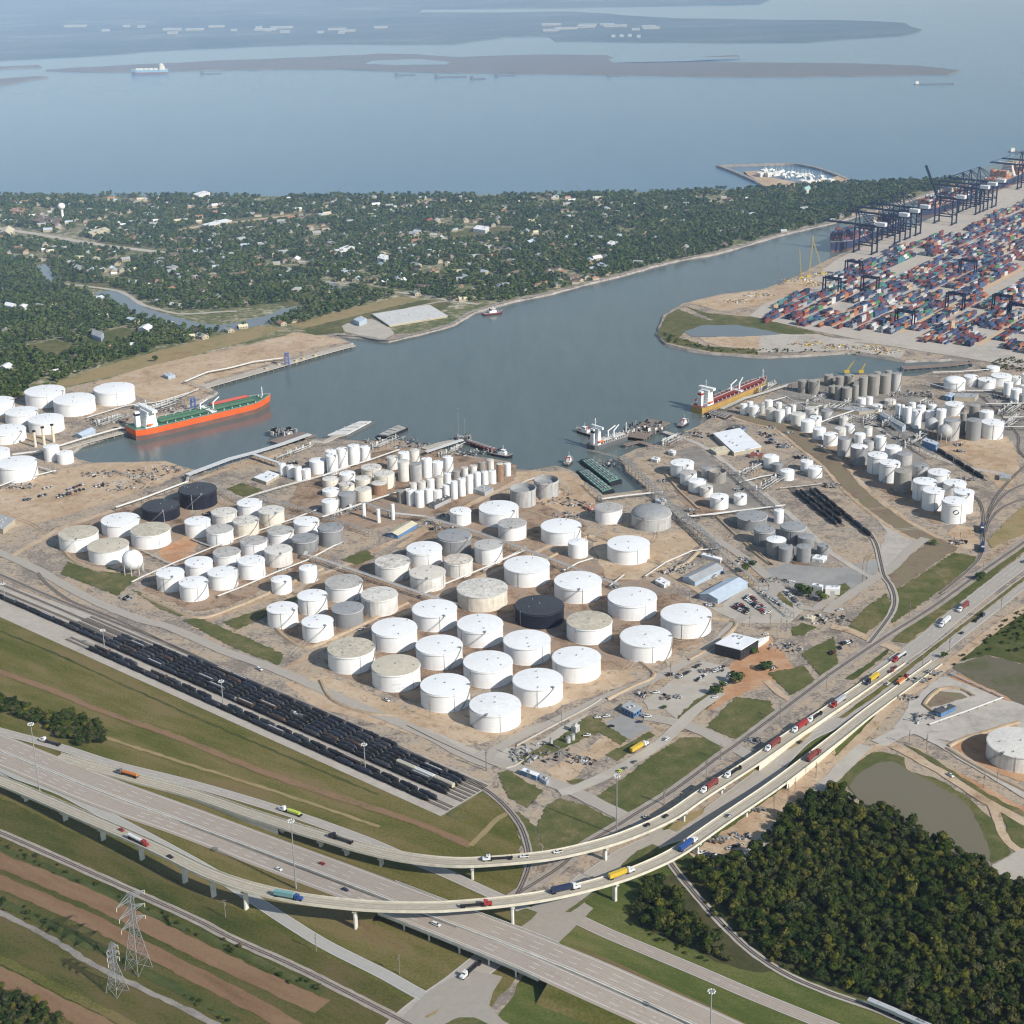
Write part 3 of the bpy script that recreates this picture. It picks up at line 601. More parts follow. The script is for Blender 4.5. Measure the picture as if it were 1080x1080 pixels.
patch('intersection', [(545, 975), (562, 955), (585, 945), (606, 944), (626, 958), (612, 972), (600, 984), (582, 1000), (560, 1002)], M['street concrete'], .4, 5, .5)
patch('intersection', [(432, 1066), (452, 1046), (480, 1030), (500, 1024), (530, 1030), (520, 1046), (516, 1060), (530, 1076), (560, 1092), (430, 1110), (410, 1090)], M['street concrete'], .4, 5, .5)
patch('traffic_island', [(465, 1082), (484, 1073), (500, 1073), (515, 1080), (510, 1092), (470, 1092)], M['lawn'], .46, 3, .4)
patch('traffic_island', [(448, 1072), (455, 1068), (463, 1064), (460, 1069), (450, 1074)], M['dry grass'], .46, 3, .3)
patch('traffic_island', [(540, 963), (555, 958), (567, 962), (560, 970), (550, 977), (543, 975)], M['lawn'], .46, 3, .4)
patch('traffic_island', [(655, 913), (672, 897), (688, 890), (695, 893), (694, 899), (676, 908), (660, 918)], M['lawn'], .46, 3, .4)
patch('traffic_island', [(596, 962), (622, 943), (631, 935), (636, 938), (616, 952), (602, 962)], M['lawn'], .47, 3, .3)
patch('traffic_island', G('U', [(130, 720), (250, 640), (350, 600), (330, 640), (240, 700), (180, 740)]), M['dry grass'], .40, 3, .6)
patch('traffic_island', G('U', [(500, 420), (640, 350), (690, 345), (660, 380), (560, 440), (510, 450)]), M['dry grass'], .40, 3, .6)
patch('traffic_island', G('U', [(770, 265), (880, 190), (960, 170), (900, 230), (830, 270), (780, 275)]), M['dry grass'], .40, 3, .6)
patch('median_grass', [(884, 757), (925, 727), (985, 681), (1040, 639), (1080, 608), (1140, 562), (1140, 566), (1080, 612), (1040, 643), (985, 686), (925, 733), (890, 757)], M['meadow'], .42, 5, .4)
patch('median_grass', G('U', [(800, 395), (900, 300), (1010, 230), (1080, 165), (1080, 185), (1000, 260), (900, 350), (820, 410)]), M['lawn'], .42, 5, .4)
patch('verge', G('S', [(60, 410), (180, 330), (310, 235), (300, 270), (200, 350), (110, 415)]), M['rough brush'], .3, 5, 1)
patch('verge', [(940, 676), (952, 664), (998, 632), (1040, 604), (1080, 575), (1120, 548), (1120, 560), (1080, 582), (1040, 614), (998, 646), (958, 678)], M['lawn'], .26, 5, 1)
street('access_road', G('S', [(-20, 110), (60, 125), (150, 160), (240, 200), (330, 230), (380, 260)]), 9, 'bare dirt', .4, jit=.6)
# terminal streets
street('perimeter_road', [(-60, 560), (0, 583), (40, 601), (75, 621), (111, 639), (150, 654), (180, 662), (235, 686), (291, 706), (339, 727), (396, 752), (451, 775), (490, 796), (520, 808)], 9.5, 'street concrete', .34, jit=.4)
street('perimeter_road', [(505, 803), (520, 793), (547, 777), (594, 757), (640, 735), (677, 721), (717, 702), (750, 682), (777, 656), (800, 640), (817, 620), (800, 600), (770, 578), (727, 550), (700, 530), (685, 520)], 9, 'street concrete', .34, jit=.4)
street('access_street', [(500, 795), (530, 805), (560, 815), (580, 825), (600, 832), (640, 852), (677, 870), (695, 880)], 11, 'street concrete', .36, jit=.4)
street('access_street', [(590, 836), (612, 830), (654, 810), (690, 788), (712, 770), (730, 752), (760, 730)], 9, 'concrete yard', .38, jit=.4)
street('access_street', G('K', [(0, 680), (130, 700), (300, 750), (460, 830), (560, 880), (640, 930)]), 11, 'street concrete', .37, jit=.4)
street('access_street', G('K', [(690, 470), (760, 540), (850, 600)]), 6, 'bare dirt', .35, jit=.4)
street('access_street', G('R', [(-40, 790), (0, 745), (100, 680), (220, 600), (320, 540), (420, 440), (520, 365)]), 9, 'street concrete', .35, jit=.4)
street('access_street', G('J', [(720, 600), (820, 690), (900, 760), (960, 770), (1080, 690)]), 8, 'street concrete', .35, jit=.4)
street('access_street', [(205, 663), (230, 650), (280, 632), (320, 612), (360, 598), (395, 580), (450, 556)], 6, 'bare dirt', .3, jit=.6)
street('access_street', [(300, 706), (340, 684), (385, 665), (420, 650), (470, 625), (560, 585), (610, 560)], 5.5, 'bare dirt', .3, jit=.6)
street('access_street', [(10, 588), (60, 560), (100, 545), (170, 520), (230, 498), (300, 478)], 7, 'bare dirt', .28, jit=.6)
street('access_street', [(420, 578), (460, 552), (500, 530), (545, 508)], 7, 'bare dirt', .3, jit=.6)
street('access_street', [(640, 560), (700, 600), (740, 625), (760, 640)], 6, 'bare dirt', .3, jit=.6)
street('access_street', [(700, 455), (740, 470), (780, 500), (830, 540), (880, 585), (925, 612)], 6, 'gravel', .3, jit=.6)
street('access_street', [(805, 430), (860, 425), (905, 440), (960, 470), (1010, 490), (1060, 500)], 7, 'gravel', .3, jit=.6)
street('quay_road', [(806, 352), (870, 357), (930, 362), (980, 370), (1020, 376), (1090, 388)], 13, 'concrete yard', .34, jit=.4)

# ------------------------------------------------------------------ flyovers
def flyover(label, C, Z, w, piers, gz0=2.0):
    L = smooth_line([P(x, y, z) for (x, y), z in zip(C, Z)], 5)
    root = thing('flyover_bridge', label, 'bridge', (L[len(L) // 2].x, L[len(L) // 2].y, 0))
    off = root.location.copy(); Q = [p - off for p in L]; h = w / 2; N, D = offs(Q)
    mb = MB(); strip(mb, Q, -h, h); mb.build('roadway', M['deck concrete'], root)
    mb = MB()
    for o in (h - .9, -h + .9): strip(mb, Q, o - .12, o + .12, .06)
    strip(mb, Q, -.1, .1, .06, DASH); mb.build('lane_marking', M['white line'], root)
    mb = MB()
    for i in range(len(Q) - 1):
        def sec(k):
            z = Q[k].z; t = min(2.6, max(z - .3, .05))
            a = Q[k]; n = N[k]; pr = [(-h, -.05), (-h, -.55 * t / 2.6), (-h * .62, -.75 * t / 2.6), (-h * .5, -t), (h * .5, -t), (h * .62, -.75 * t / 2.6), (h, -.55 * t / 2.6), (h, -.05)]
            return [a + n * x + Vector((0, 0, y)) for x, y in pr]
        A, B = sec(i), sec(i + 1)
        for k in range(7): mb.face([A[k], A[k + 1], B[k + 1], B[k]])
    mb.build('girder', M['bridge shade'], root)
    for sd, mk in ((1, 'barrier cream'), (-1, 'barrier cream')):
        mb = MB(); wall_strip(mb, Q, sd * (h + .12), -.75, 1.0, .3); mb.build('parapet', M[mk], root)
    low = [p for p in Q if p.z < gz0 + 3]
    mb = MB()                                             # earth filled ramp where the deck comes down
    for sd in (1, -1):
        for i in range(len(Q) - 1):
            if max(Q[i].z, Q[i + 1].z) < 6.0:
                q = [Q[i] + N[i] * (sd * (h - .05)), Q[i + 1] + N[i + 1] * (sd * (h - .05))]
                mb.face([Vector((q[0].x, q[0].y, -.2)), Vector((q[1].x, q[1].y, -.2)), q[1] + Vector((0, 0, -.3)), q[0] + Vector((0, 0, -.3))])
    if mb.f: mb.build('retaining_wall', M['barrier cream'], root)
    for bx, by in piers:
        b = P(bx, by) - off; k = min(range(len(Q)), key=lambda i: (Q[i].xy - b.xy).length); c = Q[k]; n = N[k]; top = c.z - 2.6
        mb = MB(); t = math.atan2(n.y, n.x)
        mb.prism([(c.x + math.cos(t) * x - math.sin(t) * y, c.y + math.sin(t) * x + math.cos(t) * y) for x, y in ((-1.5, -.8), (1.5, -.8), (1.8, 0), (1.5, .8), (-1.5, .8), (-1.8, 0))], -.3, top - 1.6)
        vs = []
        for z, x in ((top - 2.2, 1.7), (top - .9, h * .72), (top, h * .78)):
            for sx, sy in ((-x, -1.0), (x, -1.0), (x, 1.0), (-x, 1.0)): vs.append((c.x + math.cos(t) * sx - math.sin(t) * sy, c.y + math.sin(t) * sx + math.cos(t) * sy, z))
        fs = [(3, 2, 1, 0), (8, 9, 10, 11)]
        for r in (0, 4): fs += [(r + i, r + (i + 1) % 4, r + 4 + (i + 1) % 4, r + 4 + i) for i in range(4)]
        mb.faces(vs, fs); mb.build('pier', M['bridge concrete'], root)
    return L
F1C = [(-60, 800), (0, 823.5), (42, 841), (90, 862), (148, 887), (182, 903), (217, 920), (258, 934.5), (305, 945.5), (345, 951.5), (395, 956), (451, 957), (492, 954.8), (540, 950.2), (588, 942.5), (640, 929.5), (677, 916.5), (712, 900), (740, 881),
       (765, 863.5), (820, 826), (870, 788), (898, 766), (915, 752.5), (940, 734), (962, 718), (988, 699)]
F1Z = [float(np.interp(p[0], [-60, 0, 30, 67, 108, 150, 200, 258, 380, 540, 650, 712, 765, 820, 870, 900, 935], [5, 6.5, 7.2, 9, 11.5, 13.5, 15, 16, 15.8, 15.8, 15, 12.5, 9.5, 6, 3.2, 1.6, .5])) for p in F1C]
F1L = flyover('longest flyover, curving in front from the left edge over the highway', F1C, F1Z, 8.8,
              [(27.8, 845.5), (67.6, 864), (108, 886), (150, 907.6), (194.4, 932), (224, 946), (257.8, 959), (377.8, 974.6), (540.5, 974.8), (651.7, 948), (735, 903), (790, 862)])
F2C = [(60, 798), (85, 805), (140, 820.5), (200, 836.5), (263, 858), (310, 873), (345, 883.5), (380, 894), (425, 904), (470, 909.3), (510, 909), (580, 902.3), (638, 889), (677, 875), (710, 859), (740, 838.5), (770, 819.5), (800, 800), (830, 779), (865, 755.5), (900, 732), (930, 711), (950, 697)]
F2Z = [float(np.interp(p[0], [60, 140, 200, 260, 300, 340, 404, 470, 540, 640, 700, 740, 790, 840, 880, 950], [.5, .7, 1.5, 4, 6, 7.6, 9, 11, 12.2, 12, 10.5, 8.5, 6, 3.5, 1.6, .45])) for p in F2C]
F2L = flyover('second flyover, tan deck bending behind the longer one past the rail yard', F2C, F2Z, 9.0, [(299.4, 877), (336.5, 891), (367.5, 902), (404, 912.8), (503.5, 926.7), (637.8, 908), (720, 866), (765, 838)])

# ------------------------------------------------------------------ railways
SL = MB()
def rail(pp, label, w=3.6, z=.45, share=None, both=1, world=None, sleep=True, mk='ballast'):
    L = world or line(pp, z, 5)
    mid = L[len(L) // 2]; root = thing('railway_track', label, 'railway', (mid.x, mid.y, 0)); off = root.location.copy(); Q = [p - off for p in L]
    if w: mb = MB(); strip(mb, Q, -w / 2, w / 2, jit=.25); mb.build('ballast', M[mk], root)
    for o in (-.75, .75):
        mb = MB(); wall_strip(mb, Q, o, .1, .36, .2); mb.build('rail', M['rail steel'], root)
    if sleep:
        mb = MB(); strip(mb, Q, -1.25, 1.25, .07); mb.build('sleepers', M['sleeper'], root)
    return L
RA = rail([(-40, 590), (0, 606), (60, 632), (120, 656), (180, 680), (250, 712), (300, 733), (380, 768), (440, 797), (490, 820), (522, 840), (546, 866), (556, 890), (558, 912), (553, 928), (545, 944), (535, 958)], 'railway curving from the rail yard edge under both flyovers', 5)
rail([(535, 950), (547, 942), (591, 914), (614, 893), (654, 869), (671, 858), (710, 834), (760, 797), (784, 780), (865, 719), (880, 708), (935, 671), (984, 640), (1034, 604), (1080, 572), (1180, 500)], 'long straight railway beside the boulevard at right', 9)
rail([(-60, 853), (9, 882), (104, 924), (200, 967), (245, 990), (310, 1019), (380, 1054), (450, 1090)], 'single railway on pale ballast at lower left', 6.5)
RD = rail([(700, 900), (716, 922), (741, 952), (772.6, 985.5), (798.5, 1008), (834, 1030), (880, 1049), (921, 1063), (960, 1080), (1020, 1106)], 'railway cutting through the woods at lower right', 5.5, .5, mk='yard ballast')
rail([(40, 604), (50, 616), (75, 634), (110, 648), (150, 666), (200, 690), (250, 713)], 'siding branching beside the perimeter road at left', 3.4, .42)
rail([(-40, 600), (0, 616), (60, 641), (120, 667), (180, 691), (250, 722), (320, 752), (400, 786), (455, 812)], 'running track along the top of the rail yard', 3.4, .43)
rail([(-40, 607), (0, 623), (60, 648), (120, 673), (180, 696), (250, 728), (320, 758), (380, 784)], 'lead track beside the parked black tank cars', 3.4, .44)
rail(G('R', [(200, 330), (240, 400), (265, 500), (285, 580), (325, 640), (345, 720), (320, 800), (240, 910), (200, 960)]), 'pale siding curving past the gravel lot to the boulevard', 6, .45, mk='yard ballast')
rail(G('R', [(1240, 20), (1080, 60), (980, 110), (900, 200), (860, 300), (842, 440), (800, 510), (700, 600), (600, 680)]), 'curved track joining the boulevard railway at the blue locomotive', 4, .46)
rail(G('R', [(790, 120), (830, 160), (848, 220), (850, 300), (846, 360)]), 'short curved track beside the tank with the emblem', 3.4, .47)
rail(G('R', [(1200, -120), (1080, -40), (960, 80), (890, 190), (866, 290)]), 'middle track of the fan at the right edge', 3.4, .47)
rail(G('R', [(1240, 100), (1080, 140), (960, 190), (890, 260), (862, 330)]), 'lowest track of the fan at the right edge', 3.4, .48)
rail(G('Q', [(1100, 620), (1050, 560), (1045, 480), (960, 380), (860, 280), (800, 240)]), 'dark track beside the long pipe racks at the right edge', 3.4, .42)
# the classification yard
A0, A1 = P(100, 689.5), P(470, 855.5)
YD = (A1 - A0); YD.z = 0; YLEN = YD.length; YD.normalize(); YN = Vector((-YD.y, YD.x, 0)); YA = math.atan2(YD.y, YD.x)
def yard_pt(s, o, z=0.0): q = A0 + YD * s + YN * o; return Vector((q.x, q.y, z))
mb = MB(); mb.face([yard_pt(-220, -7, .3), yard_pt(YLEN + 2, -7, .3), yard_pt(YLEN + 2, 44, .3), yard_pt(-60, 44, .3), yard_pt(-220, 30, .3)]); struct(mb.build('yard_ballast', M['yard ballast']))
def s_at(px, o):
    best = min(range(-300, 620, 2), key=lambda s: abs(pix(yard_pt(s, o))[0] - px)); return best
YT = [1.6, 5.8, 15.6, 19.7, 23.8, 27.9, 32.0, 36.1, 40.2]
mb = MB(); mb.face([yard_pt(-60, 13.2, .36), yard_pt(YLEN - 30, 13.2, .36), yard_pt(YLEN - 8, 36, .36), yard_pt(YLEN - 60, 42, .36), yard_pt(60, 38, .36)]); struct(mb.build('yard_ballast', M['ballast']))
ORD = ['first', 'second', 'third', 'fourth', 'fifth', 'sixth', 'seventh', 'eighth', 'ninth', 'tenth', '11th', '12th', '13th', '14th', '15th', '16th', '17th', '18th', '19th', '20th', '21st', '22nd', '23rd', '24th', '25th', '26th', '27th', '28th', '29th', '30th']
def ordn(i): return ORD[i] if i < len(ORD) else f'{i + 1}th' if (i + 1) % 10 not in (1, 2, 3) or (i + 1) % 100 in (11, 12, 13) else f'{i + 1}' + {1: 'st', 2: 'nd', 3: 'rd'}[(i + 1) % 10]
for k, o in enumerate(YT):
    rail(None, f'{ordn(k)} straight track of the rail yard counted from the grass side', 0, world=[yard_pt(s, o, .42) for s in np.linspace(-40 if k in (0, 1) else -200 if k < 4 else -60, YLEN + 1, 60)], sleep=True)
# ------------------------------------------------------------------ storage tanks
tank_mat('white shell', (.84, .84, .83), (.60, .56, .49), .38); tank_mat('white roof', (.88, .88, .86), (.62, .58, .50), .35, vert=False)
tank_mat('worn shell', (.74, .73, .69), (.42, .36, .29), .8); tank_mat('worn roof', (.74, .71, .64), (.38, .32, .25), .9, vert=False)
tank_mat('cream shell', (.76, .71, .60), (.46, .38, .28), .6); tank_mat('beige roof', (.60, .54, .42), (.38, .34, .26), .9, .7, False)
tank_mat('grey roof', (.52, .50, .46), (.28, .26, .235), .9, .7, False); tank_mat('grey shell', (.27, .275, .28), (.18, .175, .17), .6)
tank_mat('mid grey roof', (.33, .335, .335), (.22, .22, .215), .8, .7, False); tank_mat('pale grey shell', (.47, .47, .46), (.30, .28, .26), .7)
tank_mat('navy shell', (.010, .012, .024), (.03, .03, .04), .5, .5); tank_mat('slate roof', (.045, .048, .055), (.085, .09, .10), .9, .6, False)
tank_mat('rust shell', (.27, .15, .085), (.46, .38, .30), .8, .8); tank_mat('rusty roof', (.68, .64, .56), (.34, .20, .10), .75, .8, False)
tank_mat('concrete shell', (.31, .295, .265), (.19, .175, .155), .8, .9); tank_mat('concrete roof', (.36, .34, .30), (.24, .22, .20), .8, .9, False)
plain('stair steel', (.26, .26, .26), .6, .1, .3); plain('pale steel', (.62, .62, .60), .5, .08, .3); plain('galvanised', (.34, .35, .35), .45, .12, .4, .4, .3)
plain('black paint', (.02, .02, .022), .5, .1, .5); plain('dark recess', (.03, .03, .03), .9, .1, .5)
KIND = {'w': ('white shell', 'white roof', 'white'), 'ww': ('worn shell', 'worn roof', 'weathered white'), 'b': ('white shell', 'beige roof', 'beige roofed white'), 'gw': ('white shell', 'grey roof', 'grey roofed white'),
        'c': ('cream shell', 'worn roof', 'cream'), 'g': ('grey shell', 'mid grey roof', 'grey'), 'pg': ('pale grey shell', 'mid grey roof', 'pale grey'), 'k': ('navy shell', 'slate roof', 'dark navy'),
        'r': ('rust shell', 'worn roof', 'rust brown'), 'rw': ('worn shell', 'rusty roof', 'rust stained white'), 's': ('concrete shell', 'concrete roof', 'grey brown'), 'gy': ('grey shell', 'white roof', 'white topped grey'),
        'cr': ('cream shell', 'worn roof', 'cream')}
TANKS = []; TANKPIX = []
def tank(t, xl, xr, yt, yb, k='w', zone=None, roof='cone', label=None, stair=True):
    (gx0, gy0), (gx1, gy1) = g(t, xl, yt), g(t, xr, yb); cx = (gx0 + gx1) / 2; w = gx1 - gx0
    s, sd = scl(cx, gy1); eh = w * sd; cyb = gy1 - eh / 2; c = P(cx, cyb); s, sd = scl(cx, cyb)
    r = w / s / 2; eh = w * sd; wall = max(gy1 - gy0 - eh, w * .12); H = wall / (s * math.sqrt(1 - sd * sd)); H = max(H, 3.5)
    for q in TANKS:                                  # never let two tanks stand in one another
        d = (q[0].xy - c.xy).length
        if d < q[1] + r + .4 and d > .01:
            e = (c.xy - q[0].xy).normalized() * (q[1] + r + .4 - d); c.x += e.x; c.y += e.y
    TANKS.append((c.copy(), r, H)); big = r > 9
    n = 64 if r > 14 else 40 if big else 24; ms, mr, word = KIND[k]
    tk = thing('storage_tank', label or '', 'storage tank', c, rnd.uniform(0, 6.28), None, False, (zone, word, 'large' if r > 13 else 'mid-sized' if big else 'slim' if H > 2.2 * r else 'small') if not label else None)
    mb = MB(); prof_ = [(r, -.1), (r, H)]
    if big: prof_ = [(r + .12, -.1), (r + .12, .35), (r, .36), (r, H)]
    mb.lathe(prof_, n); mb.build('shell', M[ms], tk, True)
    mb = MB(); rise = r * (.06 if big else .12)
    if roof == 'cone': mb.lathe([(r + .06, H - .12), (r + .06, H + .05), (r * .5, H + .05 + rise * .5), (0, H + .05 + rise)], n)
    elif roof == 'dome': mb.lathe([(r + .05, H - .1), (r + .05, H + .05)] + [(r * math.cos(a), H + .05 + r * .32 * math.sin(a)) for a in (.25, .5, .8, 1.1, 1.35)] + [(0, H + .05 + r * .32)], n)
    elif roof == 'open': mb.lathe([(r, H), (r - .25, H), (r - .25, H * .72), (r * .4, H * .70), (0, H * .72)], n)
    mb.build('roof', M[mr], tk, True)
    if big:
        mb = MB(); z = H * .93 if k == 'k' or rnd.random() < .6 else H * .985
        mb.lathe([(r + .01, z - .25), (r + .55, z - .2), (r + .55, z + .02), (r + .01, z + .02)], n); mb.build('wind_girder', M['slate roof' if k == 'k' else 'pale steel'], tk, True)
    if stair and r > 5 and rnd.random() < .62:
        mb = MB(); a0 = math.atan2(-c.y, -c.x) + rnd.uniform(-1.2, .9) - tk.rotation_euler.z; sw = min(1.1 * H / r, 1.6); m_ = 14
        for i in range(m_):
            a, b = a0 + sw * i / m_, a0 + sw * (i + 1) / m_; z0, z1 = H * i / m_, H * (i + 1) / m_
            q = [(r + .08, a, z0), (r + 1.0, a, z0), (r + 1.0, b, z1), (r + .08, b, z1)]; p = [Vector((x * math.cos(y), x * math.sin(y), z)) for x, y, z in q]
            mb.face(p); mb.bar(p[1] + Vector((0, 0, 1.0)), p[2] + Vector((0, 0, 1.0)), .14)
        mb.build('spiral_stair', M['pale steel' if k == 'k' else 'stair steel'], tk)
        mb = MB(); e = a0 + sw
        mb.box(((r - .6) * math.cos(e), (r - .6) * math.sin(e), H + .45), (2.4, 1.6, .9), e)
        mb.build('gauge_platform', M['stair steel'], tk)
    if roof != 'open':                               # vents and hatches on the roof
        mb = MB(); mb.tube((0, 0, H + rise * .9), (0, 0, H + rise + .9), .45 if big else .3, 8); mb.build('roof_vent', M['stair steel'], tk)
        for i in range(2 if big else 1):
            a = rnd.uniform(0, 6.28); q = r * rnd.uniform(.45, .85); mb = MB(); mb.tube((q * math.cos(a), q * math.sin(a), H), (q * math.cos(a), q * math.sin(a), H + rise * (1 - q / r) + 1.0), .4 if big else .25, 7); mb.build('roof_vent', M['stair steel'], tk)
    if big:
        mb = MB()
        for i in range(1):
            a = math.atan2(-c.y, -c.x) + rnd.uniform(-1.1, 1.1) - tk.rotation_euler.z; mb.tube(((r + .18) * math.cos(a), (r + .18) * math.sin(a), .3), ((r + .18) * math.cos(a), (r + .18) * math.sin(a), H + .4), .16, 6)
        mb.build('riser_pipe', M['pale steel' if k == 'k' else 'galvanised'], tk)
    return tk
def tanks(t, zone, rows):
    for r in rows: tank(t, *r[:4], r[4] if len(r) > 4 else 'w', zone, r[5] if len(r) > 5 else 'cone')
BAS = 'in the front field'
tanks('I', BAS, [(-78, 213, 540, 772), (168, 452, 402, 628), (392, 667, 278, 492), (115, 382, 183, 390), (778, 1070, 158, 375)]); tanks('K', BAS, [(90, 377, 33, 238)])
tanks('F', BAS, [(285, 560, 432, 650, 'b'), (35, 302, 335, 548, 'b'), (562, 843, 540, 768), (805, 1085, 410, 628), (535, 800, 320, 525), (770, 1030, 200, 398), (285, 542, 223, 425), (515, 768, 118, 308), (770, 1055, -5, 195, 'cr')])
tanks('G', BAS, [(473, 732, 670, 868, 'b'), (707, 985, 533, 730), (180, 458, 580, 778, 'k'), (403, 672, 443, 633), (118, 377, 355, 540)])
MID = 'behind the front field'
tanks('E', MID, [(555, 728, 400, 560), (752, 930, 475, 638), (728, 895, 330, 483), (925, 1100, 400, 558, 'g')])
tanks('F', MID, [(20, 232, -25, 140, 'gw'), (225, 432, 45, 220, 'ww')])
tanks('M', MID, [(500, 703, 733, 890, 'rw'), (302, 502, 672, 830, 'ww'), (695, 858, 668, 810, 'rw'), (868, 1027, 585, 735, 'gw'), (482, 683, 597, 752), (658, 850, 525, 690, 'g')])
tanks('G', MID, [(705, 945, 240, 412), (328, 556, 143, 302), (480, 595, 255, 375), (85, 245, 140, 275, 'gw'), (842, 1068, 68, 222, 'pg', 'dome'), (636, 790, 52, 180, 'gw')])
tanks('H', MID, [(785, 1010, 688, 845), (620, 740, 725, 838)])
tanks('N', MID, [(-10, 137, 590, 735, 'pg', 'open'), (125, 265, 545, 680, 'pg', 'open')])
LEF = 'in the left rows'
tanks('D', LEF, [(510, 738, 360, 517, 'b'), (343, 565, 290, 447, 'b'), (752, 975, 272, 430, 'b'), (583, 800, 218, 360), (897, 1055, 528, 675)])
tanks('C', LEF, [(5, 215, 355, 490, 'k'), (215, 428, 262, 420, 'k')])
tanks('E', LEF, [(55, 218, 255, 405)])
tanks('C', LEF, [(380, 547, 738, 880), (550, 703, 675, 820), (700, 858, 613, 750, 'ww'), (248, 405, 683, 810), (408, 562, 628, 745, 'gw'), (563, 715, 565, 685, 'gw'), (717, 865, 508, 620, 'gw'), (370, 522, 500, 625, 'gw'), (520, 668, 450, 575, 'c'),
     (668, 812, 393, 515, 'c'), (248, 393, 455, 580), (398, 542, 403, 510, 'ww'), (545, 685, 352, 465), (855, 1003, 550, 675, 'g'), (865, 1010, 455, 565), (1005, 1148, 490, 635, 'g'), (738, 855, 790, 905), (897, 1000, 728, 840)])
CEN = 'in the central cluster'
tanks('M', CEN, [(0, 95, 350, 452), (92, 190, 310, 420, 'g'), (185, 282, 282, 375, 'c'), (280, 370, 250, 340, 'r'), (297, 412, 190, 305, 'c'), (0, 98, 288, 348), (97, 185, 255, 320, 'c'), (188, 278, 222, 312, 'c'), (2, 95, 225, 300, 'c'), (97, 190, 195, 272), (222, 337, 155, 235, 'c')])
tanks('C', CEN, [(955, 1050, 120, 220), (780, 822, 150, 230), (825, 866, 160, 240), (868, 912, 168, 255), (914, 962, 180, 255)])
tanks('M', CEN, [(22, 85, 72, 200), (85, 148, 60, 185), (150, 216, 42, 165), (216, 275, 50, 145), (-45, 20, 90, 215), (432, 500, 130, 262, 'ww'), (500, 567, 145, 262, 'pg'), (567, 627, 118, 240), (628, 688, 135, 235), (688, 747, 108, 205), (370, 432, 108, 195, 'ww'), (432, 497, 82, 165), (498, 555, 68, 150, 'ww')])
tanks('M', CEN, [(530, 582, 305, 410), (480, 531, 300, 398), (583, 633, 292, 388), (424, 481, 300, 385, 's'), (635, 684, 300, 380), (686, 731, 270, 360), (733, 772, 250, 362), (774, 817, 235, 345), (819, 861, 215, 330), (863, 904, 200, 300), (906, 947, 195, 280), (949, 991, 190, 275), (993, 1034, 150, 265, 'r'), (1036, 1074, 150, 230)])
tanks('M', CEN, [(495, 540, 260, 330, 'ww'), (545, 590, 250, 320, 'ww'), (596, 640, 238, 312), (645, 690, 222, 300, 'ww'), (695, 735, 205, 290), (742, 785, 190, 280, 's'), (792, 832, 172, 262, 'ww'), (840, 882, 160, 245, 'ww'), (888, 930, 140, 230, 's'), (938, 978, 128, 220, 'ww')])
for bx, by, yt, lab in ((238, 465, 380, 'tallest white column vessel rising by the pipe bridge'), (321, 495, 412, 'shorter white column vessel in front of the pipe bridge'), (403, 478, 383, 'white column vessel with a dark cap behind the pipe bridge')):
    tank('M', bx - 11, bx + 11, yt, by, 'w', None, 'cone', lab)
UPL = 'across the slip'
tanks('A', UPL, [(-10, 217, 597, 752), (-100, 58, 545, 640), (255, 345, 528, 632), (328, 422, 565, 648), (-60, 150, 416, 535), (168, 367, 355, 478), (35, 220, 315, 425), (312, 545, 238, 375), (543, 770, 178, 315), (150, 375, 193, 327), (-90, 85, 258, 372)])
EAS = 'in the group by the tall pipe rack'
tanks('O', EAS, [(262, 368, 808, 908), (398, 472, 807, 882), (205, 280, 760, 838, 'ww'), (140, 240, 722, 812), (92, 188, 675, 770, 'gw'), (38, 170, 613, 725), (215, 275, 655, 720, 'pg'), (258, 355, 665, 760, 's', 'open'), (663, 742, 668, 742), (617, 676, 632, 695, 'g'), (567, 655, 585, 672), (820, 902, 650, 727), (778, 848, 615, 688)])
GRY = 'beside the gravel lot'
tanks('J', GRY, [(760, 840, 400, 505, 'g'), (862, 945, 395, 508, 'g'), (690, 803, 350, 475, 'gy'), (980, 1050, 390, 470, 'g'), (868, 965, 335, 425, 'g'), (775, 920, 270, 395, 'g'), (620, 737, 290, 415, 'g'), (525, 695, 205, 328, 'g'), (735, 790, 195, 283)])
DIT = 'along the ditch'
tank('R', 607, 745, 125, 285, 'w', None, 'cone', 'white tank with dark swirl emblem at the ditch end'); LOGO = THINGS[-1][0]
tanks('Q', DIT, [(497, 618, 772, 915), (443, 575, 718, 860), (335, 435, 665, 810, 's'), (253, 368, 615, 755), (185, 295, 572, 705), (90, 185, 528, 655, 'gy'), (672, 786, 780, 930), (618, 745, 728, 830), (530, 655, 668, 775), (440, 530, 635, 740, 'pg'), (352, 440, 570, 655, 'pg'), (285, 380, 532, 620), (230, 293, 478, 572), (160, 225, 500, 572, 'pg'),
     (15, 88, 485, 605, 'pg'), (112, 175, 462, 530), (0, 65, 430, 495, 'ww'), (60, 115, 412, 472), (165, 215, 425, 490, 'ww')])
tanks('O', DIT, [(908, 990, 460, 545), (847, 922, 430, 508), (780, 857, 385, 468), (830, 898, 365, 440), (722, 805, 345, 430, 'ww'), (637, 688, 330, 412), (580, 635, 320, 397, 'ww'), (485, 545, 305, 380), (435, 475, 297, 365), (690, 722, 318, 400), (722, 752, 305, 372), (640, 672, 290, 330), (575, 620, 275, 330), (474, 508, 285, 345), (540, 575, 300, 360, 'pg'), (805, 880, 315, 370, 'ww'), (895, 960, 330, 400, 'pg'), (1000, 1048, 370, 430, 'ww')])
SIL = 'in the silo block'
tanks('O', SIL, [(762, 820, 160, 242, 's'), (822, 887, 160, 250, 's')])
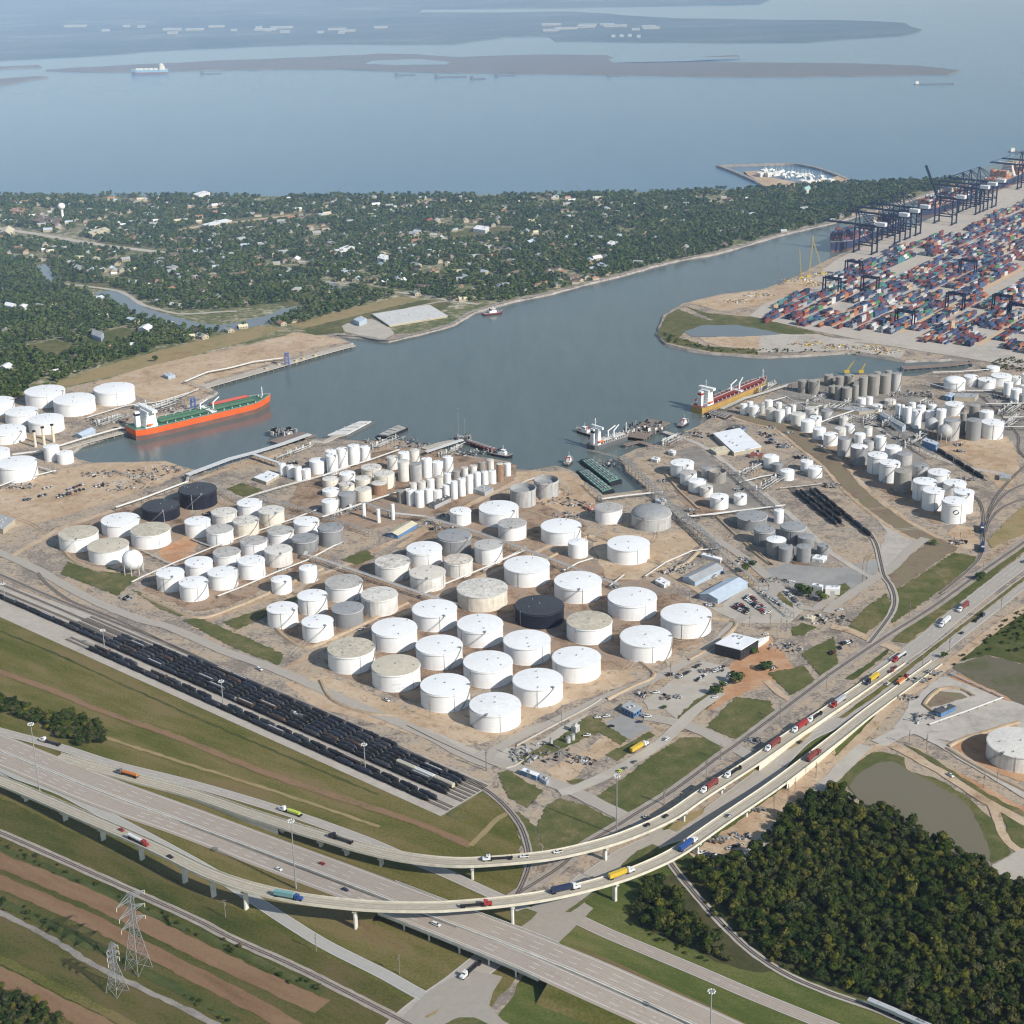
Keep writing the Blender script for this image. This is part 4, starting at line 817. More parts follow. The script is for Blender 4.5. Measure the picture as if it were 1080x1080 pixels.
tanks('Q', SIL, [(-35, 8, 195, 262, 's'), (0, 40, 195, 285, 's'), (40, 98, 200, 295, 's'), (98, 134, 190, 290, 's'), (136, 185, 142, 262, 's'), (187, 253, 130, 258, 's'), (256, 318, 128, 250, 's'), (320, 375, 120, 235, 'pg'), (150, 195, 150, 225, 's'), (222, 262, 115, 190, 's'), (285, 325, 108, 180, 's'), (5, 50, 140, 215, 's'), (55, 112, 130, 205, 's'), (-60, -10, 130, 200, 's')])
PRO = 'in the process block'
tanks('Q', PRO, [(832, 957, 385, 508), (745, 830, 380, 515, 'g'), (615, 708, 378, 515, 'pg'), (710, 745, 350, 480, 's'), (828, 902, 333, 412), (765, 826, 300, 385, 's'), (628, 735, 285, 372), (437, 492, 330, 445), (395, 436, 315, 415), (345, 372, 300, 390), (372, 395, 305, 400), (520, 575, 335, 410), (577, 632, 325, 425), (465, 516, 305, 400), (425, 464, 290, 330), (535, 580, 300, 345),
     (130, 178, 262, 320), (180, 218, 258, 310), (210, 272, 300, 350), (285, 350, 270, 310, 'ww')])
NEA = 'near the inlet dock'
tanks('Q', NEA, [(622, 742, 150, 232, 'w', 'dome'), (735, 815, 132, 205), (808, 905, 147, 218), (865, 980, 128, 210), (1000, 1062, 208, 295), (960, 1012, 172, 260), (1048, 1100, 240, 320, 'pg'), (865, 940, 82, 122), (1010, 1060, 140, 195), (1065, 1110, 125, 185), (1060, 1110, 190, 240)])
tank('L', 868, 1236, 38, 300, 'ww', None, 'cone', 'huge weathered white tank cut by the right edge in a red earth bund')

# emblem and lettering on the marked tanks
plain('emblem blue', (.03, .045, .09), .6, .1, .5); plain('faint lettering', (.45, .53, .60), .7, .1, .5)
def on_shell(o, i, f, name, material):
    c, r, H = TANKS[i]; a0 = math.atan2(-c.y, -c.x) - o.rotation_euler.z; mb = MB(); f(mb, r, H, a0); mb.build(name, material, o)
def arc_mark(mb, r, a0, H, u0, v0, pts):
    q = [Vector(((r + .05) * math.cos(a0 + (u0 + u) / r), (r + .05) * math.sin(a0 + (u0 + u) / r), v0 + v)) for u, v in pts]; mb.face(q)
iL = next(i for i, t in enumerate(TANKS) if (t[0].xy - LOGO.location.xy).length < .1)
def emblem(mb, r, H, a0):
    R_, w = 2.9, 1.25; cu, cv = 2.2, H * .60
    for k in range(2):
        st = k * math.pi + .75
        for i in range(8):
            A, B = st + 2.85 * i / 8, st + 2.85 * (i + 1) / 8; wa, wb = w * (.35 + .65 * math.sin(math.pi * (i + .3) / 9)), w * (.35 + .65 * math.sin(math.pi * (i + 1.3) / 9))
            arc_mark(mb, r, a0, H, cu, cv, [(R_ * math.cos(A), R_ * .8 * math.sin(A)), (R_ * math.cos(B), R_ * .8 * math.sin(B)), ((R_ - wb) * math.cos(B), (R_ - wb) * .8 * math.sin(B)), ((R_ - wa) * math.cos(A), (R_ - wa) * .8 * math.sin(A))])
on_shell(LOGO, iL, emblem, 'emblem', M['emblem blue'])
def faint_word(n, u0, v0, h, gap):
    def f(mb, r, H, a0):
        q = random.Random(5)
        for i in range(n):
            for sx, sy, ex, ey in ((0, 0, .14, 1), (.14, .0, .5, .16), (.36, .16, .5, .6)) if i % 2 else ((0, 0, .14, .62), (.14, .46, .5, .62), (.36, 0, .5, .46)):
                arc_mark(mb, r, a0, H, u0 + i * gap, v0 * H, [(sx * h, sy * h), (ex * h, sy * h), (ex * h, ey * h), (sx * h, ey * h)])
    return f
on_shell(LOGO, iL, faint_word(9, -1.6, .36, .9, .85), 'lettering', M['faint lettering'])
c9 = P(*g('F', 422, 590)); iT = min(range(len(TANKS)), key=lambda i: (TANKS[i][0].xy - c9.xy).length); oT = THINGS[0][0]
for o, _, _ in THINGS:
    if (o.location.xy - TANKS[iT][0].xy).length < .05: oT = o
on_shell(oT, iT, faint_word(5, -3.2, .42, 1.6, 1.5), 'lettering', M['faint lettering']); on_shell(oT, iT, faint_word(4, .2, .22, 1.5, 1.6), 'lettering', M['faint lettering'])

# spheres on legs
def sphere_tank(t, x, y, rr, yb, mk, label):
    cx, cy = g(t, x, y); b = P(cx, g(t, x, yb)[1] - 1.2); s, sd = scl(*pix(b)); r = rr / 5.4 / s
    zc = (g(t, x, yb)[1] - 1.2 - cy) / (s * math.sqrt(1 - sd * sd)); zc = max(zc, r * 1.12)
    o = thing('sphere_tank', label, 'storage sphere', b, 0)
    mb = MB(); mb.lathe([(r * math.sin(math.pi * i / 14), zc - r * math.cos(math.pi * i / 14)) for i in range(15)], 28); mb.build('sphere', M[mk], o, True)
    for i in range(8):
        a = 2 * math.pi * i / 8; mb = MB(); mb.tube((r * .97 * math.cos(a), r * .97 * math.sin(a), -.1), (r * .97 * math.cos(a), r * .97 * math.sin(a), zc), .3, 7); mb.build('leg', M['pale steel'], o)
    mb = MB(); mb.bar((r, 0, 0), (0, 0, zc + r), .7, .2); mb.box((0, 0, zc + r + .3), (2.2, 2.2, .6)); mb.build('stairway', M['stair steel'], o)
sphere_tank('D', 762, 488, 60, 568, 'white shell', 'white spherical tank on thin legs beside the left tank rows')
sphere_tank('Q', 550, 415, 38, 478, 'pale grey shell', 'upper of the two grey spheres in the process block')
sphere_tank('Q', 627, 456, 41, 518, 'pale grey shell', 'lower shinier grey sphere in the process block')
# three beige stacks by the slip
plain('stack beige', (.66, .58, .44), .7, .1, .3)
for (x, y, yt), lab in zip(((203, 548, 462), (253, 536, 440), (307, 520, 425)), ('nearest of the three beige stacks with dark tops by the slip', 'middle one of the three beige stacks by the slip', 'whitest of the three stacks with dark tops by the slip')):
    px, py = g('A', x, y); b = P(px, py); s, sd = scl(px, py); h = (y - yt) / 5.4 / (s * math.sqrt(1 - sd * sd)); o = thing('stack', lab, 'stack', b)
    mb = MB(); mb.lathe([(1.7, -.1), (1.6, 1), (1.4, h)], 14); mb.build('shaft', M['stack beige'], o, True)
    mb = MB(); mb.lathe([(1.4, h), (2.0, h + .2), (2.0, h + 1.6), (1.0, h + 1.7), (0, h + 1.4)], 14); mb.build('cap', M['black paint'], o)

# ------------------------------------------------------------------ pipe racks
plain('pipe white', (.62, .61, .57), .5, .12, .3); plain('pipe grey', (.45, .44, .42), .6, .16, .3); plain('rack steel', (.20, .195, .185), .7, .2, .4)
def rack(pp, label, w=4.0, h=5.0, n=4, r=.32, mk='pipe white', post=9, z0=0.0, cat='pipe rack', deck=False):
    W = [P(x, y, h + z0) for x, y in pp]; mid = P(*pp[len(pp) // 2]); o = thing('pipe_rack', label, cat, (mid.x, mid.y, 0)); off = Vector((mid.x, mid.y, 0))
    W = [q - off for q in W]
    L = []
    for a, b in zip(W, W[1:]):
        m = max(1, int((b - a).length / post)); L += [a.lerp(b, k / m) for k in range(m)]
    L.append(W[-1]); N, D = offs(L); N0 = offs(W)[0]
    mb = MB()
    for i, q in enumerate(L):
        for sd in (-1, 1): p = q + N[i] * (sd * w / 2); mb.bar((p.x, p.y, -4 if z0 else -.1), (p.x, p.y, q.z - .2), .42)
        mb.bar(q + N[i] * (w / 2 + .2) + Vector((0, 0, -.35)), q - N[i] * (w / 2 + .2) + Vector((0, 0, -.35)), .4)
        if h > 6: mb.bar(q + N[i] * (w / 2) + Vector((0, 0, -2.4)), q - N[i] * (w / 2) + Vector((0, 0, -2.4)), .3)
    mb.build('frame', M['rack steel'], o)
    mb = MB()
    for k in range(n):
        u = -w / 2 + w * (k + .5) / n; rr = r * rnd.choice((.6, 1, 1, 1.6))
        for i in range(len(W) - 1): mb.tube(W[i] + N0[i] * u, W[i + 1] + N0[i + 1] * u, rr, 7, cap=False)
    mb.build('pipes', M[mk], o, True)
    if deck: mb = MB(); strip(mb, L, -w / 2, w / 2, .55); mb.build('walkway', M['pale steel'], o)
    return o
RK = [(G('C', [(-150, 405), (0, 355), (258, 258), (262, 225)]), 'long white pipe rack running left from the slip corner', 3.2, 4.5, 4, 'pipe white'),
      (G('C', [(262, 222), (400, 280), (560, 362), (650, 330), (800, 285), (1080, 210), (1180, 175)]), 'white elbowed pipe rack passing the square lawn', 4, 5, 4, 'pipe white'),
      (G('C', [(255, 222), (500, 130), (645, 92), (800, 45), (955, -10)]), 'wide white pipe trestle along the south edge of the slip', 7, 5.5, 6, 'pipe white'),
      (G('C', [(660, 340), (960, 425), (1080, 470), (1300, 540)]), 'pipe rack on many posts behind the left tank rows', 5, 5, 5, 'pipe grey'),
      (G('C', [(-60, 830), (0, 800), (170, 725), (400, 632), (640, 545), (860, 470), (1000, 415)]), 'white pipe run between the left tank rows', 2.2, 2.5, 3, 'pipe white'),
      (G('C', [(430, 910), (560, 860), (760, 775), (950, 700), (1060, 640), (1140, 600)]), 'pipe run in front of the left tank rows', 2.2, 2.5, 3, 'pipe white'),
      (G('C', [(0, 650), (150, 720), (270, 765)]), 'short pipe run beside the white sphere', 2.2, 2, 2, 'pipe white'),
      (G('C', [(280, 585), (410, 635)]), 'short cross pipe run between the left tanks', 1.6, 1.5, 2, 'pipe grey'),
      (G('M', [(-90, 655), (-100, 672), (0, 700), (380, 830), (640, 918), (760, 955)]), 'double pipe bridge on posts crossing between the tank fields', 4, 5.5, 5, 'pipe white'),
      (G('M', [(0, 460), (130, 415), (250, 375), (420, 320), (520, 290)]), 'pipe rack in front of the rust brown tank', 3.5, 5.5, 4, 'pipe white'),
      (G('M', [(240, 375), (330, 415), (430, 440), (580, 455), (820, 525), (900, 552), (1080, 615), (1200, 660), (1400, 735), (1560, 800), (1690, 845)]), 'long white pipe bridge angling through the middle of the tanks', 4, 6, 5, 'pipe white'),
      (G('M', [(560, 905), (650, 860), (860, 775), (1080, 680), (1150, 650)]), 'pipe run joining the long bridge beside the rust stained tanks', 2.2, 3, 3, 'pipe white'),
      (G('M', [(0, 225), (120, 180), (270, 135), (440, 75)]), 'pipe rack between the slim white tanks and the water', 3, 5, 4, 'pipe white'),
      (G('G', [(240, 310), (100, 380), (0, 440)]), 'short pipe run leaving the long bridge to the left', 1.8, 2.5, 2, 'pipe white'),
      (G('G', [(455, 440), (540, 395), (620, 370)]), 'short pipe run leaving the long bridge near its middle', 1.8, 2.5, 2, 'pipe white'),
      (G('G', [(715, 530), (800, 465)]), 'short pipe run at the end of the long bridge', 1.8, 2.5, 2, 'pipe white'),
      (G('N', [(625, 440), (760, 565), (870, 680), (1010, 800), (1100, 880), (1180, 960)]), 'tall grey pipe rack from the barge slip toward the offices', 7, 6.5, 6, 'pipe grey'),
      (G('N', [(510, 680), (640, 662), (800, 645), (860, 640)]), 'pipe rack closing the head of the barge slip', 3.5, 4, 3, 'pipe white'),
      (G('N', [(420, 590), (470, 640), (520, 680)]), 'grey pipe rack on the left side of the barge slip', 3, 4, 3, 'pipe grey'),
      (G('N', [(10, 615), (90, 575), (180, 545), (250, 570), (330, 630)]), 'bent pipe rack around the two open grey tanks', 3, 4, 3, 'pipe white'),
      (G('N', [(870, 715), (960, 800), (1060, 900), (1150, 985)]), 'low brown pipe rack beside the tall grey one', 2.5, 3, 3, 'pipe grey'),
      (G('N', [(1000, 775), (1150, 770), (1280, 750)]), 'white pipe run crossing toward the grey tank group', 2, 4, 3, 'pipe white'),
      (G('J', [(260, 240), (420, 220), (640, 195), (800, 175)]), 'white pipe run in front of the small east group', 2, 4, 3, 'pipe white'),
      (G('J', [(380, 380), (480, 480), (600, 580), (720, 690), (840, 790)]), 'pipe rack ending at the car parks', 3, 5, 4, 'pipe white'),
      (G('J', [(0, 580), (120, 500), (270, 435), (420, 420)]), 'pipe run bordering the workshop yard', 1.6, 2.5, 2, 'pipe white'),
      (G('O', [(340, 640), (480, 760), (640, 900), (760, 990)]), 'grey pipe rack past the skylit warehouse', 4, 4.5, 5, 'pipe grey'),
      (G('O', [(430, 750), (560, 715), (620, 705)]), 'short white pipe run beside the grey rack', 1.8, 3, 2, 'pipe white'),
      (G('O', [(660, 780), (780, 770), (900, 755)]), 'low pipe run in front of the paired white tanks', 1.6, 2.5, 2, 'pipe grey'),
      (G('O', [(330, 330), (460, 270), (580, 235), (720, 190)]), 'pipe rack behind the moored yellow hulled tanker', 5, 5, 5, 'pipe grey'),
      (G('O', [(720, 240), (860, 265), (1000, 290), (1140, 310), (1240, 330)]), 'grey pipe rack in front of the silos', 5, 6, 5, 'pipe grey'),
      (G('O', [(560, 300), (700, 260), (820, 330), (900, 310)]), 'pipe rack over the first ditch side tanks', 2.5, 6, 3, 'pipe white'),
      (G('O', [(860, 420), (960, 380), (1080, 340)]), 'pipe rack over the middle ditch side tanks', 2.5, 6, 3, 'pipe white'),
      (G('Q', [(560, 122), (700, 118), (880, 105)]), 'long white pipe rack by the inlet dock', 3, 4, 4, 'pipe white'),
      (G('Q', [(520, 180), (700, 225), (860, 225), (960, 222)]), 'pipe rack in front of the inlet dock tanks', 2.5, 4, 3, 'pipe white'),
      (G('Q', [(860, 300), (960, 300), (1060, 298), (1180, 296)]), 'upper of the pipe racks crossing the tracks at the right', 2, 5, 3, 'pipe white'),
      (G('Q', [(960, 378), (1080, 376), (1200, 374)]), 'middle of the pipe racks crossing the tracks at the right', 2, 5, 3, 'pipe white'),
      (G('Q', [(960, 432), (1080, 430), (1200, 428)]), 'lowest of the pipe racks crossing the tracks at the right', 2, 5, 3, 'pipe white'),
      (G('Q', [(300, 400), (400, 480), (500, 550), (570, 590)]), 'dark loading rack beside the two spheres', 5, 6, 5, 'pipe grey'),
      (G('A', [(490, 380), (640, 335), (720, 310), (900, 290), (1000, 260), (1080, 235)]), 'pipe run beside the three white tanks at upper left', 2, 3, 3, 'pipe white'),
      (G('A', [(70, 590), (240, 568), (345, 538), (500, 490), (640, 450), (720, 430)]), 'white quay side pipe rack along the north edge of the slip', 4.5, 4.5, 5, 'pipe white'),
      (G('A', [(-30, 780), (60, 745), (200, 710), (320, 680)]), 'white pipe rack under the large tank at the left edge', 3, 3, 3, 'pipe white'),
      (G('A', [(220, 660), (320, 690)]), 'short white pipe stub beside the twin tanks at left', 2, 3, 2, 'pipe white'),
      (G('B', [(80, 175), (210, 120), (345, 95), (480, 60), (640, 40)]), 'white pipe rack along the upper jetty', 3.5, 4, 4, 'pipe white'),
      (G('B', [(100, 170), (170, 205), (240, 230)]), 'short pipe rack down to the orange ship', 3, 4, 3, 'pipe white'),
      (G('B', [(-20, 280), (60, 260), (160, 215)]), 'pipe rack beside the ship manifold', 3, 4, 4, 'pipe grey'),
      (G('B', [(470, 590), (620, 640)]), 'short pipe bridge leaving the slip trestle', 4, 5, 4, 'pipe grey'),
      (G('S', [(665, 380), (960, 512)]), 'white pipe along the marsh edge at right', 1.4, 1.5, 1, 'pipe white'),
      (G('S', [(960, 515), (760, 590), (540, 668)]), 'white pipe run back to the small pump station', 1.6, 1.5, 2, 'pipe white'),
      (G('H', [(480, 415), (600, 375), (690, 345)]), 'white covered conveyor jetty to the red barge', 5, 5, 5, 'pipe white')]
for pp, lab, w, h, n, mk in RK: rack(pp, lab, w, h, n, .20 if n > 2 else .32, mk, z0=0, deck='trestle' in lab or 'jetty to' in lab)

# ------------------------------------------------------------------ earth bunds around the tank fields
ground('bund', [(.22, .17, .115), (.32, .25, .175), (.40, .32, .235)], s=(.05, .2, .8))
def bund(pp, label, h=1.3, w=4.5, mk='bund', wall=False):
    L = line(pp, 0, 6); mid = L[len(L) // 2].copy(); o = None; Q = [p - mid for p in L]; N, D = offs(Q); mb = MB()
    pr = [(-w / 2, -.05), (-w * .18, h), (w * .18, h), (w / 2, -.05)] if not wall else [(-.3, -.1), (-.3, h), (.3, h), (.3, -.1)]
    for i in range(len(Q) - 1):
        for (u, z), (u2, z2) in zip(pr, pr[1:]):
            mb.face([Q[i] + N[i] * u2 + Vector((0, 0, z2)), Q[i] + N[i] * u + Vector((0, 0, z)), Q[i + 1] + N[i + 1] * u + Vector((0, 0, z)), Q[i + 1] + N[i + 1] * u2 + Vector((0, 0, z2))])
    o = mb.build('bund_wall' if wall else 'earth_bund', M[mk], None, loc=(mid.x, mid.y, 0)); tag(o, label, 'bund')
for pp, lab, wall in [([(430, 766), (462, 782), (500, 799), (534, 811), (560, 797)], 'low concrete wall at the front corner of the big tank field', True), ([(545, 787), (580, 768), (620, 747), (634, 738)], 'pale concrete wall along the right front of the big tank field', True),
                      ([(338, 718), (350, 738), (385, 752), (420, 755)], 'earth bund below the two beige roofed front tanks', False), ([(640, 738), (668, 724), (690, 712), (668, 692), (700, 700)], 'earth bund at the right corner of the front tanks', False),
                      ([(150, 628), (176, 640), (210, 652), (250, 640), (300, 618), (340, 600)], 'earth bund in front of the left tank rows', False), ([(285, 655), (300, 672), (322, 683), (345, 676), (390, 655), (430, 636)], 'earth bund around the four middle tanks', False),
                      ([(62, 572), (75, 590), (100, 600), (128, 604)], 'earth bund at the leftmost beige roofed tanks', False), ([(560, 598), (600, 578), (628, 566), (680, 590), (715, 598), (740, 578)], 'earth bund around the tank on bare red soil', False),
                      ([(628, 572), (600, 555), (560, 540), (530, 530)], 'earth bund behind the mid field tanks', False), (G('J', [(410, 245), (520, 350), (600, 400), (720, 520)]), 'earth bund beside the grey tank group', False),
                      (G('J', [(570, 395), (640, 460), (720, 520)]), 'short dark bund before the gravel lot', False), (G('O', [(0, 690), (90, 800), (200, 905)]), 'earth bund in front of the small east group', False),
                      (G('L', [(650, 150), (700, 120), (850, 70), (1050, 10)]), 'rear earth bund of the huge tank at right', False), (G('L', [(640, 160), (720, 210), (860, 290), (1000, 360), (1120, 420)]), 'front earth bund of the huge tank at right', False),
                      (G('S', [(560, 600), (510, 560), (600, 470), (720, 470), (790, 510)]), 'bund around the muddy sump at right', False), (G('K', [(380, 120), (520, 150), (400, 270), (250, 360)]), 'low bund beside the rightmost front tank', False)]:
    bund(pp, lab, 1.2 if wall else 1.4, 4.5, 'concrete yard' if wall else 'bund', wall)
# ------------------------------------------------------------------ rail cars
for nm, c, v in (('car black', (.018, .018, .02), .35), ('car charcoal', (.05, .05, .056), .4), ('car slate', (.028, .033, .048), .35), ('car brown', (.075, .048, .036), .3), ('car cream', (.55, .50, .36), .15), ('car white', (.72, .72, .70), .1), ('car sand', (.48, .43, .32), .2), ('under black', (.022, .02, .02), .3), ('hopper grey', (.50, .52, .53), .12), ('loco blue', (.02, .045, .13), .2)):
    plain(nm, c, .55, v, .8, .35)
def car_frame(o, Lc):
    mb = MB(); mb.box((0, 0, 1.12), (Lc - .9, 1.5, .35)); mb.box((Lc / 2 - .25, 0, 1.05), (.9, .3, .3)); mb.box((-Lc / 2 + .25, 0, 1.05), (.9, .3, .3)); mb.build('frame', M['under black'], o)
    for sx in (-1, 1):
        mb = MB(); x = sx * (Lc / 2 - 2.6); mb.box((x, 0, .75), (2.6, 2.2, .35))
        for dx in (-.9, .9):
            for y in (-.75, .75): mb.tube((x + dx, y - .07, .46), (x + dx, y + .07, .46), .46, 10)
        mb.build('bogie', M['under black'], o)
def make_tank_car(mk, label):
    o = thing('tank_car', label, 'rail car'); Lc = 17.2; n = 14; r = 1.5; mb = MB(); pr = [(-8.0, 0), (-7.9, .55), (-7.6, 1.0), (-7.1, 1.35), (-6.6, r), (6.6, r), (7.1, 1.35), (7.6, 1.0), (7.9, .55), (8.0, 0)]
    vs = []; fs = []
    for x, q in pr: vs += [(x, q * math.cos(2 * math.pi * i / n), 2.75 + q * math.sin(2 * math.pi * i / n)) for i in range(n)]
    for k in range(len(pr) - 1): fs += [(k * n + i, k * n + (i + 1) % n, (k + 1) * n + (i + 1) % n, (k + 1) * n + i) for i in range(n)]
    mb.faces(vs, fs); mb.build('tank', M[mk], o, True)
    mb = MB(); mb.tube((0, 0, 4.1), (0, 0, 4.75), .62, 12); mb.box((0, 0, 4.32), (3.2, 1.5, .07)); mb.bar((1.3, .7, 4.35), (1.3, .7, 5.1), .08); mb.bar((-1.3, .7, 4.35), (-1.3, .7, 5.1), .08); mb.build('manway', M['car charcoal' if mk != 'car white' else 'under black'], o)
    mb = MB()
    for sd in (-1, 1):
        for x in (-.3, .3): mb.bar((x, sd * 1.62, 1.2), (x, sd * 1.5, 4.3), .07)
        for z in np.linspace(1.4, 4.2, 7): mb.bar((-.3, sd * 1.6, z), (.3, sd * 1.6, z), .06)
    mb.build('ladder', M['car charcoal'], o); car_frame(o, Lc); return o
def make_hopper(mk, label):
    o = thing('hopper_car', label, 'rail car'); Lc = 17.4; mb = MB()
    sec = [(-1.0, 1.5), (-1.6, 2.1), (-1.6, 4.1), (-1.1, 4.6), (1.1, 4.6), (1.6, 4.1), (1.6, 2.1), (1.0, 1.5)]
    st = [(-8.4, .0), (8.4, .0)]; vs = [(x, y, z) for x, _ in st for y, z in sec]; n = 8
    fs = [(i, (i + 1) % n, n + (i + 1) % n, n + i) for i in range(n)] + [tuple(range(n - 1, -1, -1)), tuple(range(n, 2 * n))]
    mb.faces(vs, fs); mb.build('body', M[mk], o)
    mb = MB(); mb.box((0, 0, 4.68), (15.5, .7, .14)); [mb.box((x, 0, 4.78), (1.4, 1.0, .1)) for x in (-5.4, -1.8, 1.8, 5.4)]; mb.build('roof_hatches', M['pipe grey'], o)
    mb = MB()
    for x in np.linspace(-7.8, 7.8, 14):
        for sd in (-1, 1): mb.box((x, sd * 1.64, 3.1), (.14, .08, 2.0))
    mb.build('side_ribs', M[mk], o); car_frame(o, Lc); return o
KEEP = rnd.getstate()
TC = {}
YZ = .78
def put_car(key, p, ang, label, group, zone=None):
    q = Vector((p[0], p[1], YZ if len(p) < 3 else p[2]))
    if key not in TC:
        o = make_tank_car(key[1], label) if key[0] == 't' else make_hopper(key[1], label); TC[key] = o; o.location = q; o.rotation_euler.z = ang; o['group'] = group
        CHILD[o.name] = list(o.children); return o
    return dup(TC[key], q, ang, label, group)
SPAN = [(88, 452), (97, 462), (-30, 472), (66, 474), (112, 478), (116, 483), (120, 487), (150, 492), (196, 421)]
WHITE = {(252, 738): ('t', 'car cream', 'cream tank car standing alone among the black cars of the rail yard'), (313.7, 753.5): ('t', 'car white', 'white tank car in the middle of the black cars of the rail yard'), (432.6, 806.6): ('h', 'car cream', 'cream hopper car, first of three pale cars near the yard end'),
         (450.6, 814.7): ('h', 'car white', 'white hopper car between two pale ones near the yard end'), (469.6, 822.8): ('h', 'car sand', 'sand coloured hopper car, last of three near the yard end')}
for k, o in enumerate(YT):
    a, b = s_at(SPAN[k][0], o), s_at(SPAN[k][1], o); n = int((b - a) / 17.6); cars = []
    q0 = (1.6 if k < 2 else 0)
    for i in range(n):
        s = b - 9 - i * 17.6; p = yard_pt(s, o); x, y = pix((p.x, p.y, 2.7))
        if k == 7 and 424 < x < 440: continue
        wk = next((w for w in WHITE if abs(w[0] - x) < 6.5 and abs(w[1] - y) < 3.2), None)
        if wk:
            w = WHITE.pop(wk); put_car(w[:2], p, YA, w[2], 'rail cars parked in the yard'); continue
        if k < 2 and rnd.random() < .03: continue
        key = ('t', rnd.choices(['car black', 'car charcoal', 'car slate', 'car brown'], [.6, .18, .19, .03])[0]) if rnd.random() < .92 else ('h', rnd.choice(['car charcoal', 'car brown', 'car slate']))
        cars.append((p, key))
    for i, (p, key) in enumerate(cars[::-1]):
        word = {'car black': 'black', 'car charcoal': 'charcoal', 'car slate': 'blue black', 'car brown': 'brown'}[key[1]]
        put_car(key, p, YA, f"{word} {'tank' if key[0] == 't' else 'hopper'} car, {ordn(i)} from the left in the {ordn(k)} yard row from the grass", 'rail cars parked in the yard')
for wk, w in list(WHITE.items()):
    p = P(*wk, 2.7); o_ = min(YT, key=lambda o: abs((p - A0).dot(YN) - o)); s = (p - A0).dot(YD); put_car(w[:2], yard_pt(s, o_, 0) if False else yard_pt(s, o_), YA, w[2], 'rail cars parked in the yard')
def car_row(p, q, n, what, keys, off=0.0, track=True):
    a, b = P(*p), P(*q); n = int((b - a).length / 17.9); d = (b - a).normalized(); nn = Vector((-d.y, d.x, 0)); a = a + nn * off; ang = math.atan2(d.y, d.x)
    if track: rail(None, f'straight track under the {what}', 3.6, world=[a - d * 15, a + d * (17.9 * n + 5)] if False else [(a - d * 15).lerp(a + d * (17.9 * n + 5), t) + Vector((0, 0, .42)) for t in np.linspace(0, 1, 12)])
    for i in range(n):
        put_car(rnd.choice(keys), a + d * (9 + 17.9 * i), ang, f'{ordn(i)} tank car from the top of the {what}', 'tank cars parked near the gravel lots')
BK = [('t', 'car black'), ('t', 'car slate'), ('t', 'car charcoal')]
car_row(g('J', 858, 108), g('R', 20, 300), 0, 'leftmost row by the gravel lot', BK)
car_row(g('J', 882, 104), g('R', 44, 290), 0, 'second row by the gravel lot', BK)
car_row(g('J', 938, 98), g('R', 80, 280), 0, 'third row by the gravel lot', BK)
car_row(g('J', 962, 94), g('R', 215, 365), 0, 'rightmost row by the gravel lot', BK)
car_row(g('Q', 585, 572), g('Q', 890, 758), 0, 'line beside the bare earth', BK)
car_row(g('B', 470, 690), g('B', 330, 745), 0, 'short line of dark cars south of the slip', BK) if False else None
for i, (x, y) in enumerate([(936, 1066), (962, 1077.5), (988, 1089)]):
    p = P(x, y); k = min(range(len(RD)), key=lambda j: (RD[j].xy - p.xy).length); d = RD[min(k + 1, len(RD) - 1)] - RD[k - 1]
    put_car(('h', 'hopper grey'), (RD[k].x, RD[k].y, YZ + .1), math.atan2(d.y, d.x), f"{['foremost', 'second', 'rearmost'][i]} pale grey covered hopper car on the track in the woods", 'pale hopper cars in the woods')
# blue locomotive and small loco
def loco(p, ang, label):
    o = thing('locomotive', label, 'locomotive', (p.x, p.y, YZ), ang)
    mb = MB(); mb.box((0, 0, 1.3), (19, 2.9, .5)); mb.box((-2.2, 0, 2.7), (13, 1.9, 2.3)); mb.box((8.2, 0, 2.3), (1.8, 2.2, 1.5)); mb.build('body', M['loco blue'], o)
    mb = MB(); mb.box((5.8, 0, 2.95), (3.0, 2.9, 2.9)); mb.build('cab', M['loco blue'], o)
    mb = MB(); mb.box((5.8, 0, 4.45), (3.2, 2.7, .16)); mb.build('cab_roof', M['pale steel'], o)
    mb = MB(); mb.box((7.33, 0, 3.6), (.06, 2.2, .7)); mb.box((5.8, 1.47, 3.6), (1.8, .06, .7)); mb.box((5.8, -1.47, 3.6), (1.8, .06, .7)); mb.build('window', M['black paint'], o)
    mb = MB()
    for x in (-5.6, 5.6):
        mb.box((x, 0, .8), (4.4, 2.4, .45))
        for dx in (-1.5, 0, 1.5):
            for y in (-.75, .75): mb.tube((x + dx, y - .07, .5), (x + dx, y + .07, .5), .5, 10)
    mb.build('bogie', M['under black'], o)
pl = P(*g('R', 843, 430)); pl2 = P(*g('R', 840, 330)); al = math.atan2(pl.y - pl2.y, pl.x - pl2.x)
loco(pl, al, 'blue locomotive with pale cab roof on the curve at right')
loco(pl2 + (pl2 - pl).normalized() * 4, al, 'second blue locomotive coupled behind the first on the curve')

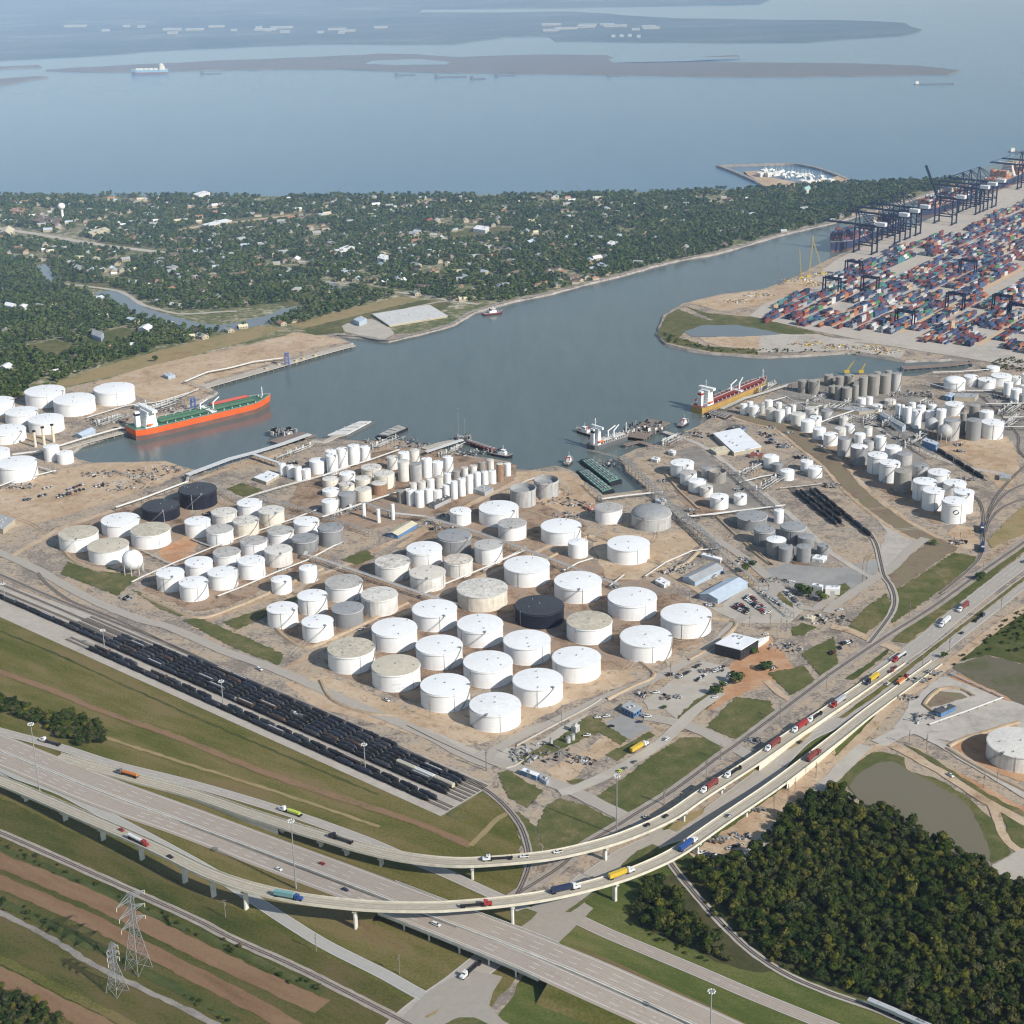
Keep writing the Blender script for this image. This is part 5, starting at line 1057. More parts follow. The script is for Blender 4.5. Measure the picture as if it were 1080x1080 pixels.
# ------------------------------------------------------------------ road vehicles
for nm, c in (('paint white', (.74, .74, .73)), ('paint silver', (.45, .46, .47)), ('paint black', (.02, .02, .022)), ('paint grey', (.16, .165, .17)), ('paint red', (.35, .035, .03)), ('paint blue', (.03, .08, .26)), ('paint navy', (.025, .035, .08)), ('paint sand', (.46, .41, .33)), ('paint yellow', (.62, .43, .04)), ('paint orange', (.55, .17, .03)), ('paint maroon', (.22, .05, .04)), ('paint teal', (.18, .36, .36)), ('paint lime', (.5, .58, .08)), ('paint green', (.05, .16, .08))):
    plain(nm, c, .35, .05, .5, .5)
plain('glass', (.025, .03, .035), .12, .1, .5, .6); plain('tyre', (.02, .02, .02), .9, .1, 1)
def car_mesh(pk, kind):
    mb = MB(); L = 4.7 if kind == 'car' else 5.6; w = .92
    body = [(-L / 2, .45), (-L / 2 + .1, .95), (L / 2 - 1.2, .98), (L / 2 - .1, .78), (L / 2, .4)] if kind == 'car' else [(-L / 2, .55), (-L / 2, 1.15), (L / 2 - 1.5, 1.2), (L / 2 - .1, 1.05), (L / 2, .55)]
    cab = [(-1.9, .95), (-1.3, 1.45), (.35, 1.45), (1.05, .97)] if kind == 'car' else [(-.5, 1.15), (-.35, 1.8), (1.0, 1.8), (1.6, 1.18)] if kind == 'pickup' else [(-2.6, 1.15), (-2.4, 1.85), (.7, 1.85), (1.5, 1.18)]
    for pr, ww, m in ((body, w, 0), (cab, w * .84, 1)):
        n = len(pr); vs = [(x, -ww, z) for x, z in pr] + [(x, ww, z) for x, z in pr]
        fs = [tuple(range(n)), tuple(range(2 * n - 1, n - 1, -1))] + [(i + 1, i, n + i, n + i + 1) for i in range(n - 1)]
        mb.faces(vs, fs, m)
    t = cab[1], cab[2]; mb.box(((t[0][0] + t[1][0]) / 2, 0, t[0][1] + .03), (t[1][0] - t[0][0], w * 1.6, .07), 0, 0)
    if kind == 'pickup': mb.box((-1.7, 0, 1.17), (2.0, 1.5, .06), 0, 2)
    for x in (-L / 2 + .95, L / 2 - 1.0):
        for y in (-w, w): mb.tube((x, y - .1, .34), (x, y + .1, .34), .34, 10, m=2)
    return mb, [M[pk], M['glass'], M['tyre']]
CARM = {}
CW = {'paint white': 'white', 'paint silver': 'silver', 'paint black': 'black', 'paint grey': 'dark grey', 'paint red': 'red', 'paint blue': 'blue', 'paint navy': 'navy', 'paint sand': 'sand coloured', 'paint maroon': 'maroon', 'paint yellow': 'yellow', 'paint orange': 'orange', 'paint lime': 'lime', 'paint teal': 'teal', 'paint green': 'green'}
def car(p, ang, pk, kind, where, group, z=.3, moving=False, label=None):
    nm = {'car': 'car', 'pickup': 'pickup_truck', 'suv': 'car'}[kind]
    if (pk, kind) not in CARM:
        mb, ms = car_mesh(pk, kind); o = mb.build(('moving_' if moving else 'parked_') + nm if nm == 'car' else nm, ms); CARM[pk, kind] = o.data
    else: o = bpy.data.objects.new(('moving_' if moving else 'parked_') + nm if nm == 'car' else nm, CARM[pk, kind]); COL.objects.link(o)
    o.location = (p.x, p.y, z); o.rotation_euler.z = ang
    tag(o, label or f"{CW[pk]} {'pickup truck' if kind == 'pickup' else 'car'} {where}", 'pickup' if kind == 'pickup' else 'car', group, False, None); return o
def pick(): return rnd.choices(['paint white', 'paint silver', 'paint black', 'paint grey', 'paint red', 'paint blue', 'paint navy', 'paint sand', 'paint maroon'], [.32, .14, .16, .12, .06, .04, .05, .06, .05])[0], rnd.choices(['car', 'suv', 'pickup'], [.45, .2, .35])[0]
def lot(a, b, where, group, n, dirp, fill=.85, z=.42):
    """a row of cars from photo position a to b, nosed along photo direction dirp"""
    A, B = P(*a), P(*b); d = P(*dirp[1]) - P(*dirp[0]); ang = math.atan2(d.y, d.x)
    for i in range(n):
        if rnd.random() > fill: continue
        pk, kd = pick(); car(A.lerp(B, (i + .5) / n), ang + rnd.uniform(-.05, .05) + (math.pi if rnd.random() < .5 else 0), pk, kd, where, group, z)
JD = (g('J', 500, 800), g('J', 560, 760))
for (ax, ay, bx, by), n, wh in (((500, 755, 590, 800), 8, 'in office car park row one'), ((525, 740, 600, 790), 8, 'in office car park row two'), ((565, 705, 690, 800), 11, 'in office car park row three'), ((590, 690, 715, 795), 11, 'in office car park row four'),
                                ((660, 675, 790, 755), 11, 'parked along the office pipe rack'), ((800, 670, 890, 755), 9, 'in the farthest office parking row'), ((560, 490, 690, 600), 0, '')):
    if n: lot(g('J', ax, ay), g('J', bx, by), wh, 'cars in the office car park', n, JD, .9)
lot(g('J', 380, 590), g('J', 450, 565), 'behind the long pale workshop', 'cars by the workshops', 5, (g('J', 400, 560), g('J', 420, 580)))
lot(g('J', 345, 745), g('J', 400, 755), 'in front of the blue gabled shed', 'cars by the workshops', 4, (g('J', 400, 720), g('J', 420, 760)))
KD = (g('K', 200, 460), g('K', 240, 430))
for (ax, ay, bx, by), n, wh in (((190, 465, 260, 425), 5, 'at the left edge of the tan site car park'), ((290, 405, 320, 385), 2, 'near the black office'), ((295, 480, 350, 445), 4, 'in the middle of the tan site car park'), ((395, 430, 450, 400), 4, 'near the dark container of the tan site car park'), ((455, 505, 495, 480), 3, 'beside the white trailer of the tan site car park'), ((480, 460, 500, 430), 2, 'at the right end of the tan site car park')):
    lot(g('K', ax, ay), g('K', bx, by), wh, 'cars in the site car park', n, KD, 1)
lot(g('S', -30, 275), g('S', 40, 235), 'in the lower grass row', 'cars on the grass beside the railway', 5, (g('S', 0, 260), g('S', 20, 290)), .95, .35)
lot(g('S', 40, 215), g('S', 100, 200), 'in the upper grass row', 'cars on the grass beside the railway', 5, (g('S', 0, 260), g('S', 20, 290)), .95, .35)
for row, (ax, ay, bx, by) in enumerate(((320, 840, 430, 810), (330, 830, 600, 760), (240, 790, 330, 770), (215, 835, 270, 820), (130, 855, 190, 845), (380, 800, 480, 760))):
    lot(g('A', ax, ay), g('A', bx, by), f'in dirt yard row {["one", "two", "three", "four", "five", "six"][row]}', 'vehicles on the dirt yard below the slip', (6, 12, 4, 3, 3, 6)[row], (g('A', 300, 800), g('A', 320, 830)), .85, .35)
lot(g('U', 260, 850), g('U', 420, 890), 'on sand beneath the flyover', 'cars beneath the flyover', 6, (g('U', 300, 860), g('U', 340, 850)), .9, .35)
lot(g('U', 470, 845), g('U', 560, 815), 'on the dirt track by the woods edge', 'cars beneath the flyover', 4, (g('U', 470, 845), g('U', 560, 815)), .9, .45)
lot(g('O', 540, 460), g('O', 690, 560), 'along the ditch near the skylit warehouse', 'cars near the skylit warehouse', 7, (g('O', 560, 460), g('O', 620, 470)), .8, .35)
for x, y, pk, kd, d, wh in (('I', (728, 740), 'paint black', 'car', 0, 'on the grey lot of the blue office'), ('I', (890, 715), 'paint navy', 'car', 0, 'beside the blue office'), ('I', (935, 685), 'paint white', 'pickup', 0, 'behind the blue office'), ('I', (915, 675), 'paint silver', 'car', 0, 'behind the blue office'), ('I', (650, 690), 'paint white', 'car', 0, 'on the grass left of the blue office'), ('I', (700, 683), 'paint white', 'pickup', 0, 'on the grass left of the blue office'),
                             ('T', (775, 293), 'paint lime', 'car', 1, 'on the street beside the central lawn'), ('T', (805, 278), 'paint grey', 'car', 1, 'on the street beside the central lawn'), ('T', (860, 241), 'paint grey', 'car', 1, 'on the street beside the central lawn'), ('T', (1040, 112), 'paint white', 'pickup', 1, 'on the street beside the central lawn'), ('T', (590, 90), 'paint white', 'pickup', 0, 'by the upright grey vessels'), ('T', (575, 240), 'paint white', 'car', 0, 'on the dirt below the upright vessels'),
                             ('T', (930, 555), 'paint silver', 'car', 0, 'in the grass under the second flyover'), ('b', (507, 145), 'paint white', 'suv', 2, 'driving on the road above the rail yard'), ('L', (660, 318), 'paint white', 'pickup', 3, 'on the dirt road above the pond'), ('J', (838, 620), 'paint white', 'suv', 0, 'at the corner of the gravel lot'), ('R', (30, 780), 'paint white', 'pickup', 0, 'at the street end right of the car parks'), ('F', (225, 295), 'paint white', 'pickup', 0, 'between the middle tanks'), ('F', (265, 275), 'paint grey', 'car', 0, 'between the middle tanks'), ('F', (365, 700), 'paint white', 'pickup', 2, 'on the verge of the perimeter road'), ('K', (65, 548), 'paint white', 'pickup', 0, 'at the bottom of the site car park'), ('K', (690, 215), 'paint white', 'car', 0, 'behind the black office'), ('K', (400, 575), 'paint white', 'car', 0, 'in the shrubs by the site car park')):
    dirs = [(g('I', 700, 740), g('I', 760, 735)), (g('T', 775, 293), g('T', 860, 241)), (g('b', 400, 100), g('b', 560, 175)), (g('L', 640, 310), g('L', 850, 450))][d]; q = P(*dirs[1]) - P(*dirs[0])
    car(P(*g(x, *y)), math.atan2(q.y, q.x), pk, kd, wh, None, .45)
# trucks
def truck(p, ang, cab, load, label, z=0.0):
    o = thing('truck', label, 'truck', (p.x, p.y, z), ang)
    mb = MB(); mb.box((6.3, 0, 1.1), (6.4, 1.2, .35)); mb.prism([(7.0, -1.2), (9.6, -1.15), (9.6, 1.15), (7.0, 1.2)], .9, 2.2); mb.prism([(4.9, -1.22), (7.2, -1.22), (7.2, 1.22), (4.9, 1.22)], .9, 3.5); mb.box((5.3, 0, 3.7), (.9, 2.0, .5)); mb.build('cab', M[cab], o)
    mb = MB(); mb.box((7.22, 0, 2.9), (.06, 2.0, .8)); mb.box((6.6, 1.24, 2.85), (.9, .05, .7)); mb.box((6.6, -1.24, 2.85), (.9, .05, .7)); mb.build('windscreen', M['glass'], o)
    mb = MB(); mb.box((-2.2, 0, 1.2), (13.4, 2.3, .3)); mb.build('trailer', M['under black'], o)
    kind, col = load
    if kind == 'box':
        mb = MB(); mb.box((-2.4, 0, 2.75), (12.4, 2.45, 2.75)); mb.build('container', M[col], o)
        mb = MB(); [mb.box((x, 0, 2.75), (.1, 2.52, 2.6)) for x in np.linspace(-8.4, 3.6, 14)]; mb.build('container_ribs', M[col], o)
    elif kind == 'tank':
        mb = MB(); mb.tube((-8.6, 0, 2.45), (4.0, 0, 2.45), 1.1, 14); mb.build('tank', M[col], o, True)
    elif kind == 'dump':
        mb = MB(); mb.box((-2.4, 0, 2.0), (9.5, 2.4, 1.4)); mb.build('load_bed', M[col], o)
    else:
        mb = MB(); mb.box((-8.2, 0, 1.9), (.15, 2.3, 1.1)); mb.box((4.0, 0, 1.9), (.15, 2.3, 1.1)); mb.build('bulkhead', M['under black'], o)
    mb = MB()
    for x in (-7.8, -6.5, 4.2, 5.5, 8.7):
        for y in (-1.0, 1.0): mb.tube((x, y - .22, .5), (x, y + .22, .5), .5, 10)
    mb.build('wheels', M['tyre'], o); return o
def on_line(L, px, py, rev=False, lat=0.0):
    p = min(range(len(L)), key=lambda i: (pix(L[i])[0] - px) ** 2 + (pix(L[i])[1] - py) ** 2); q = L[min(p + 2, len(L) - 1)] - L[max(p - 2, 0)]; a = math.atan2(q.y, q.x); n = Vector((-math.sin(a), math.cos(a), 0))
    return L[p] + n * lat, a + (math.pi if rev else 0), L[p].z
FR = line([(-60, 753), (0, 771), (60, 787), (120, 806), (200, 826), (298, 855), (380, 884), (425, 903)], .36)
BV = line([(778, 838), (820, 806), (847, 779), (885, 760), (925, 734), (978, 694), (1047, 640), (1085, 611), (1180, 545)], .36)
BW = line([(925, 712), (945, 697), (975, 676), (1016, 642), (1080, 593), (1180, 522)], .36)
for Lr, x, y, rev, lat, cab, load, lab in ((F1L, 150, 886, 0, -1.8, 'paint red', ('tank', 'paint white'), 'red cab truck with white tank heading down the front flyover'), (F1L, 304, 942, 0, -1.8, 'paint blue', ('box', 'paint teal'), 'blue cab truck with teal container on the front flyover'),
        (F1L, 500, 955, 0, -1.8, 'paint red', ('flat', ''), 'bright red cab truck with empty trailer on the front flyover'), (F1L, 598, 940, 0, 1.0, 'paint white', ('box', 'paint navy'), 'white cab truck with navy container on the front flyover'),
        (F1L, 655, 925, 0, 1.0, 'paint white', ('box', 'paint yellow'), 'white cab truck with yellow container on the front flyover'), (F1L, 725, 892, 0, -1, 'paint white', ('box', 'paint blue'), 'white cab truck with bright blue container on the front flyover'),
        (F1L, 857, 798, 0, -1, 'paint maroon', ('box', 'paint maroon'), 'maroon container truck on the front flyover near its top end'), (F2L, 135, 819, 1, 1, 'paint grey', ('tank', 'paint orange'), 'rust orange tank truck at the left start of the second flyover'),
        (F2L, 360, 888, 1, 1.5, 'paint black', ('flat', ''), 'black truck with empty flatbed on the second flyover'), (F2L, 522, 908, 1, 1.2, 'paint white', ('flat', ''), 'white cab truck with empty flatbed on the second flyover'),
        (F2L, 748, 834, 1, 1.2, 'paint white', ('box', 'paint maroon'), 'white cab truck with red container, lowest of three on the second flyover'), (F2L, 774, 817, 1, 1.2, 'paint white', ('flat', ''), 'white cab flatbed truck between red containers on the second flyover'),
        (F2L, 816, 788, 1, 1.2, 'paint white', ('box', 'paint maroon'), 'white cab truck with red container, middle of three on the second flyover'), (F2L, 843, 769, 1, 1.2, 'paint white', ('box', 'paint red'), 'white cab truck with red container, highest of three on the second flyover'),
        (F2L, 862, 756, 1, 1.2, 'paint white', ('flat', ''), 'white cab truck with grey flatbed near the cream retaining wall'), (F2L, 886, 741, 1, .5, 'paint red', ('box', 'paint silver'), 'red cab truck with silver trailer at the flyover ramp foot'),
        (F2L, 919, 718, 1, 0, 'paint navy', ('box', 'paint yellow'), 'navy cab truck with yellow container at the flyover ramp foot'), (BW, 948, 697, 1, 0, 'paint red', ('tank', 'paint silver'), 'red cab truck with silver tank beside the grass median'),
        (BW, 995, 659, 1, 0, 'paint white', ('box', 'paint white'), 'white box truck on the upper boulevard lanes'), (BW, 1016, 642, 1, 0, 'paint white', ('box', 'paint maroon'), 'white cab truck with red load on the upper boulevard lanes'),
        (BV, 1032, 651, 0, -1, 'paint navy', ('flat', ''), 'navy cab truck with grey flatbed on the lower boulevard lanes'), (BV, 951, 718, 0, -3, 'paint maroon', ('dump', 'paint orange'), 'rust coloured dump truck on the lower boulevard lanes'),
        (FR, 50, 786, 1, 1, 'paint white', ('flat', ''), 'white cab truck with empty flatbed at the far left of the highway'), (FR, 303, 857, 1, 0, 'paint white', ('dump', 'paint lime'), 'white truck with lime yellow load on the frontage road')):
    p, a, z = on_line(Lr, x, y, rev, lat); truck(p, a, cab, load, lab, z + .06)
q = P(497, 1025); q2 = P(480, 1040); truck(q, math.atan2(q2.y - q.y, q2.x - q.x), 'paint white', ('flat', ''), 'white tractor truck emerging beneath the highway bridge', .45)
q = P(*g('T', 885, 165)); q2 = P(*g('T', 800, 215)); truck(q, math.atan2(q2.y - q.y, q2.x - q.x) + math.pi, 'paint white', ('box', 'paint yellow'), 'truck with yellow trailer parked beside the central lawn', .45)
for Lr, x, y, rev, lat, pk, kd, lab in ((F1L, 128, 878, 0, 1.8, 'paint red', 'car', 'red car on the left part of the front flyover'), (F1L, 184, 903, 0, -1.8, 'paint black', 'car', 'black car on the left part of the front flyover'), (F1L, 770, 861, 0, 0, 'paint silver', 'pickup', 'silver pickup towing up the front flyover'),
        (F2L, 557.5, 905.5, 1, 1.5, 'paint white', 'pickup', 'white pickup, left of two on the second flyover'), (F2L, 586, 901.5, 1, 1.5, 'paint white', 'pickup', 'white pickup, right of two on the second flyover'), (F2L, 686, 872.5, 1, 1.5, 'paint black', 'car', 'black car, left of two on the second flyover'), (F2L, 704, 863, 1, 1.5, 'paint black', 'car', 'black car, right of two on the second flyover'),
        (LL, 301, 916, 0, -3.6, 'paint white', 'car', 'white car on the near lanes of the main highway'), (UL, 339, 912, 1, 0, 'paint red', 'car', 'red car on the far lanes of the main highway'), (LL, 361, 937, 0, 0, 'paint navy', 'car', 'navy car about to pass beneath the front flyover'), (LL, 463, 979, 0, 0, 'paint white', 'suv', 'white car on the highway bridge'),
        (BV, 939, 719, 0, 3, 'paint white', 'pickup', 'white pickup on the lower boulevard lanes'), (BV, 1014, 668, 0, -2, 'paint black', 'car', 'black car on the lower boulevard lanes'), (BV, 845, 788, 0, -1, 'paint black', 'car', 'black car on the surface lanes between the flyovers'), (BW, 1077, 592, 1, 0, 'paint grey', 'suv', 'dark car at the right edge of the boulevard'), (F2L, 934, 695, 1, -3, 'paint maroon', 'suv', 'maroon van beside the orange barrels of the ramp'), (F2L, 926, 700, 1, -4, 'paint maroon', 'suv', 'second maroon van beside the ramp')):
    p, a, z = on_line(Lr, x, y, rev, lat); car(p, a, pk, kd, '', None, z + .06, True, lab)
# ------------------------------------------------------------------ container terminal
CC = [('red', (.19, .062, .055), .29), ('blue', (.062, .095, .185), .21), ('navy', (.035, .042, .075), .20), ('white', (.55, .55, .55), .06), ('grey', (.30, .31, .32), .08), ('orange', (.38, .165, .08), .06), ('teal', (.07, .20, .21), .04), ('sand', (.44, .34, .24), .05), ('green', (.08, .22, .09), .03)]
for n_, c, _ in CC: plain('box ' + n_, c, .6, .22, .15)
QD = (P(1022, 212) - P(877, 272)); QD.z = 0; QD.normalize(); QN = Vector((QD.y, -QD.x, 0)); QA = math.atan2(QD.y, QD.x); Q0 = P(877, 272)
TERM = [(800, 337), (822, 322), (842, 309), (872, 303), (890, 286), (925, 268), (960, 258), (1000, 246), (1060, 219), (1110, 205), (1150, 225), (1150, 390), (1080, 372), (1020, 365), (985, 363), (930, 350), (870, 345), (810, 341)]
def boxfaces(vs, fs, c, d, ang):
    b = len(vs); ca, sa = math.cos(ang), math.sin(ang)
    for z in (0, d[2]):
        for x, y in ((-1, -1), (1, -1), (1, 1), (-1, 1)):
            X, Y = x * d[0] / 2, y * d[1] / 2; vs.append((c[0] + X * ca - Y * sa, c[1] + X * sa + Y * ca, c[2] + z))
    fs += [(b + 4, b + 5, b + 6, b + 7), (b, b + 1, b + 5, b + 4), (b + 1, b + 2, b + 6, b + 5), (b + 2, b + 3, b + 7, b + 6), (b + 3, b, b + 4, b + 7)]
from mathutils import noise as mnoise
stacks = []; q = random.Random(5); last = 0
for bi in range(0, 30):                                   # blocks parallel to the quay
    o0 = 60 + bi * 26.5
    for si in range(-30, 130):
        for r in range(6):
            o = o0 + r * 2.75; s = si * 12.9 + (6.4 if bi % 2 else 0); p = Q0 + QD * s + QN * o
            if p.y > 6000: continue
            x, y = pix(p)
            if not (790 < x < 1110 and 190 < y < 392) or not inside(x, y, TERM): continue
            f = mnoise.noise(Vector((s / 75.0, bi * 1.7, 3.1))); h = mnoise.noise(Vector((s / 60.0, bi * 2.3, r * .2 + 9)))
            if f < -.3 or q.random() < .1: continue
            n = max(1, min(5, int(2.3 + 2.6 * h + q.uniform(-.5, .8)))); col0 = last if q.random() < .4 else q.choices(range(9), [c[2] for c in CC])[0]; last = col0
            for k in range(n):
                col = col0 if q.random() < .6 else q.choices(range(9), [c[2] for c in CC])[0]; stacks.append((y, k == n - 1, p, .22 + k * 2.62, col))
stacks.sort(key=lambda t: -t[0])
CONT = {}; rest_v, rest_f, rest_m = [], [], []; made = 0
for y, top, p, z, col in stacks:
    if made < 296 and top and pix(p)[0] < 1085:
        nm = CC[col][0]
        if nm not in CONT:
            mb = MB(); mb.box((0, 0, 1.3), (12.19, 2.44, 2.58)); [mb.box((x_, 0, 1.3), (.16, 2.5, 2.3)) for x_ in np.linspace(-5.4, 5.4, 9)]
            o = mb.build('shipping_container', M['box ' + nm]); CONT[nm] = o.data
        else: o = bpy.data.objects.new('shipping_container', CONT[nm]); COL.objects.link(o)
        o.location = (p.x, p.y, z); o.rotation_euler.z = QA; made += 1
        tag(o, f'{nm} shipping container on top of a stack in the near part of the terminal', 'container', f'{nm} containers on the near stacks', True)
    else:
        boxfaces(rest_v, rest_f, (p.x, p.y, z), (12.19, 2.44, 2.6), QA); rest_m += [col] * 5
me = bpy.data.meshes.new('container_stacks'); me.from_pydata(rest_v, [], rest_f)
for n_, _, _ in CC: me.materials.append(M['box ' + n_])
me.polygons.foreach_set('material_index', rest_m); me.update(); o = bpy.data.objects.new('container_stacks', me); COL.objects.link(o); o['kind'] = 'stuff'; o['label'] = 'far mass of stacked containers of many colours'; o['category'] = 'containers'
for bi in range(0, 30, 2):                                 # tan truck lanes between the blocks
    mb = MB(); o_ = 60 + bi * 26.5 - 6.4; segs = []
    for si in range(-30, 130):
        p = Q0 + QD * (si * 12.9) + QN * o_; x, y = pix(p)
        if p.y < 6000 and 790 < x < 1120 and inside(x, y, TERM): segs.append(p + Vector((0, 0, .3)))
    if len(segs) > 2: strip(mb, segs, -3.2, 3.2, jit=.3); struct(mb.build('truck_lane', M['container lane']))
plain('crane navy', (.016, .024, .055), .55, .15, .2); plain('crane white', (.72, .73, .74), .5, .08, .2); plain('crane yellow', (.55, .40, .06), .6, .12, .2)
def rtg(px, py, label, col='crane navy'):
    p = P(px, py); o = thing('yard_gantry_crane', label, 'gantry crane', (p.x, p.y, .2), QA)
    W, H, B = 23.5, 21, 9
    for y in (-W / 2, W / 2):
        for x in (-B / 2, B / 2): mb = MB(); mb.bar((x, y, 0), (x * .8, y, H), 1.5); mb.build('leg', M[col], o)
        mb = MB(); mb.bar((-B / 2 - 1, y, 1.2), (B / 2 + 1, y, 1.2), 1.4); mb.build('sill_beam', M[col], o)
    for x in (-B / 2 * .8, B / 2 * .8): mb = MB(); mb.bar((x, -W / 2 - 1, H), (x, W / 2 + 1, H), 1.5, 2.0); mb.build('top_beam', M[col], o)
    mb = MB(); mb.box((0, 3, H + 1.6), (6, 6, 2.4)); mb.build('trolley', M[col], o)
for (x, y), w in zip([(953.7, 345), (1007, 326), (1072, 338), (917, 308), (900, 291), (1056, 328), (1020, 290), (877, 309)],
                     ['in front, at the near edge of the terminal', 'right of centre near the terminal front', 'at the right edge over blue boxes', 'left of centre over red boxes', 'farther back at the left of the terminal', 'just left of the right edge', 'in the middle distance at right', 'at the left end of the stacks']):
    rtg(x, y, f'dark blue yard gantry crane {w}')
def sts(px, py, label, up=False):
    p = P(px, py); o = thing('quay_crane', label, 'quay crane', (p.x, p.y, .2), QA)       # +y points to the water
    G_, S_, HB, HA, OUT, BACK, m = 30, 18, 41, 66, 55, 20, M['crane navy']
    for x in (-S_ / 2, S_ / 2):
        for y in (0, G_): mb = MB(); mb.bar((x, y, 0), (x, y, HB + 1), 1.9); mb.build('leg', m, o)
        mb = MB(); mb.bar((x, 0, 14), (x, G_, 14), 1.6); mb.bar((x, 0, HB - 2), (x, G_, HB - 2), 1.6); mb.bar((x, 0, 14), (x, G_, HB - 3), .9); mb.build('portal_beam', m, o)
        mb = MB(); mb.bar((x, G_, HB), (x * .15, G_ + 1, HA), 1.3); mb.bar((x, 0, HB), (x * .15, G_ + 1, HA), .9); mb.build('apex_frame', m, o)
    for y in (0, G_): mb = MB(); mb.bar((-S_ / 2 - 2, y, 2), (S_ / 2 + 2, y, 2), 2.0); mb.build('sill_beam', m, o)
    mb = MB(); mb.bar((-2.2, -BACK, HB + 1.5), (-2.2, G_ + 2, HB + 1.5), 1.3, 2.2); mb.bar((2.2, -BACK, HB + 1.5), (2.2, G_ + 2, HB + 1.5), 1.3, 2.2); mb.build('main_girder', m, o)
    tip = (0, G_ + 2 + OUT, HB + 1.5) if not up else (0, G_ + 2 + OUT * .42, HB + 1.5 + OUT * .88)
    mb = MB(); [mb.bar((x, G_ + 2, HB + 1.5), (x, tip[1], tip[2]), 1.3, 2.0) for x in (-2.2, 2.2)]; [mb.bar((-2.2, G_ + 2 + (tip[1] - G_ - 2) * t, HB + 1.5 + (tip[2] - HB - 1.5) * t), (2.2, G_ + 2 + (tip[1] - G_ - 2) * t, HB + 1.5 + (tip[2] - HB - 1.5) * t), .8) for t in (.25, .5, .75, 1)]; mb.build('boom', m, o)
    mb = MB(); mb.bar((0, G_ + 1, HA), (0, -BACK + 2, HB + 2.5), .5)
    if not up: mb.bar((0, G_ + 1, HA), (0, G_ + 2 + OUT * .5, HB + 2.5), .5); mb.bar((0, G_ + 1, HA), (0, G_ + OUT, HB + 2.5), .5)
    mb.build('stay', m, o)
    mb = MB(); mb.box((0, -9, HB + 5.2), (8, 15, 5.5)); mb.build('machinery_house', M['crane white'], o)
    mb = MB(); mb.box((3.4, G_ + 8, HB - 2), (2.6, 3.2, 2.8)); mb.build('operator_cab', M['crane white'], o)
for (x, y, up), lab in zip([(922, 268, 0), (946, 257, 0), (957, 252.5, 0), (968, 248, 0), (1006, 237, 1), (1031, 226, 0), (1039, 222.5, 0), (1048, 218.8, 0), (1092, 201, 0), (1104, 196.5, 0)],
                          ['nearest navy quay crane with boom over the first container ship', 'second navy quay crane over the first container ship', 'third navy quay crane over the first container ship', 'fourth navy quay crane with white machine house, end of the near group', 'navy quay crane with its boom raised', 'first crane of the far group after the raised boom', 'second crane of the far group after the raised boom', 'third crane of the far group after the raised boom', 'upper boom of the cranes cut by the right edge', 'farthest quay crane at the right edge']):
    sts(x, y, lab, bool(up))

# ------------------------------------------------------------------ ships and boats
def hullmesh(o, L, B, fb, draft_c, mats, sheer=1.5, full=.86, deckm=None, flare=.9, band=.45):
    """loft of stations from stern (x=0) to bow (x=L); waterline at z=0"""
    xs = [0, .02, .06, .12, .25, .5, .75, .85, .92, .97, 1.0]
    def bw(t): return B / 2 * (min(1, .72 + t * 4) if t < .07 else 1.0 if t < full - .08 else max(.0, 1 - ((t - full + .08) / (1.08 - full)) ** 2.2))
    def dk(t): return fb + sheer * max(0, (t - .8) / .2) ** 1.5 + .3 * max(0, (.1 - t) / .1)
    lo, mid_, hi = [], [], []
    for t in xs:
        x = t * L; b = bw(t); d = dk(t); ext = (L * .012 * (t - .9) / .1 if t > .9 else 0)
        lo.append((x, b * flare if t < .9 else b * .7, -2)); mid_.append((x + ext * .5, b * .985, d * band)); hi.append((x + ext, max(b, .4), d))
    def side(A, C, m, name):
        mb = MB()
        for s in (1, -1):
            for i in range(len(A) - 1):
                f = [(A[i][0], s * A[i][1], A[i][2]), (A[i + 1][0], s * A[i + 1][1], A[i + 1][2]), (C[i + 1][0], s * C[i + 1][1], C[i + 1][2]), (C[i][0], s * C[i][1], C[i][2])]
                mb.face(f if s < 0 else f[::-1])
        for e in (0, -1): f = [(A[e][0], A[e][1], A[e][2]), (A[e][0], -A[e][1], A[e][2]), (C[e][0], -C[e][1], C[e][2]), (C[e][0], C[e][1], C[e][2])]; mb.face(f if e == 0 else f[::-1])
        mb.build(name, m, o, True)
    side(lo, mid_, mats[0], 'lower_hull'); side(mid_, hi, mats[1], 'hull')
    mb = MB()
    for i in range(len(hi) - 1): mb.face([(hi[i][0], -hi[i][1], hi[i][2] - .9 if False else hi[i][2] - .05), (hi[i + 1][0], -hi[i + 1][1], hi[i + 1][2] - .05), (hi[i + 1][0], hi[i + 1][1], hi[i + 1][2] - .05), (hi[i][0], hi[i][1], hi[i][2] - .05)])
    mb.build('deck', deckm or mats[1], o)
    mb = MB()
    for s in (1, -1):
        for i in range(len(hi) - 1):
            for z in (.5, 1.1): mb.bar((hi[i][0], s * hi[i][1] * .985, hi[i][2] + z), (hi[i + 1][0], s * hi[i + 1][1] * .985, hi[i + 1][2] + z), .09)
    mb.build('railing', M['crane white'], o)
    return dk
for nm, c in (('hull orange', (.72, .115, .025)), ('hull mud', (.20, .105, .085)), ('deck green', (.05, .15, .085)), ('deck red', (.20, .035, .03)), ('hull ochre', (.44, .28, .085)), ('hull grey', (.12, .125, .13)), ('deck rust', (.24, .18, .14)), ('barge green', (.12, .24, .19)), ('hull black', (.02, .02, .025)), ('ship white', (.78, .78, .76)), ('hull sky', (.25, .45, .68)), ('hull dark blue', (.03, .04, .09)), ('barge maroon', (.20, .035, .03)), ('barge deck', (.22, .22, .22)), ('funnel red', (.42, .06, .04))):
    plain(nm, c, .5, .14, .08, .35)
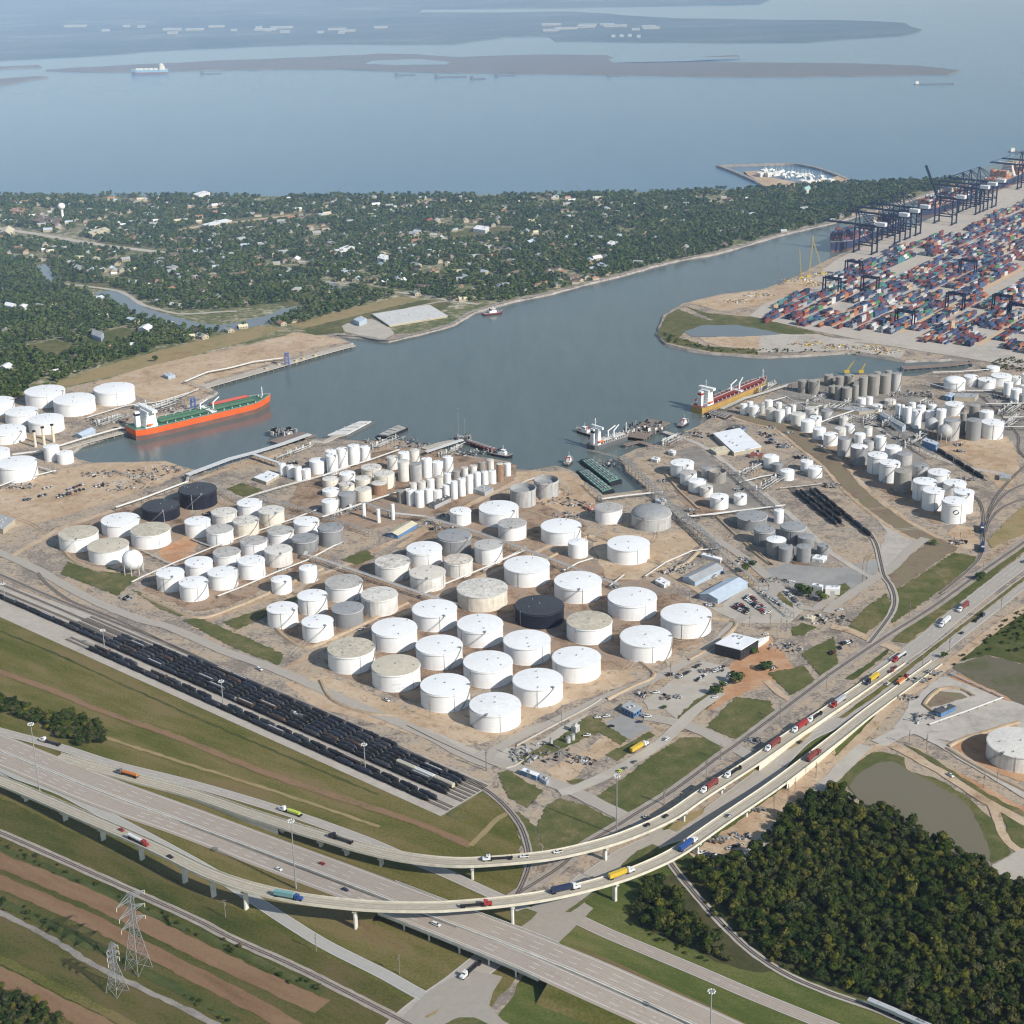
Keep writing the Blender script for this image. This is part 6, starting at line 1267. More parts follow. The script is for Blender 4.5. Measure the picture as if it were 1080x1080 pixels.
def place_axis(stern, bow, z=-2.5):
    a, b = P(*stern, z), P(*bow, z); d = b - a; return a, math.atan2(d.y, d.x), d.length
def house(o, x, fb, B, tiers, m='ship white', d0=10, name='deckhouse'):
    mb = MB(); z = fb; w, d = B * .8, d0
    for k in range(tiers): mb.box((x + k * .5, 0, z + 1.35), (d, w, 2.7)); z += 2.72; w *= .93; d *= .92
    mb.box((x + tiers * .5 + .6, 0, z + 1.3), (d * .7, B * 1.0, 2.6)); mb.build(name, M[m], o)
    mb = MB()
    for k in range(tiers): mb.box((x + k * .5 + (d0 * .92 ** k) / 2 + .02, 0, fb + 2.72 * k + 1.6), (.06, B * .74 * .93 ** k, .7))
    mb.box((x + tiers * .5 + .6 + d * .35 + .03, 0, z + 1.6), (.06, B * .95, 1.0)); mb.build('window_band', M['glass'], o); return z + 2.6
def tanker(stern, bow, B, fb, label, low, up, deckm, side=1, zt=-2.5, crane_c='ship white', accent=None):
    a, ang, L = place_axis(stern, bow, zt); n = Vector((-math.sin(ang), math.cos(ang), 0)); a = a + n * (side * B / 2)
    o = thing('tanker_ship', label, 'ship', a, ang); dk = hullmesh(o, L, B, fb, 0, (M[low], M[up]), 2.0, deckm=M[deckm])
    zt_ = house(o, L * .11, fb, B, 6, d0=L * .085)
    mb = MB(); mb.prism([(L * .035, -2.4), (L * .065, -2.4), (L * .065, 2.4), (L * .035, 2.4)], fb, fb + 17); mb.build('funnel', M['ship white'], o)
    mb = MB(); mb.prism([(L * .034, -2.5), (L * .066, -2.5), (L * .066, 2.5), (L * .034, 2.5)], fb + 12.5, fb + 15); mb.build('funnel_band', M[accent or 'hull black'], o)
    mb = MB(); mb.bar((L * .12, 0, zt_), (L * .12, 0, zt_ + 9), .5); mb.bar((L * .12, -3, zt_ + 6), (L * .12, 3, zt_ + 6), .3); mb.build('radar_mast', M['ship white'], o)
    mb = MB()
    for y in np.linspace(-B * .22, B * .22, 7): mb.tube((L * .19, y, fb + 1.6), (L * .88, y, fb + 1.6), .38, 6)
    for x in np.linspace(L * .2, L * .87, 22): mb.bar((x, -B * .25, fb + .8), (x, B * .25, fb + .8), .3); 
    mb.build('deck_pipes', M['deck green' if deckm == 'deck green' else 'pipe grey' if deckm != 'deck red' else 'deck red'], o)
    mb = MB(); mb.box((L * .54, 0, fb + 2.6), (L * .72, 1.6, .25)); [mb.bar((x, 0, fb), (x, 0, fb + 2.6), .25) for x in np.linspace(L * .2, L * .88, 16)]; mb.build('catwalk', M['deck green' if deckm == 'deck green' else 'pipe grey'], o)
    mb = MB()
    for y in np.linspace(-B * .44, B * .44, 9): mb.tube((L * .53, y, fb + 1.5), (L * .56, y, fb + 1.5), .5, 7)
    for x in (L * .525, L * .565): mb.bar((x, -B * .46, fb + 2.2), (x, B * .46, fb + 2.2), .7)
    mb.build('manifold', M['ship white'], o)
    for x, y in ((L * .5, 2), (L * .58, -2)):
        mb = MB(); mb.tube((x, y, fb), (x, y, fb + 9), .9, 8); mb.bar((x, y, fb + 8.6), (x + 9, y * .2, fb + 13), .9); mb.build('hose_crane', M[crane_c], o)
    mb = MB(); mb.bar((L * .95, 0, fb + 2), (L * .95, 0, fb + 13), .7); mb.bar((L * .95, -2, fb + 10), (L * .95, 2, fb + 10), .3); mb.build('fore_mast', M['ship white'], o)
    mb = MB(); [mb.tube((L * .93, y - .8, fb + 2.6), (L * .93, y + .8, fb + 2.6), 1.0, 10) for y in (-3, 3)]; [mb.box((L * x, y, fb + 1), (1.2, 1.2, 1.6)) for x in np.linspace(.22, .86, 12) for y in (-B * .36, B * .36)]; mb.build('deck_fittings', M['pipe grey'], o)
    for s in (-1, 1): mb = MB(); mb.tube((L * .075, s * B * .47, fb + 4), (L * .075 + 6, s * B * .47, fb + 4), 1.1, 8); mb.build('lifeboat', M['hull orange'], o, True)
    return o, L, fb
ot, Lt, fbt = tanker((146, 466), (292, 431.5), 32, 11.5, 'long orange hulled tanker with green deck moored in the slip', 'hull mud', 'hull orange', 'deck green', 1)
mb = MB()
for y in (6, 8.2, 10.4, 12.6): mb.tube((Lt * .6, y, fbt + 3), (Lt * .87, y, fbt + 3), .55, 7)
for x in np.linspace(Lt * .6, Lt * .87, 8): mb.bar((x, 5, fbt + 2.2), (x, 13.5, fbt + 2.2), .4); mb.bar((x, 9, fbt), (x, 9, fbt + 2.2), .4)
mb.build('deck_lines', M['funnel red'], ot)
tanker((727, 434), (800, 403.5), 20, 7, 'ochre hulled tanker with dark red deck moored by the ditch end', 'hull ochre', 'hull ochre', 'deck red', -1, accent='funnel red')
og, Lg, fbg = tanker((629, 476), (668, 463.5), 17, 5, 'grey tanker with white bridge moored behind the barge slip', 'hull grey', 'hull grey', 'deck rust', 1)
def box_ship(stern, bow, B, fb, label, hull, side, cols, seed):
    a, ang, L = place_axis(stern, bow); n = Vector((-math.sin(ang), math.cos(ang), 0)); a = a + n * (side * B / 2); o = thing('container_ship', label, 'ship', a, ang)
    hullmesh(o, L, B, fb, 0, (M['hull mud'], M[hull]), 3, .88, M['deck rust'], band=.2); zt_ = house(o, L * .30, fb, B, 7, d0=11); q = random.Random(seed)
    mb = MB(); mb.prism([(L * .2, -4), (L * .235, -4), (L * .235, 4), (L * .2, 4)], fb, fb + 20); mb.build('funnel', M['hull ochre'], o)
    for col in range(len(cols)):
        mb = MB(); q2 = random.Random(seed)
        for x in np.arange(L * .36, L * .9, 13.2):
            for y in np.arange(-B / 2 + 2, B / 2 - 1, 2.6):
                h = q2.randint(1, 5)
                for k in range(h):
                    if q2.randrange(len(cols)) == col: mb.box((x, y, fb + 1.3 + 2.62 * k), (12.2, 2.4, 2.58))
        if mb.f: mb.build('cargo_row', M['box ' + cols[col]], o)
box_ship((951, 243), (886, 271.5), 36, 13, 'navy container ship under the near quay cranes', 'hull dark blue', 1, ['red', 'navy', 'blue', 'grey'], 4) if False else None
def ship_along(p0, L, B, fb, label, hull, seed, cols, rev=True):
    """container ship lying along the quay with its bow toward the camera"""
    c = P(*p0, -2.5); d = -QD if rev else QD; o = thing('container_ship', label, 'ship', c - d * L * .97, math.atan2(d.y, d.x))
    hullmesh(o, L, B, fb, 0, (M['hull mud'], M[hull]), 3, .88, M['deck rust'], band=.2); house(o, L * .45, fb, B, 8, d0=11); q2 = random.Random(seed)
    mb = MB(); mb.prism([(L * .36, -4), (L * .385, -4), (L * .385, 4), (L * .36, 4)], fb, fb + 24); mb.build('funnel', M['hull ochre'], o)
    parts = [MB() for _ in cols]
    for x in list(np.arange(L * .06, L * .34, 13.2)) + list(np.arange(L * .52, L * .93, 13.2)):
        hh = q2.randint(2, 6)
        for y in np.arange(-B / 2 + 2.2, B / 2 - 1.5, 2.6):
            if abs(y) > B * .3 and x > L * .85: continue
            for k in range(max(1, hh + q2.randint(-1, 0))): parts[q2.randrange(len(cols))].box((x, y, fb + 1.3 + 2.62 * k), (12.2, 2.4, 2.58))
    for mb, cn in zip(parts, cols):
        if mb.f: mb.build('deck_cargo', M['box ' + cn], o)
nq = QN * -1
def quayside(px, py, off): x, y = pix(P(px, py) + nq * off); return x, y
ship_along(quayside(893, 267, 22), 235, 34, 13, 'dark container ship under the nearest quay cranes', 'hull dark blue', 4, ['red', 'navy', 'blue', 'grey', 'red'])
ship_along(quayside(985, 230, 22), 200, 33, 12, 'container ship with red boxes under the far quay cranes', 'hull dark blue', 8, ['red', 'orange', 'navy', 'white'])
ship_along(quayside(1052, 203, 22), 190, 33, 13, 'ochre loaded ship at the far end of the quay', 'hull dark blue', 9, ['orange', 'sand', 'orange'])
def tug(px, py, ang, label, hull='hull black', L=26, fun='funnel red'):
    p = P(px, py, -2.5); o = thing('tugboat', label, 'tugboat', p - Vector((math.cos(ang), math.sin(ang), 0)) * L / 2, ang)
    hullmesh(o, L, L * .34, 2.6, 0, (M['hull black'], M[hull]), 1.6, .8, M['deck rust'])
    mb = MB(); mb.box((L * .5, 0, 4), (L * .36, L * .2, 2.8)); mb.box((L * .55, 0, 6.6), (L * .2, L * .16, 2.4)); mb.build('wheelhouse', M['ship white'], o)
    mb = MB(); mb.box((L * .55, 0, 7), (L * .204, L * .164, .8)); mb.build('window_band', M['glass'], o)
    mb = MB(); [mb.tube((L * .36, s * 1.6, 4), (L * .36, s * 1.6, 8.5), .6, 8) for s in (-1, 1)]; mb.build('funnel', M[fun], o)
    mb = MB(); mb.bar((L * .55, 0, 7.8), (L * .53, 0, 13), .25); mb.build('mast', M['ship white'], o)
tug(617.5, 457.5, 2.3, 'dark tugboat with white wheelhouse lying off the grey tanker')
tug(519.5, 331.5, .35, 'maroon tugboat close to the far grassy shore', 'barge maroon', 28, 'hull black')
tug(530, 481.5, -.55, 'black push boat at the end of the red barge', 'hull black', 24, 'hull black')
tug(600, 489, 1.2, 'small work boat with blue tarps at the head of the barge slip', 'hull grey', 18)
tug(721, 449, 1.0, 'dark work boat near the ochre hulled tanker stern', 'hull dark blue', 20)
def barge(pp, label, deckm, hullm, cargo=True):
    z = 1.2; W = [P(x, y, z - 2.5 + 1.2) for x, y in pp]; c = sum(W, Vector()) / 4; o = thing('barge', label, 'barge', (c.x, c.y, 0)); W = [q - Vector((c.x, c.y, 0)) for q in W]
    mb = MB(); mb.prism([(q.x, q.y) for q in W], -3.5, .4); mb.build('hull', M[hullm], o)
    mb = MB(); mid_ = sum(W, Vector()) / 4; In = [mid_ + (q - mid_) * .86 for q in W]; mb.prism([(q.x, q.y) for q in In], .4, 1.5); mb.build('deck', M[deckm], o)
    mb = MB(); a, b, c_, d = In; e0, e1 = (a + b) / 2, (c_ + d) / 2
    for t in (-.25, 0, .25):
        u = (b - a) * t; mb.tube(Vector((*(e0 + u).xy, 2.1)), Vector((*(e1 + u).xy, 2.1)), .35, 6)
    for k in range(7):
        t = (k + .5) / 7; m1, m2 = a.lerp(d, t), b.lerp(c_, t); mb.bar(Vector((*m1.xy, 1.6)), Vector((*m2.xy, 1.6)), .3); q = e0.lerp(e1, t); mb.tube((q.x, q.y, 1.5), (q.x, q.y, 3.0), .6, 8)
    mb.build('deck_pipes', M['pipe grey'], o)
barge(G('N', [(385, 460), (445, 448), (628, 580), (560, 600)]), 'long green tank barge farther out in the barge slip', 'barge green', 'hull black')
barge(G('N', [(365, 522), (425, 512), (585, 635), (520, 655)]), 'green tank barge against the left side of the slip', 'barge green', 'hull black')
barge(G('H', [(700, 358), (735, 352), (900, 402), (875, 420)]), 'maroon tank barge with push boat at the covered jetty', 'barge maroon', 'hull black')
barge(G('H', [(200, 325), (330, 262), (380, 280), (260, 330)]), 'grey barge alongside the dock with a red end', 'barge deck', 'hull black')
barge(G('H', [(-100, 330), (110, 240), (190, 240), (30, 325)]), 'white decked barge with crew house left of the grey barge', 'pale steel', 'hull grey')
barge(G('O', [(240, 360), (280, 335), (390, 370), (350, 395)]), 'dark work barge by the ochre hulled tanker', 'deck rust', 'hull black')
def far_ship(px, py, L, ang, label):
    p = P(px, py, -2.5); o = thing('cargo_ship', label, 'ship', p - Vector((math.cos(ang), math.sin(ang), 0)) * L / 2, ang); hullmesh(o, L, L * .15, 12, 0, (M['hull mud'], M['hull sky']), 2, deckm=M['hull sky']); house(o, L * .14, 12, L * .15, 5, d0=14)
    mb = MB(); [mb.box((x * L, 0, 14), (L * .09, L * .1, 4)) for x in (.32, .45, .58, .71, .82)]; mb.build('hatch_covers', M['ship white'], o)
far_ship(158, 78, 105, math.pi, 'pale blue cargo ship far out on the bay')
for i, (px, py, L) in enumerate([(427, 79.5, 60), (475, 81.5, 90), (504, 83.5, 45), (532, 80, 60), (647, 80.5, 35), (985, 89, 100), (222, 78, 60), (1075, 160.5, 40)]):
    p = P(px, py, -2.5); o = thing('barge_tow', ['pair of low barges under the spoil island', 'longest dark barge tow in the middle of the bay', 'short dark barge tow on the bay', 'thin barge tow right of the short dark one', 'lone boat beneath the spoil island at centre', 'barge tow leaving a wake at the right', 'thin barge tow right of the pale blue ship', 'white boat near the right edge of the bay'][i], 'barge tow', p)
    mb = MB(); mb.box((0, 0, .6), (L, 12, 3)); mb.build('hull', M['hull grey'], o); mb = MB(); mb.box((-L / 2 + 6, 0, 5), (8, 7, 7)); mb.build('wheelhouse', M['ship white' if i in (5, 7) else 'hull grey'], o)
# ------------------------------------------------------------------ buildings
for nm, c, v in (('wall black', (.03, .032, .036), .1), ('wall blue', (.10, .20, .36), .1), ('wall pale blue', (.36, .44, .52), .08), ('wall tan', (.44, .38, .28), .1), ('wall white', (.60, .59, .56), .08), ('roof white', (.80, .81, .82), .06), ('roof sky', (.46, .53, .60), .1), ('roof grey', (.36, .37, .37), .12), ('roof cream', (.62, .56, .40), .08), ('roof dark', (.10, .10, .10), .2), ('brick', (.30, .15, .10), .15), ('roof rust', (.36, .20, .12), .2), ('roof brown', (.16, .12, .095), .2), ('roof red', (.30, .09, .06), .15), ('skylight', (.30, .31, .30), .1), ('roof teal', (.30, .50, .48), .1)):
    plain(nm, c, .6, v, .12, .25)
def building(A, B, C, h, wm, rm, label, kind='flat', win=0, name='building', cat='building', extra=None):
    a, b, c = P(*A), P(*B), P(*C); d = a + c - b; ctr = (a + c) / 2; o = thing(name, label, cat, (ctr.x, ctr.y, 0)); W = [q - ctr for q in (a, b, c, d)]
    if (W[1] - W[0]).cross(W[2] - W[1]).z < 0: W = W[::-1]
    mb = MB(); mb.prism([(q.x, q.y) for q in W], -.2, h); mb.build('wall', M[wm], o); mb = MB()
    L01, L12 = (W[1] - W[0]).length, (W[2] - W[1]).length
    if L01 > L12: W = W[1:] + W[:1]; L01, L12 = L12, L01
    if kind == 'flat':
        m = sum(W, Vector()) / 4; E = [m + (q - m) * 1.015 for q in W]; mb.prism([(q.x, q.y) for q in E], h, h + .5, bottom=True)
        mb.build('roof', M[rm], o)
        mb = MB(); q = random.Random(label); u, v = W[1] - W[0], W[3] - W[0]
        for i in range(2 if L12 < 20 else 5): e = W[0] + u * q.uniform(.2, .8) + v * q.uniform(.15, .85); mb.box((e.x, e.y, h + 1.0), (1.8, 1.4, 1.1), math.atan2(v.y, v.x))
        mb.build('roof_unit', M['pipe grey'], o)
    else:
        r = h + L01 * .16; m1, m2 = (W[0] + W[1]) / 2, (W[3] + W[2]) / 2; ax = (m2 - m1).normalized() * .6; t = (W[1] - W[0]).normalized() * .6
        q = [W[0] - ax - t, W[1] - ax + t, W[2] + ax + t, W[3] + ax - t]; z = Vector((0, 0, h - .05)); e1, e2 = m1 - ax + Vector((0, 0, r)), m2 + ax + Vector((0, 0, r))
        mb.face([q[0] + z, e1, e2, q[3] + z][::-1]); mb.face([q[1] + z, e1, e2, q[2] + z]); mb.build('roof', M[rm], o)
        mb = MB(); mb.face([W[0] + Vector((0, 0, h)), W[1] + Vector((0, 0, h)), m1 + Vector((0, 0, r - .2))]); mb.face([W[3] + Vector((0, 0, h)), W[2] + Vector((0, 0, h)), m2 + Vector((0, 0, r - .2))]); mb.build('gable', M[wm], o)
    for k in range(4):
        p, q = W[k], W[(k + 1) % 4]; dd = q - p; n = Vector((dd.y, -dd.x, 0)).normalized(); ln = dd.length; ang = math.atan2(dd.y, dd.x)
        if win:
            mb = MB(); m_ = max(2, int(ln / 3.2))
            for fl in range(win):
                zc = (h / win) * (fl + .55)
                for i in range(m_):
                    e = p + dd * ((i + .5) / m_) + n * .03; mb.box((e.x, e.y, zc), (ln / m_ * .62, .08, h / win * .45), ang)
            mb.build('window_row', M['glass'], o)
        elif k in (0, 2) or ln < 14:
            mb = MB(); e = p + dd * .5 + n * .03; mb.box((e.x, e.y, min(1.9, h * .4)), (min(3.6, ln * .3), .08, min(3.6, h * .75)), ang); mb.build('door', M['roof grey'], o)
    return o
def bg(t, A, B, C, *a, **k): return building(g(t, *A), g(t, *B), g(t, *C), *a, **k)
bg('K', (400, 325), (545, 362), (645, 300), 9, 'wall black', 'roof white', 'black two storey office with bright white flat roof by bare soil', win=2)
bg('K', (600, 300), (655, 285), (708, 245), 3.4, 'wall white', 'roof white', 'low white annex behind the black office')
bg('J', (312, 715), (415, 742), (585, 648), 5, 'wall pale blue', 'roof sky', 'long pale blue gabled shed left of the office car park', 'gable')
bg('J', (215, 612), (285, 640), (445, 560), 4.2, 'wall pale blue', 'roof grey', 'long pale workshop with grey roof behind the blue gabled shed', 'gable')
bg('J', (322, 478), (430, 508), (442, 498), 3, 'wall white', 'roof white', 'long white trailer office in the workshop yard', name='trailer_office')
bg('J', (58, 625), (110, 652), (145, 632), 2.8, 'wall white', 'roof white', 'small white cabin at the left of the workshop yard', name='cabin')
bg('J', (950, 690), (1008, 702), (1014, 690), 9, 'wall white', 'roof white', 'tall white shed among dark trees right of the car parks')
bg('J', (1028, 690), (1110, 690), (1112, 672), 5.5, 'wall white', 'roof white', 'white shed with pale blue front right of the dark trees')
bg('J', (905, 835), (950, 845), (972, 828), 2.6, 'wall tan', 'roof cream', 'small tan guard cabin below the car parks', name='cabin')
bg('J', (950, 500), (1015, 510), (1038, 488), 3.2, 'wall white', 'roof white', 'small white roofed shelter in front of the grey tank group', name='cabin')
bg('O', (282, 492), (400, 600), (555, 568), 4, 'wall tan', 'roof white', 'skylit warehouse with speckled white roof near the ditch')
obs = THINGS[-1][0]; mb = MB(); q = random.Random(3); w_ = obs.children[0].data.vertices; u = w_[5].co - w_[4].co; v = w_[7].co - w_[4].co
for i in range(5):
    for j in range(5): e = w_[4].co + u * ((i + .5) / 5) + v * ((j + .5) / 5); mb.box((e.x, e.y, 4.62), (2.2, .9, .2), math.atan2(u.y, u.x))
mb.build('skylight', M['skylight'], obs)
bg('O', (262, 572), (300, 598), (385, 585), 3, 'wall tan', 'roof cream', 'small cream roofed building below the skylit warehouse')
bg('O', (370, 455), (440, 468), (470, 450), 3, 'wall blue', 'roof dark', 'dark blue shed behind the skylit warehouse')
bg('O', (490, 610), (560, 615), (568, 600), 3, 'brick', 'roof red', 'low red brick shed at the warehouse corner')
bg('M', (370, 575), (430, 588), (540, 522), 4, 'wall blue', 'roof cream', 'blue shed with cream gabled roof between the tank fields', 'gable')
bg('I', (785, 655), (855, 692), (900, 660), 4.5, 'wall blue', 'roof grey', 'small blue office with grey roof on a grey lot', win=1)
bg('T', (215, 312), (300, 345), (318, 330), 3.6, 'wall blue', 'roof white', 'blue and white site cabin by the street corner', name='cabin')
bg('T', (318, 345), (358, 372), (374, 352), 2.6, 'wall pale blue', 'roof grey', 'grey blue site container beside the blue cabin', name='cabin')
bg('S', (568, 618), (605, 632), (690, 592), 3.4, 'wall blue', 'roof dark', 'blue site container beside the white pipe at right', name='cabin')
bg('B', (475, 740), (545, 765), (588, 742), 3.2, 'wall tan', 'roof white', 'open sided white roofed shelter beside the square lawn')
bg('B', (525, 720), (590, 742), (620, 722), 3.2, 'wall tan', 'roof white', 'second white roofed shelter behind the square lawn')
bg('D', (-60, 320), (20, 345), (88, 285), 5, 'wall tan', 'roof grey', 'pale grey roofed warehouse cut by the left edge')
bg('M', (610, 405), (640, 418), (735, 372), 4, 'roof grey', 'roof dark', 'dark canopy at the foot of the slim white tanks', name='canopy')
bg('M', (865, 325), (925, 345), (975, 318), 4, 'roof grey', 'roof grey', 'grey striped canopy beside the slim white tanks', name='canopy')
bg('Q', (258, 392), (385, 465), (405, 452), 6, 'wall pale blue', 'roof grey', 'long grey rail loading shed in the process block', 'gable')
bg('Q', (500, 548), (575, 575), (590, 560), 7, 'wall blue', 'roof sky', 'blue roofed loading tower beside the two spheres')
bg('Q', (625, 280), (660, 290), (690, 270), 5, 'wall blue', 'roof sky', 'blue shed behind the grey process tanks')
bg('Q', (680, 285), (800, 290), (820, 268), 4.5, 'wall tan', 'roof grey', 'grey roofed shed behind the grey process tanks')
bg('Q', (938, 740), (1000, 748), (1005, 722), 3, 'wall tan', 'roof grey', 'small fenced substation cabin on the bare earth at right', name='cabin')
bg('Q', (0, 345), (140, 365), (250, 355), 3.5, 'wall tan', 'roof grey', 'long low shed in front of the silo block')
bg('A', (425, 495), (470, 505), (545, 470), 4, 'wall pale blue', 'roof sky', 'pale blue shed on the north quay of the slip', 'gable')
bg('A', (930, 150), (960, 165), (1000, 155), 3.5, 'wall pale blue', 'roof sky', 'pale blue cabin on the bare ground above the slip', name='cabin')
bg('A', (765, 335), (800, 345), (828, 330), 5, 'wall white', 'roof white', 'white hut with bright roof behind the orange ship')
bg('N', (790, 470), (825, 478), (845, 465), 3, 'wall white', 'roof white', 'small white hut by the tall grey pipe rack', name='cabin')
bg('N', (890, 430), (920, 440), (935, 425), 3, 'wall white', 'roof white', 'white hut left of the small east tank group', name='cabin')
bg('N', (815, 705), (850, 720), (880, 705), 3, 'wall white', 'roof white', 'white hut behind the domed pale grey tank', name='cabin')
bg('N', (410, 740), (440, 752), (475, 735), 2.6, 'roof red', 'roof rust', 'small rust red roofed hut on the bare soil by the grey tanks', name='cabin')
bg('T', (500, 65), (525, 75), (548, 62), 5, 'pipe grey', 'pipe white', 'pale equipment house by the upright grey vessels', name='cabin')
bg('J', (455, 125), (480, 130), (490, 120), 3, 'wall white', 'roof white', 'white pump house in the small east group', name='cabin') if False else None
# vessels at the small works
for i, (x, y, r_, h_) in enumerate(((482, 835, 14, 46), (508, 818, 13, 44), (385, 845, 9, 42))):
    tank('I', x - r_, x + r_, y - h_, y, 'pg', None, 'cone', ['nearer upright grey vessel at the small works', 'farther upright grey vessel at the small works', 'thin grey vessel in the scrap yard'][i])

# ------------------------------------------------------------------ heaps, racks of pipe and other yard clutter
def heap(px, py, rx, ry, label, n=60, cols=('galvanised', 'rack steel', 'rack steel', 'pipe grey', 'roof brown', 'under black'), hmax=1.8, name='scrap_heap'):
    p = P(px, py); o = thing(name, label, 'heap', p); q = random.Random(label); parts = [MB() for _ in cols]
    for i in range(n):
        a, t = q.uniform(0, 6.28), math.sqrt(q.random()); x, y = rx * t * math.cos(a), ry * t * math.sin(a); d = (q.uniform(1, 4.5), q.uniform(.3, 1.5), q.uniform(.3, hmax)); parts[q.randrange(len(cols))].box((x, y, d[2] / 2 - .02), d, q.choice((YA, YA + 1.57)) + q.uniform(-.25, .25))
    for mb, c in zip(parts, cols):
        if mb.f: mb.build({'galvanised': 'grey_scrap', 'rack steel': 'dark_beams', 'pipe white': 'pale_pipes', 'roof rust': 'rusty_scrap', 'under black': 'black_scrap', 'paint orange': 'orange_parts', 'paint red': 'red_parts', 'paint yellow': 'yellow_parts', 'pipe grey': 'grey_pipes', 'rock': 'rubble', 'wall tan': 'timber'}.get(c, 'scrap'), M[c], o)
for t, x, y, rx, ry, lab in (('T', 330, 190, 22, 14, 'heap of grey scrap and pipes in the small works yard'), ('T', 260, 210, 14, 10, 'second scrap heap at the left of the small works yard'), ('T', 560, 230, 10, 7, 'low heap of dumped rubble below the small works'), ('N', 230, 680, 22, 18, 'rusty scrap heap beside the open grey tanks'), ('N', 360, 710, 14, 10, 'grey scrap heap behind the mid field tanks'), ('N', 320, 775, 15, 8, 'grey heap of pipes above the white mid field tank'), ('N', 555, 480, 12, 10, 'heap of dredged debris in the barge slip bank'),
                             ('A', 700, 770, 30, 14, 'heaps of yellow and rusty equipment on the dirt yard'), ('A', 620, 700, 30, 10, 'long heap of pale pipes on the dirt yard'), ('A', 920, 680, 26, 12, 'dark heap of steel at the slip corner'), ('A', 840, 720, 20, 10, 'pale equipment rows at the upper end of the dirt yard'), 
                             ('A', 610, 400, 24, 10, 'grey manifold of pipes beside the slip quay'), ('A', 700, 380, 22, 9, 'second grey manifold of pipes beside the slip quay'), ('A', 90, 775, 24, 9, 'tangle of white valves under the large left tank'), ('A', 960, 340, 26, 12, 'grey manifold next to the orange ship'),
                             ('J', 220, 520, 14, 9, 'heap of grey materials in the workshop yard'), ('J', 160, 555, 12, 7, 'brown heap in the workshop yard'), ('J', 560, 500, 12, 8, 'dark skids beside the office pipe rack'), ('J', 720, 610, 12, 6, 'small heap at the corner of the car parks'), ('K', 800, 290, 14, 8, 'brown brush heap on the cleared soil'), ('K', 690, 400, 8, 6, 'dark heap of branches on the cleared soil'), ('K', 1040, 130, 18, 10, 'dark heap of timber near the gravel lot'), ('K', 380, 420, 9, 4, 'red container load in the site car park'), ('K', 150, 570, 9, 4, 'white building materials at the bottom of the site car park'),
                             ('S', 490, 640, 10, 7, 'pump skid at the end of the white pipe'), ('S', 560, 380, 8, 5, 'rusty excavator parts beside the highway'), ('S', 480, 420, 9, 5, 'orange road work gear beside the highway'), ('S', 420, 520, 8, 4, 'grey road work gear beside the highway'), ('U', 640, 620, 7, 4, 'red machine parts on the dirt below the front flyover'), ('U', 540, 770, 8, 4, 'orange barriers on the dirt below the front flyover'), ('U', 400, 790, 8, 5, 'red lifts on the dirt below the front flyover'), ('U', 610, 225, 6, 4, 'orange road works at the street end'),
                             ('O', 200, 480, 16, 10, 'green and grey heap on the shore by the warehouse'), ('O', 300, 370, 16, 8, 'dark red heap on the shore by the ochre tanker'), ('O', 600, 480, 10, 6, 'dark gear beside the ditch'), ('O', 680, 545, 10, 5, 'dark trailers beside the ditch'), ('O', 960, 770, 10, 7, 'grey skids on the gravel lot'), ('H', 270, 350, 30, 12, 'tan and grey dock clutter by the grey barge'), ('H', 420, 380, 24, 9, 'grey pipe clutter along the waterfront'), ('H', 760, 420, 26, 10, 'yellow and grey dock gear beside the red barge'), ('H', 590, 780, 9, 5, 'grey pumps beside the long pipe bridge'), ('H', 510, 820, 5, 4, 'dark square unit beside the long pipe bridge'),
                             ('Q', 420, 250, 26, 12, 'grey clutter behind the slim process tanks'), ('Q', 520, 250, 20, 14, 'brown mound behind the process block'), ('Q', 340, 330, 20, 8, 'pale tangle of pipes in the process block'), ('Q', 760, 730, 10, 5, 'dark gear beside the line of black cars'), ('Q', 700, 470, 12, 8, 'grey pipework between the spheres and tanks'), ('Q', 470, 500, 26, 9, 'dark pipework under the loading rack'), ('Q', 230, 420, 14, 12, 'rail side pipework in the process block'), ('Q', 930, 270, 16, 14, 'grey equipment under the pipe racks at the right'), ('Q', 1040, 330, 16, 14, 'dark equipment under the pipe racks at the right'), ('R', 710, 390, 8, 6, 'fenced equipment below the emblem tank')):
    px, py = g(t, x, y); heap(px, py, rx, ry, lab, int(20 + rx * 1.3))
def trellis(t, x, y, w, d, h, lab):
    px, py = g(t, x, y); p = P(px, py); o = thing('pipework', lab, 'pipework', p, math.atan2(QD.y, QD.x)); q = random.Random(lab); mb = MB()
    nx, ny = max(2, int(w / 6)), max(2, int(d / 5))
    for i in range(nx + 1):
        for j in range(ny + 1): X, Y = -w / 2 + w * i / nx, -d / 2 + d * j / ny; mb.bar((X, Y, 0), (X, Y, h * q.uniform(.7, 1)), .3)
    for z in (h * .35, h * .68):
        for i in range(nx + 1): X = -w / 2 + w * i / nx; mb.bar((X, -d / 2, z), (X, d / 2, z), .3)
    mb.build('frame', M['rack steel'], o)
    for z, mk in ((h * .38, 'pipe grey'), (h * .71, 'pipe white')):
        mb = MB()
        for k in range(int(d / 1.5)): Y = -d / 2 + d * q.random(); a = q.uniform(-.5, .1) * w; mb.tube((a, Y, z), (a + w * q.uniform(.3, .6), Y, z), q.uniform(.12, .3), 6)
        for k in range(nx): X = w * q.uniform(-.5, .5); mb.tube((X, 0, z), (X, d * q.uniform(-.5, .5), z), .2, 6); mb.tube((X, d * .3, 0), (X, d * .3, z + 2), q.uniform(.4, .9), 8)
        mb.build('pipes', M[mk], o)
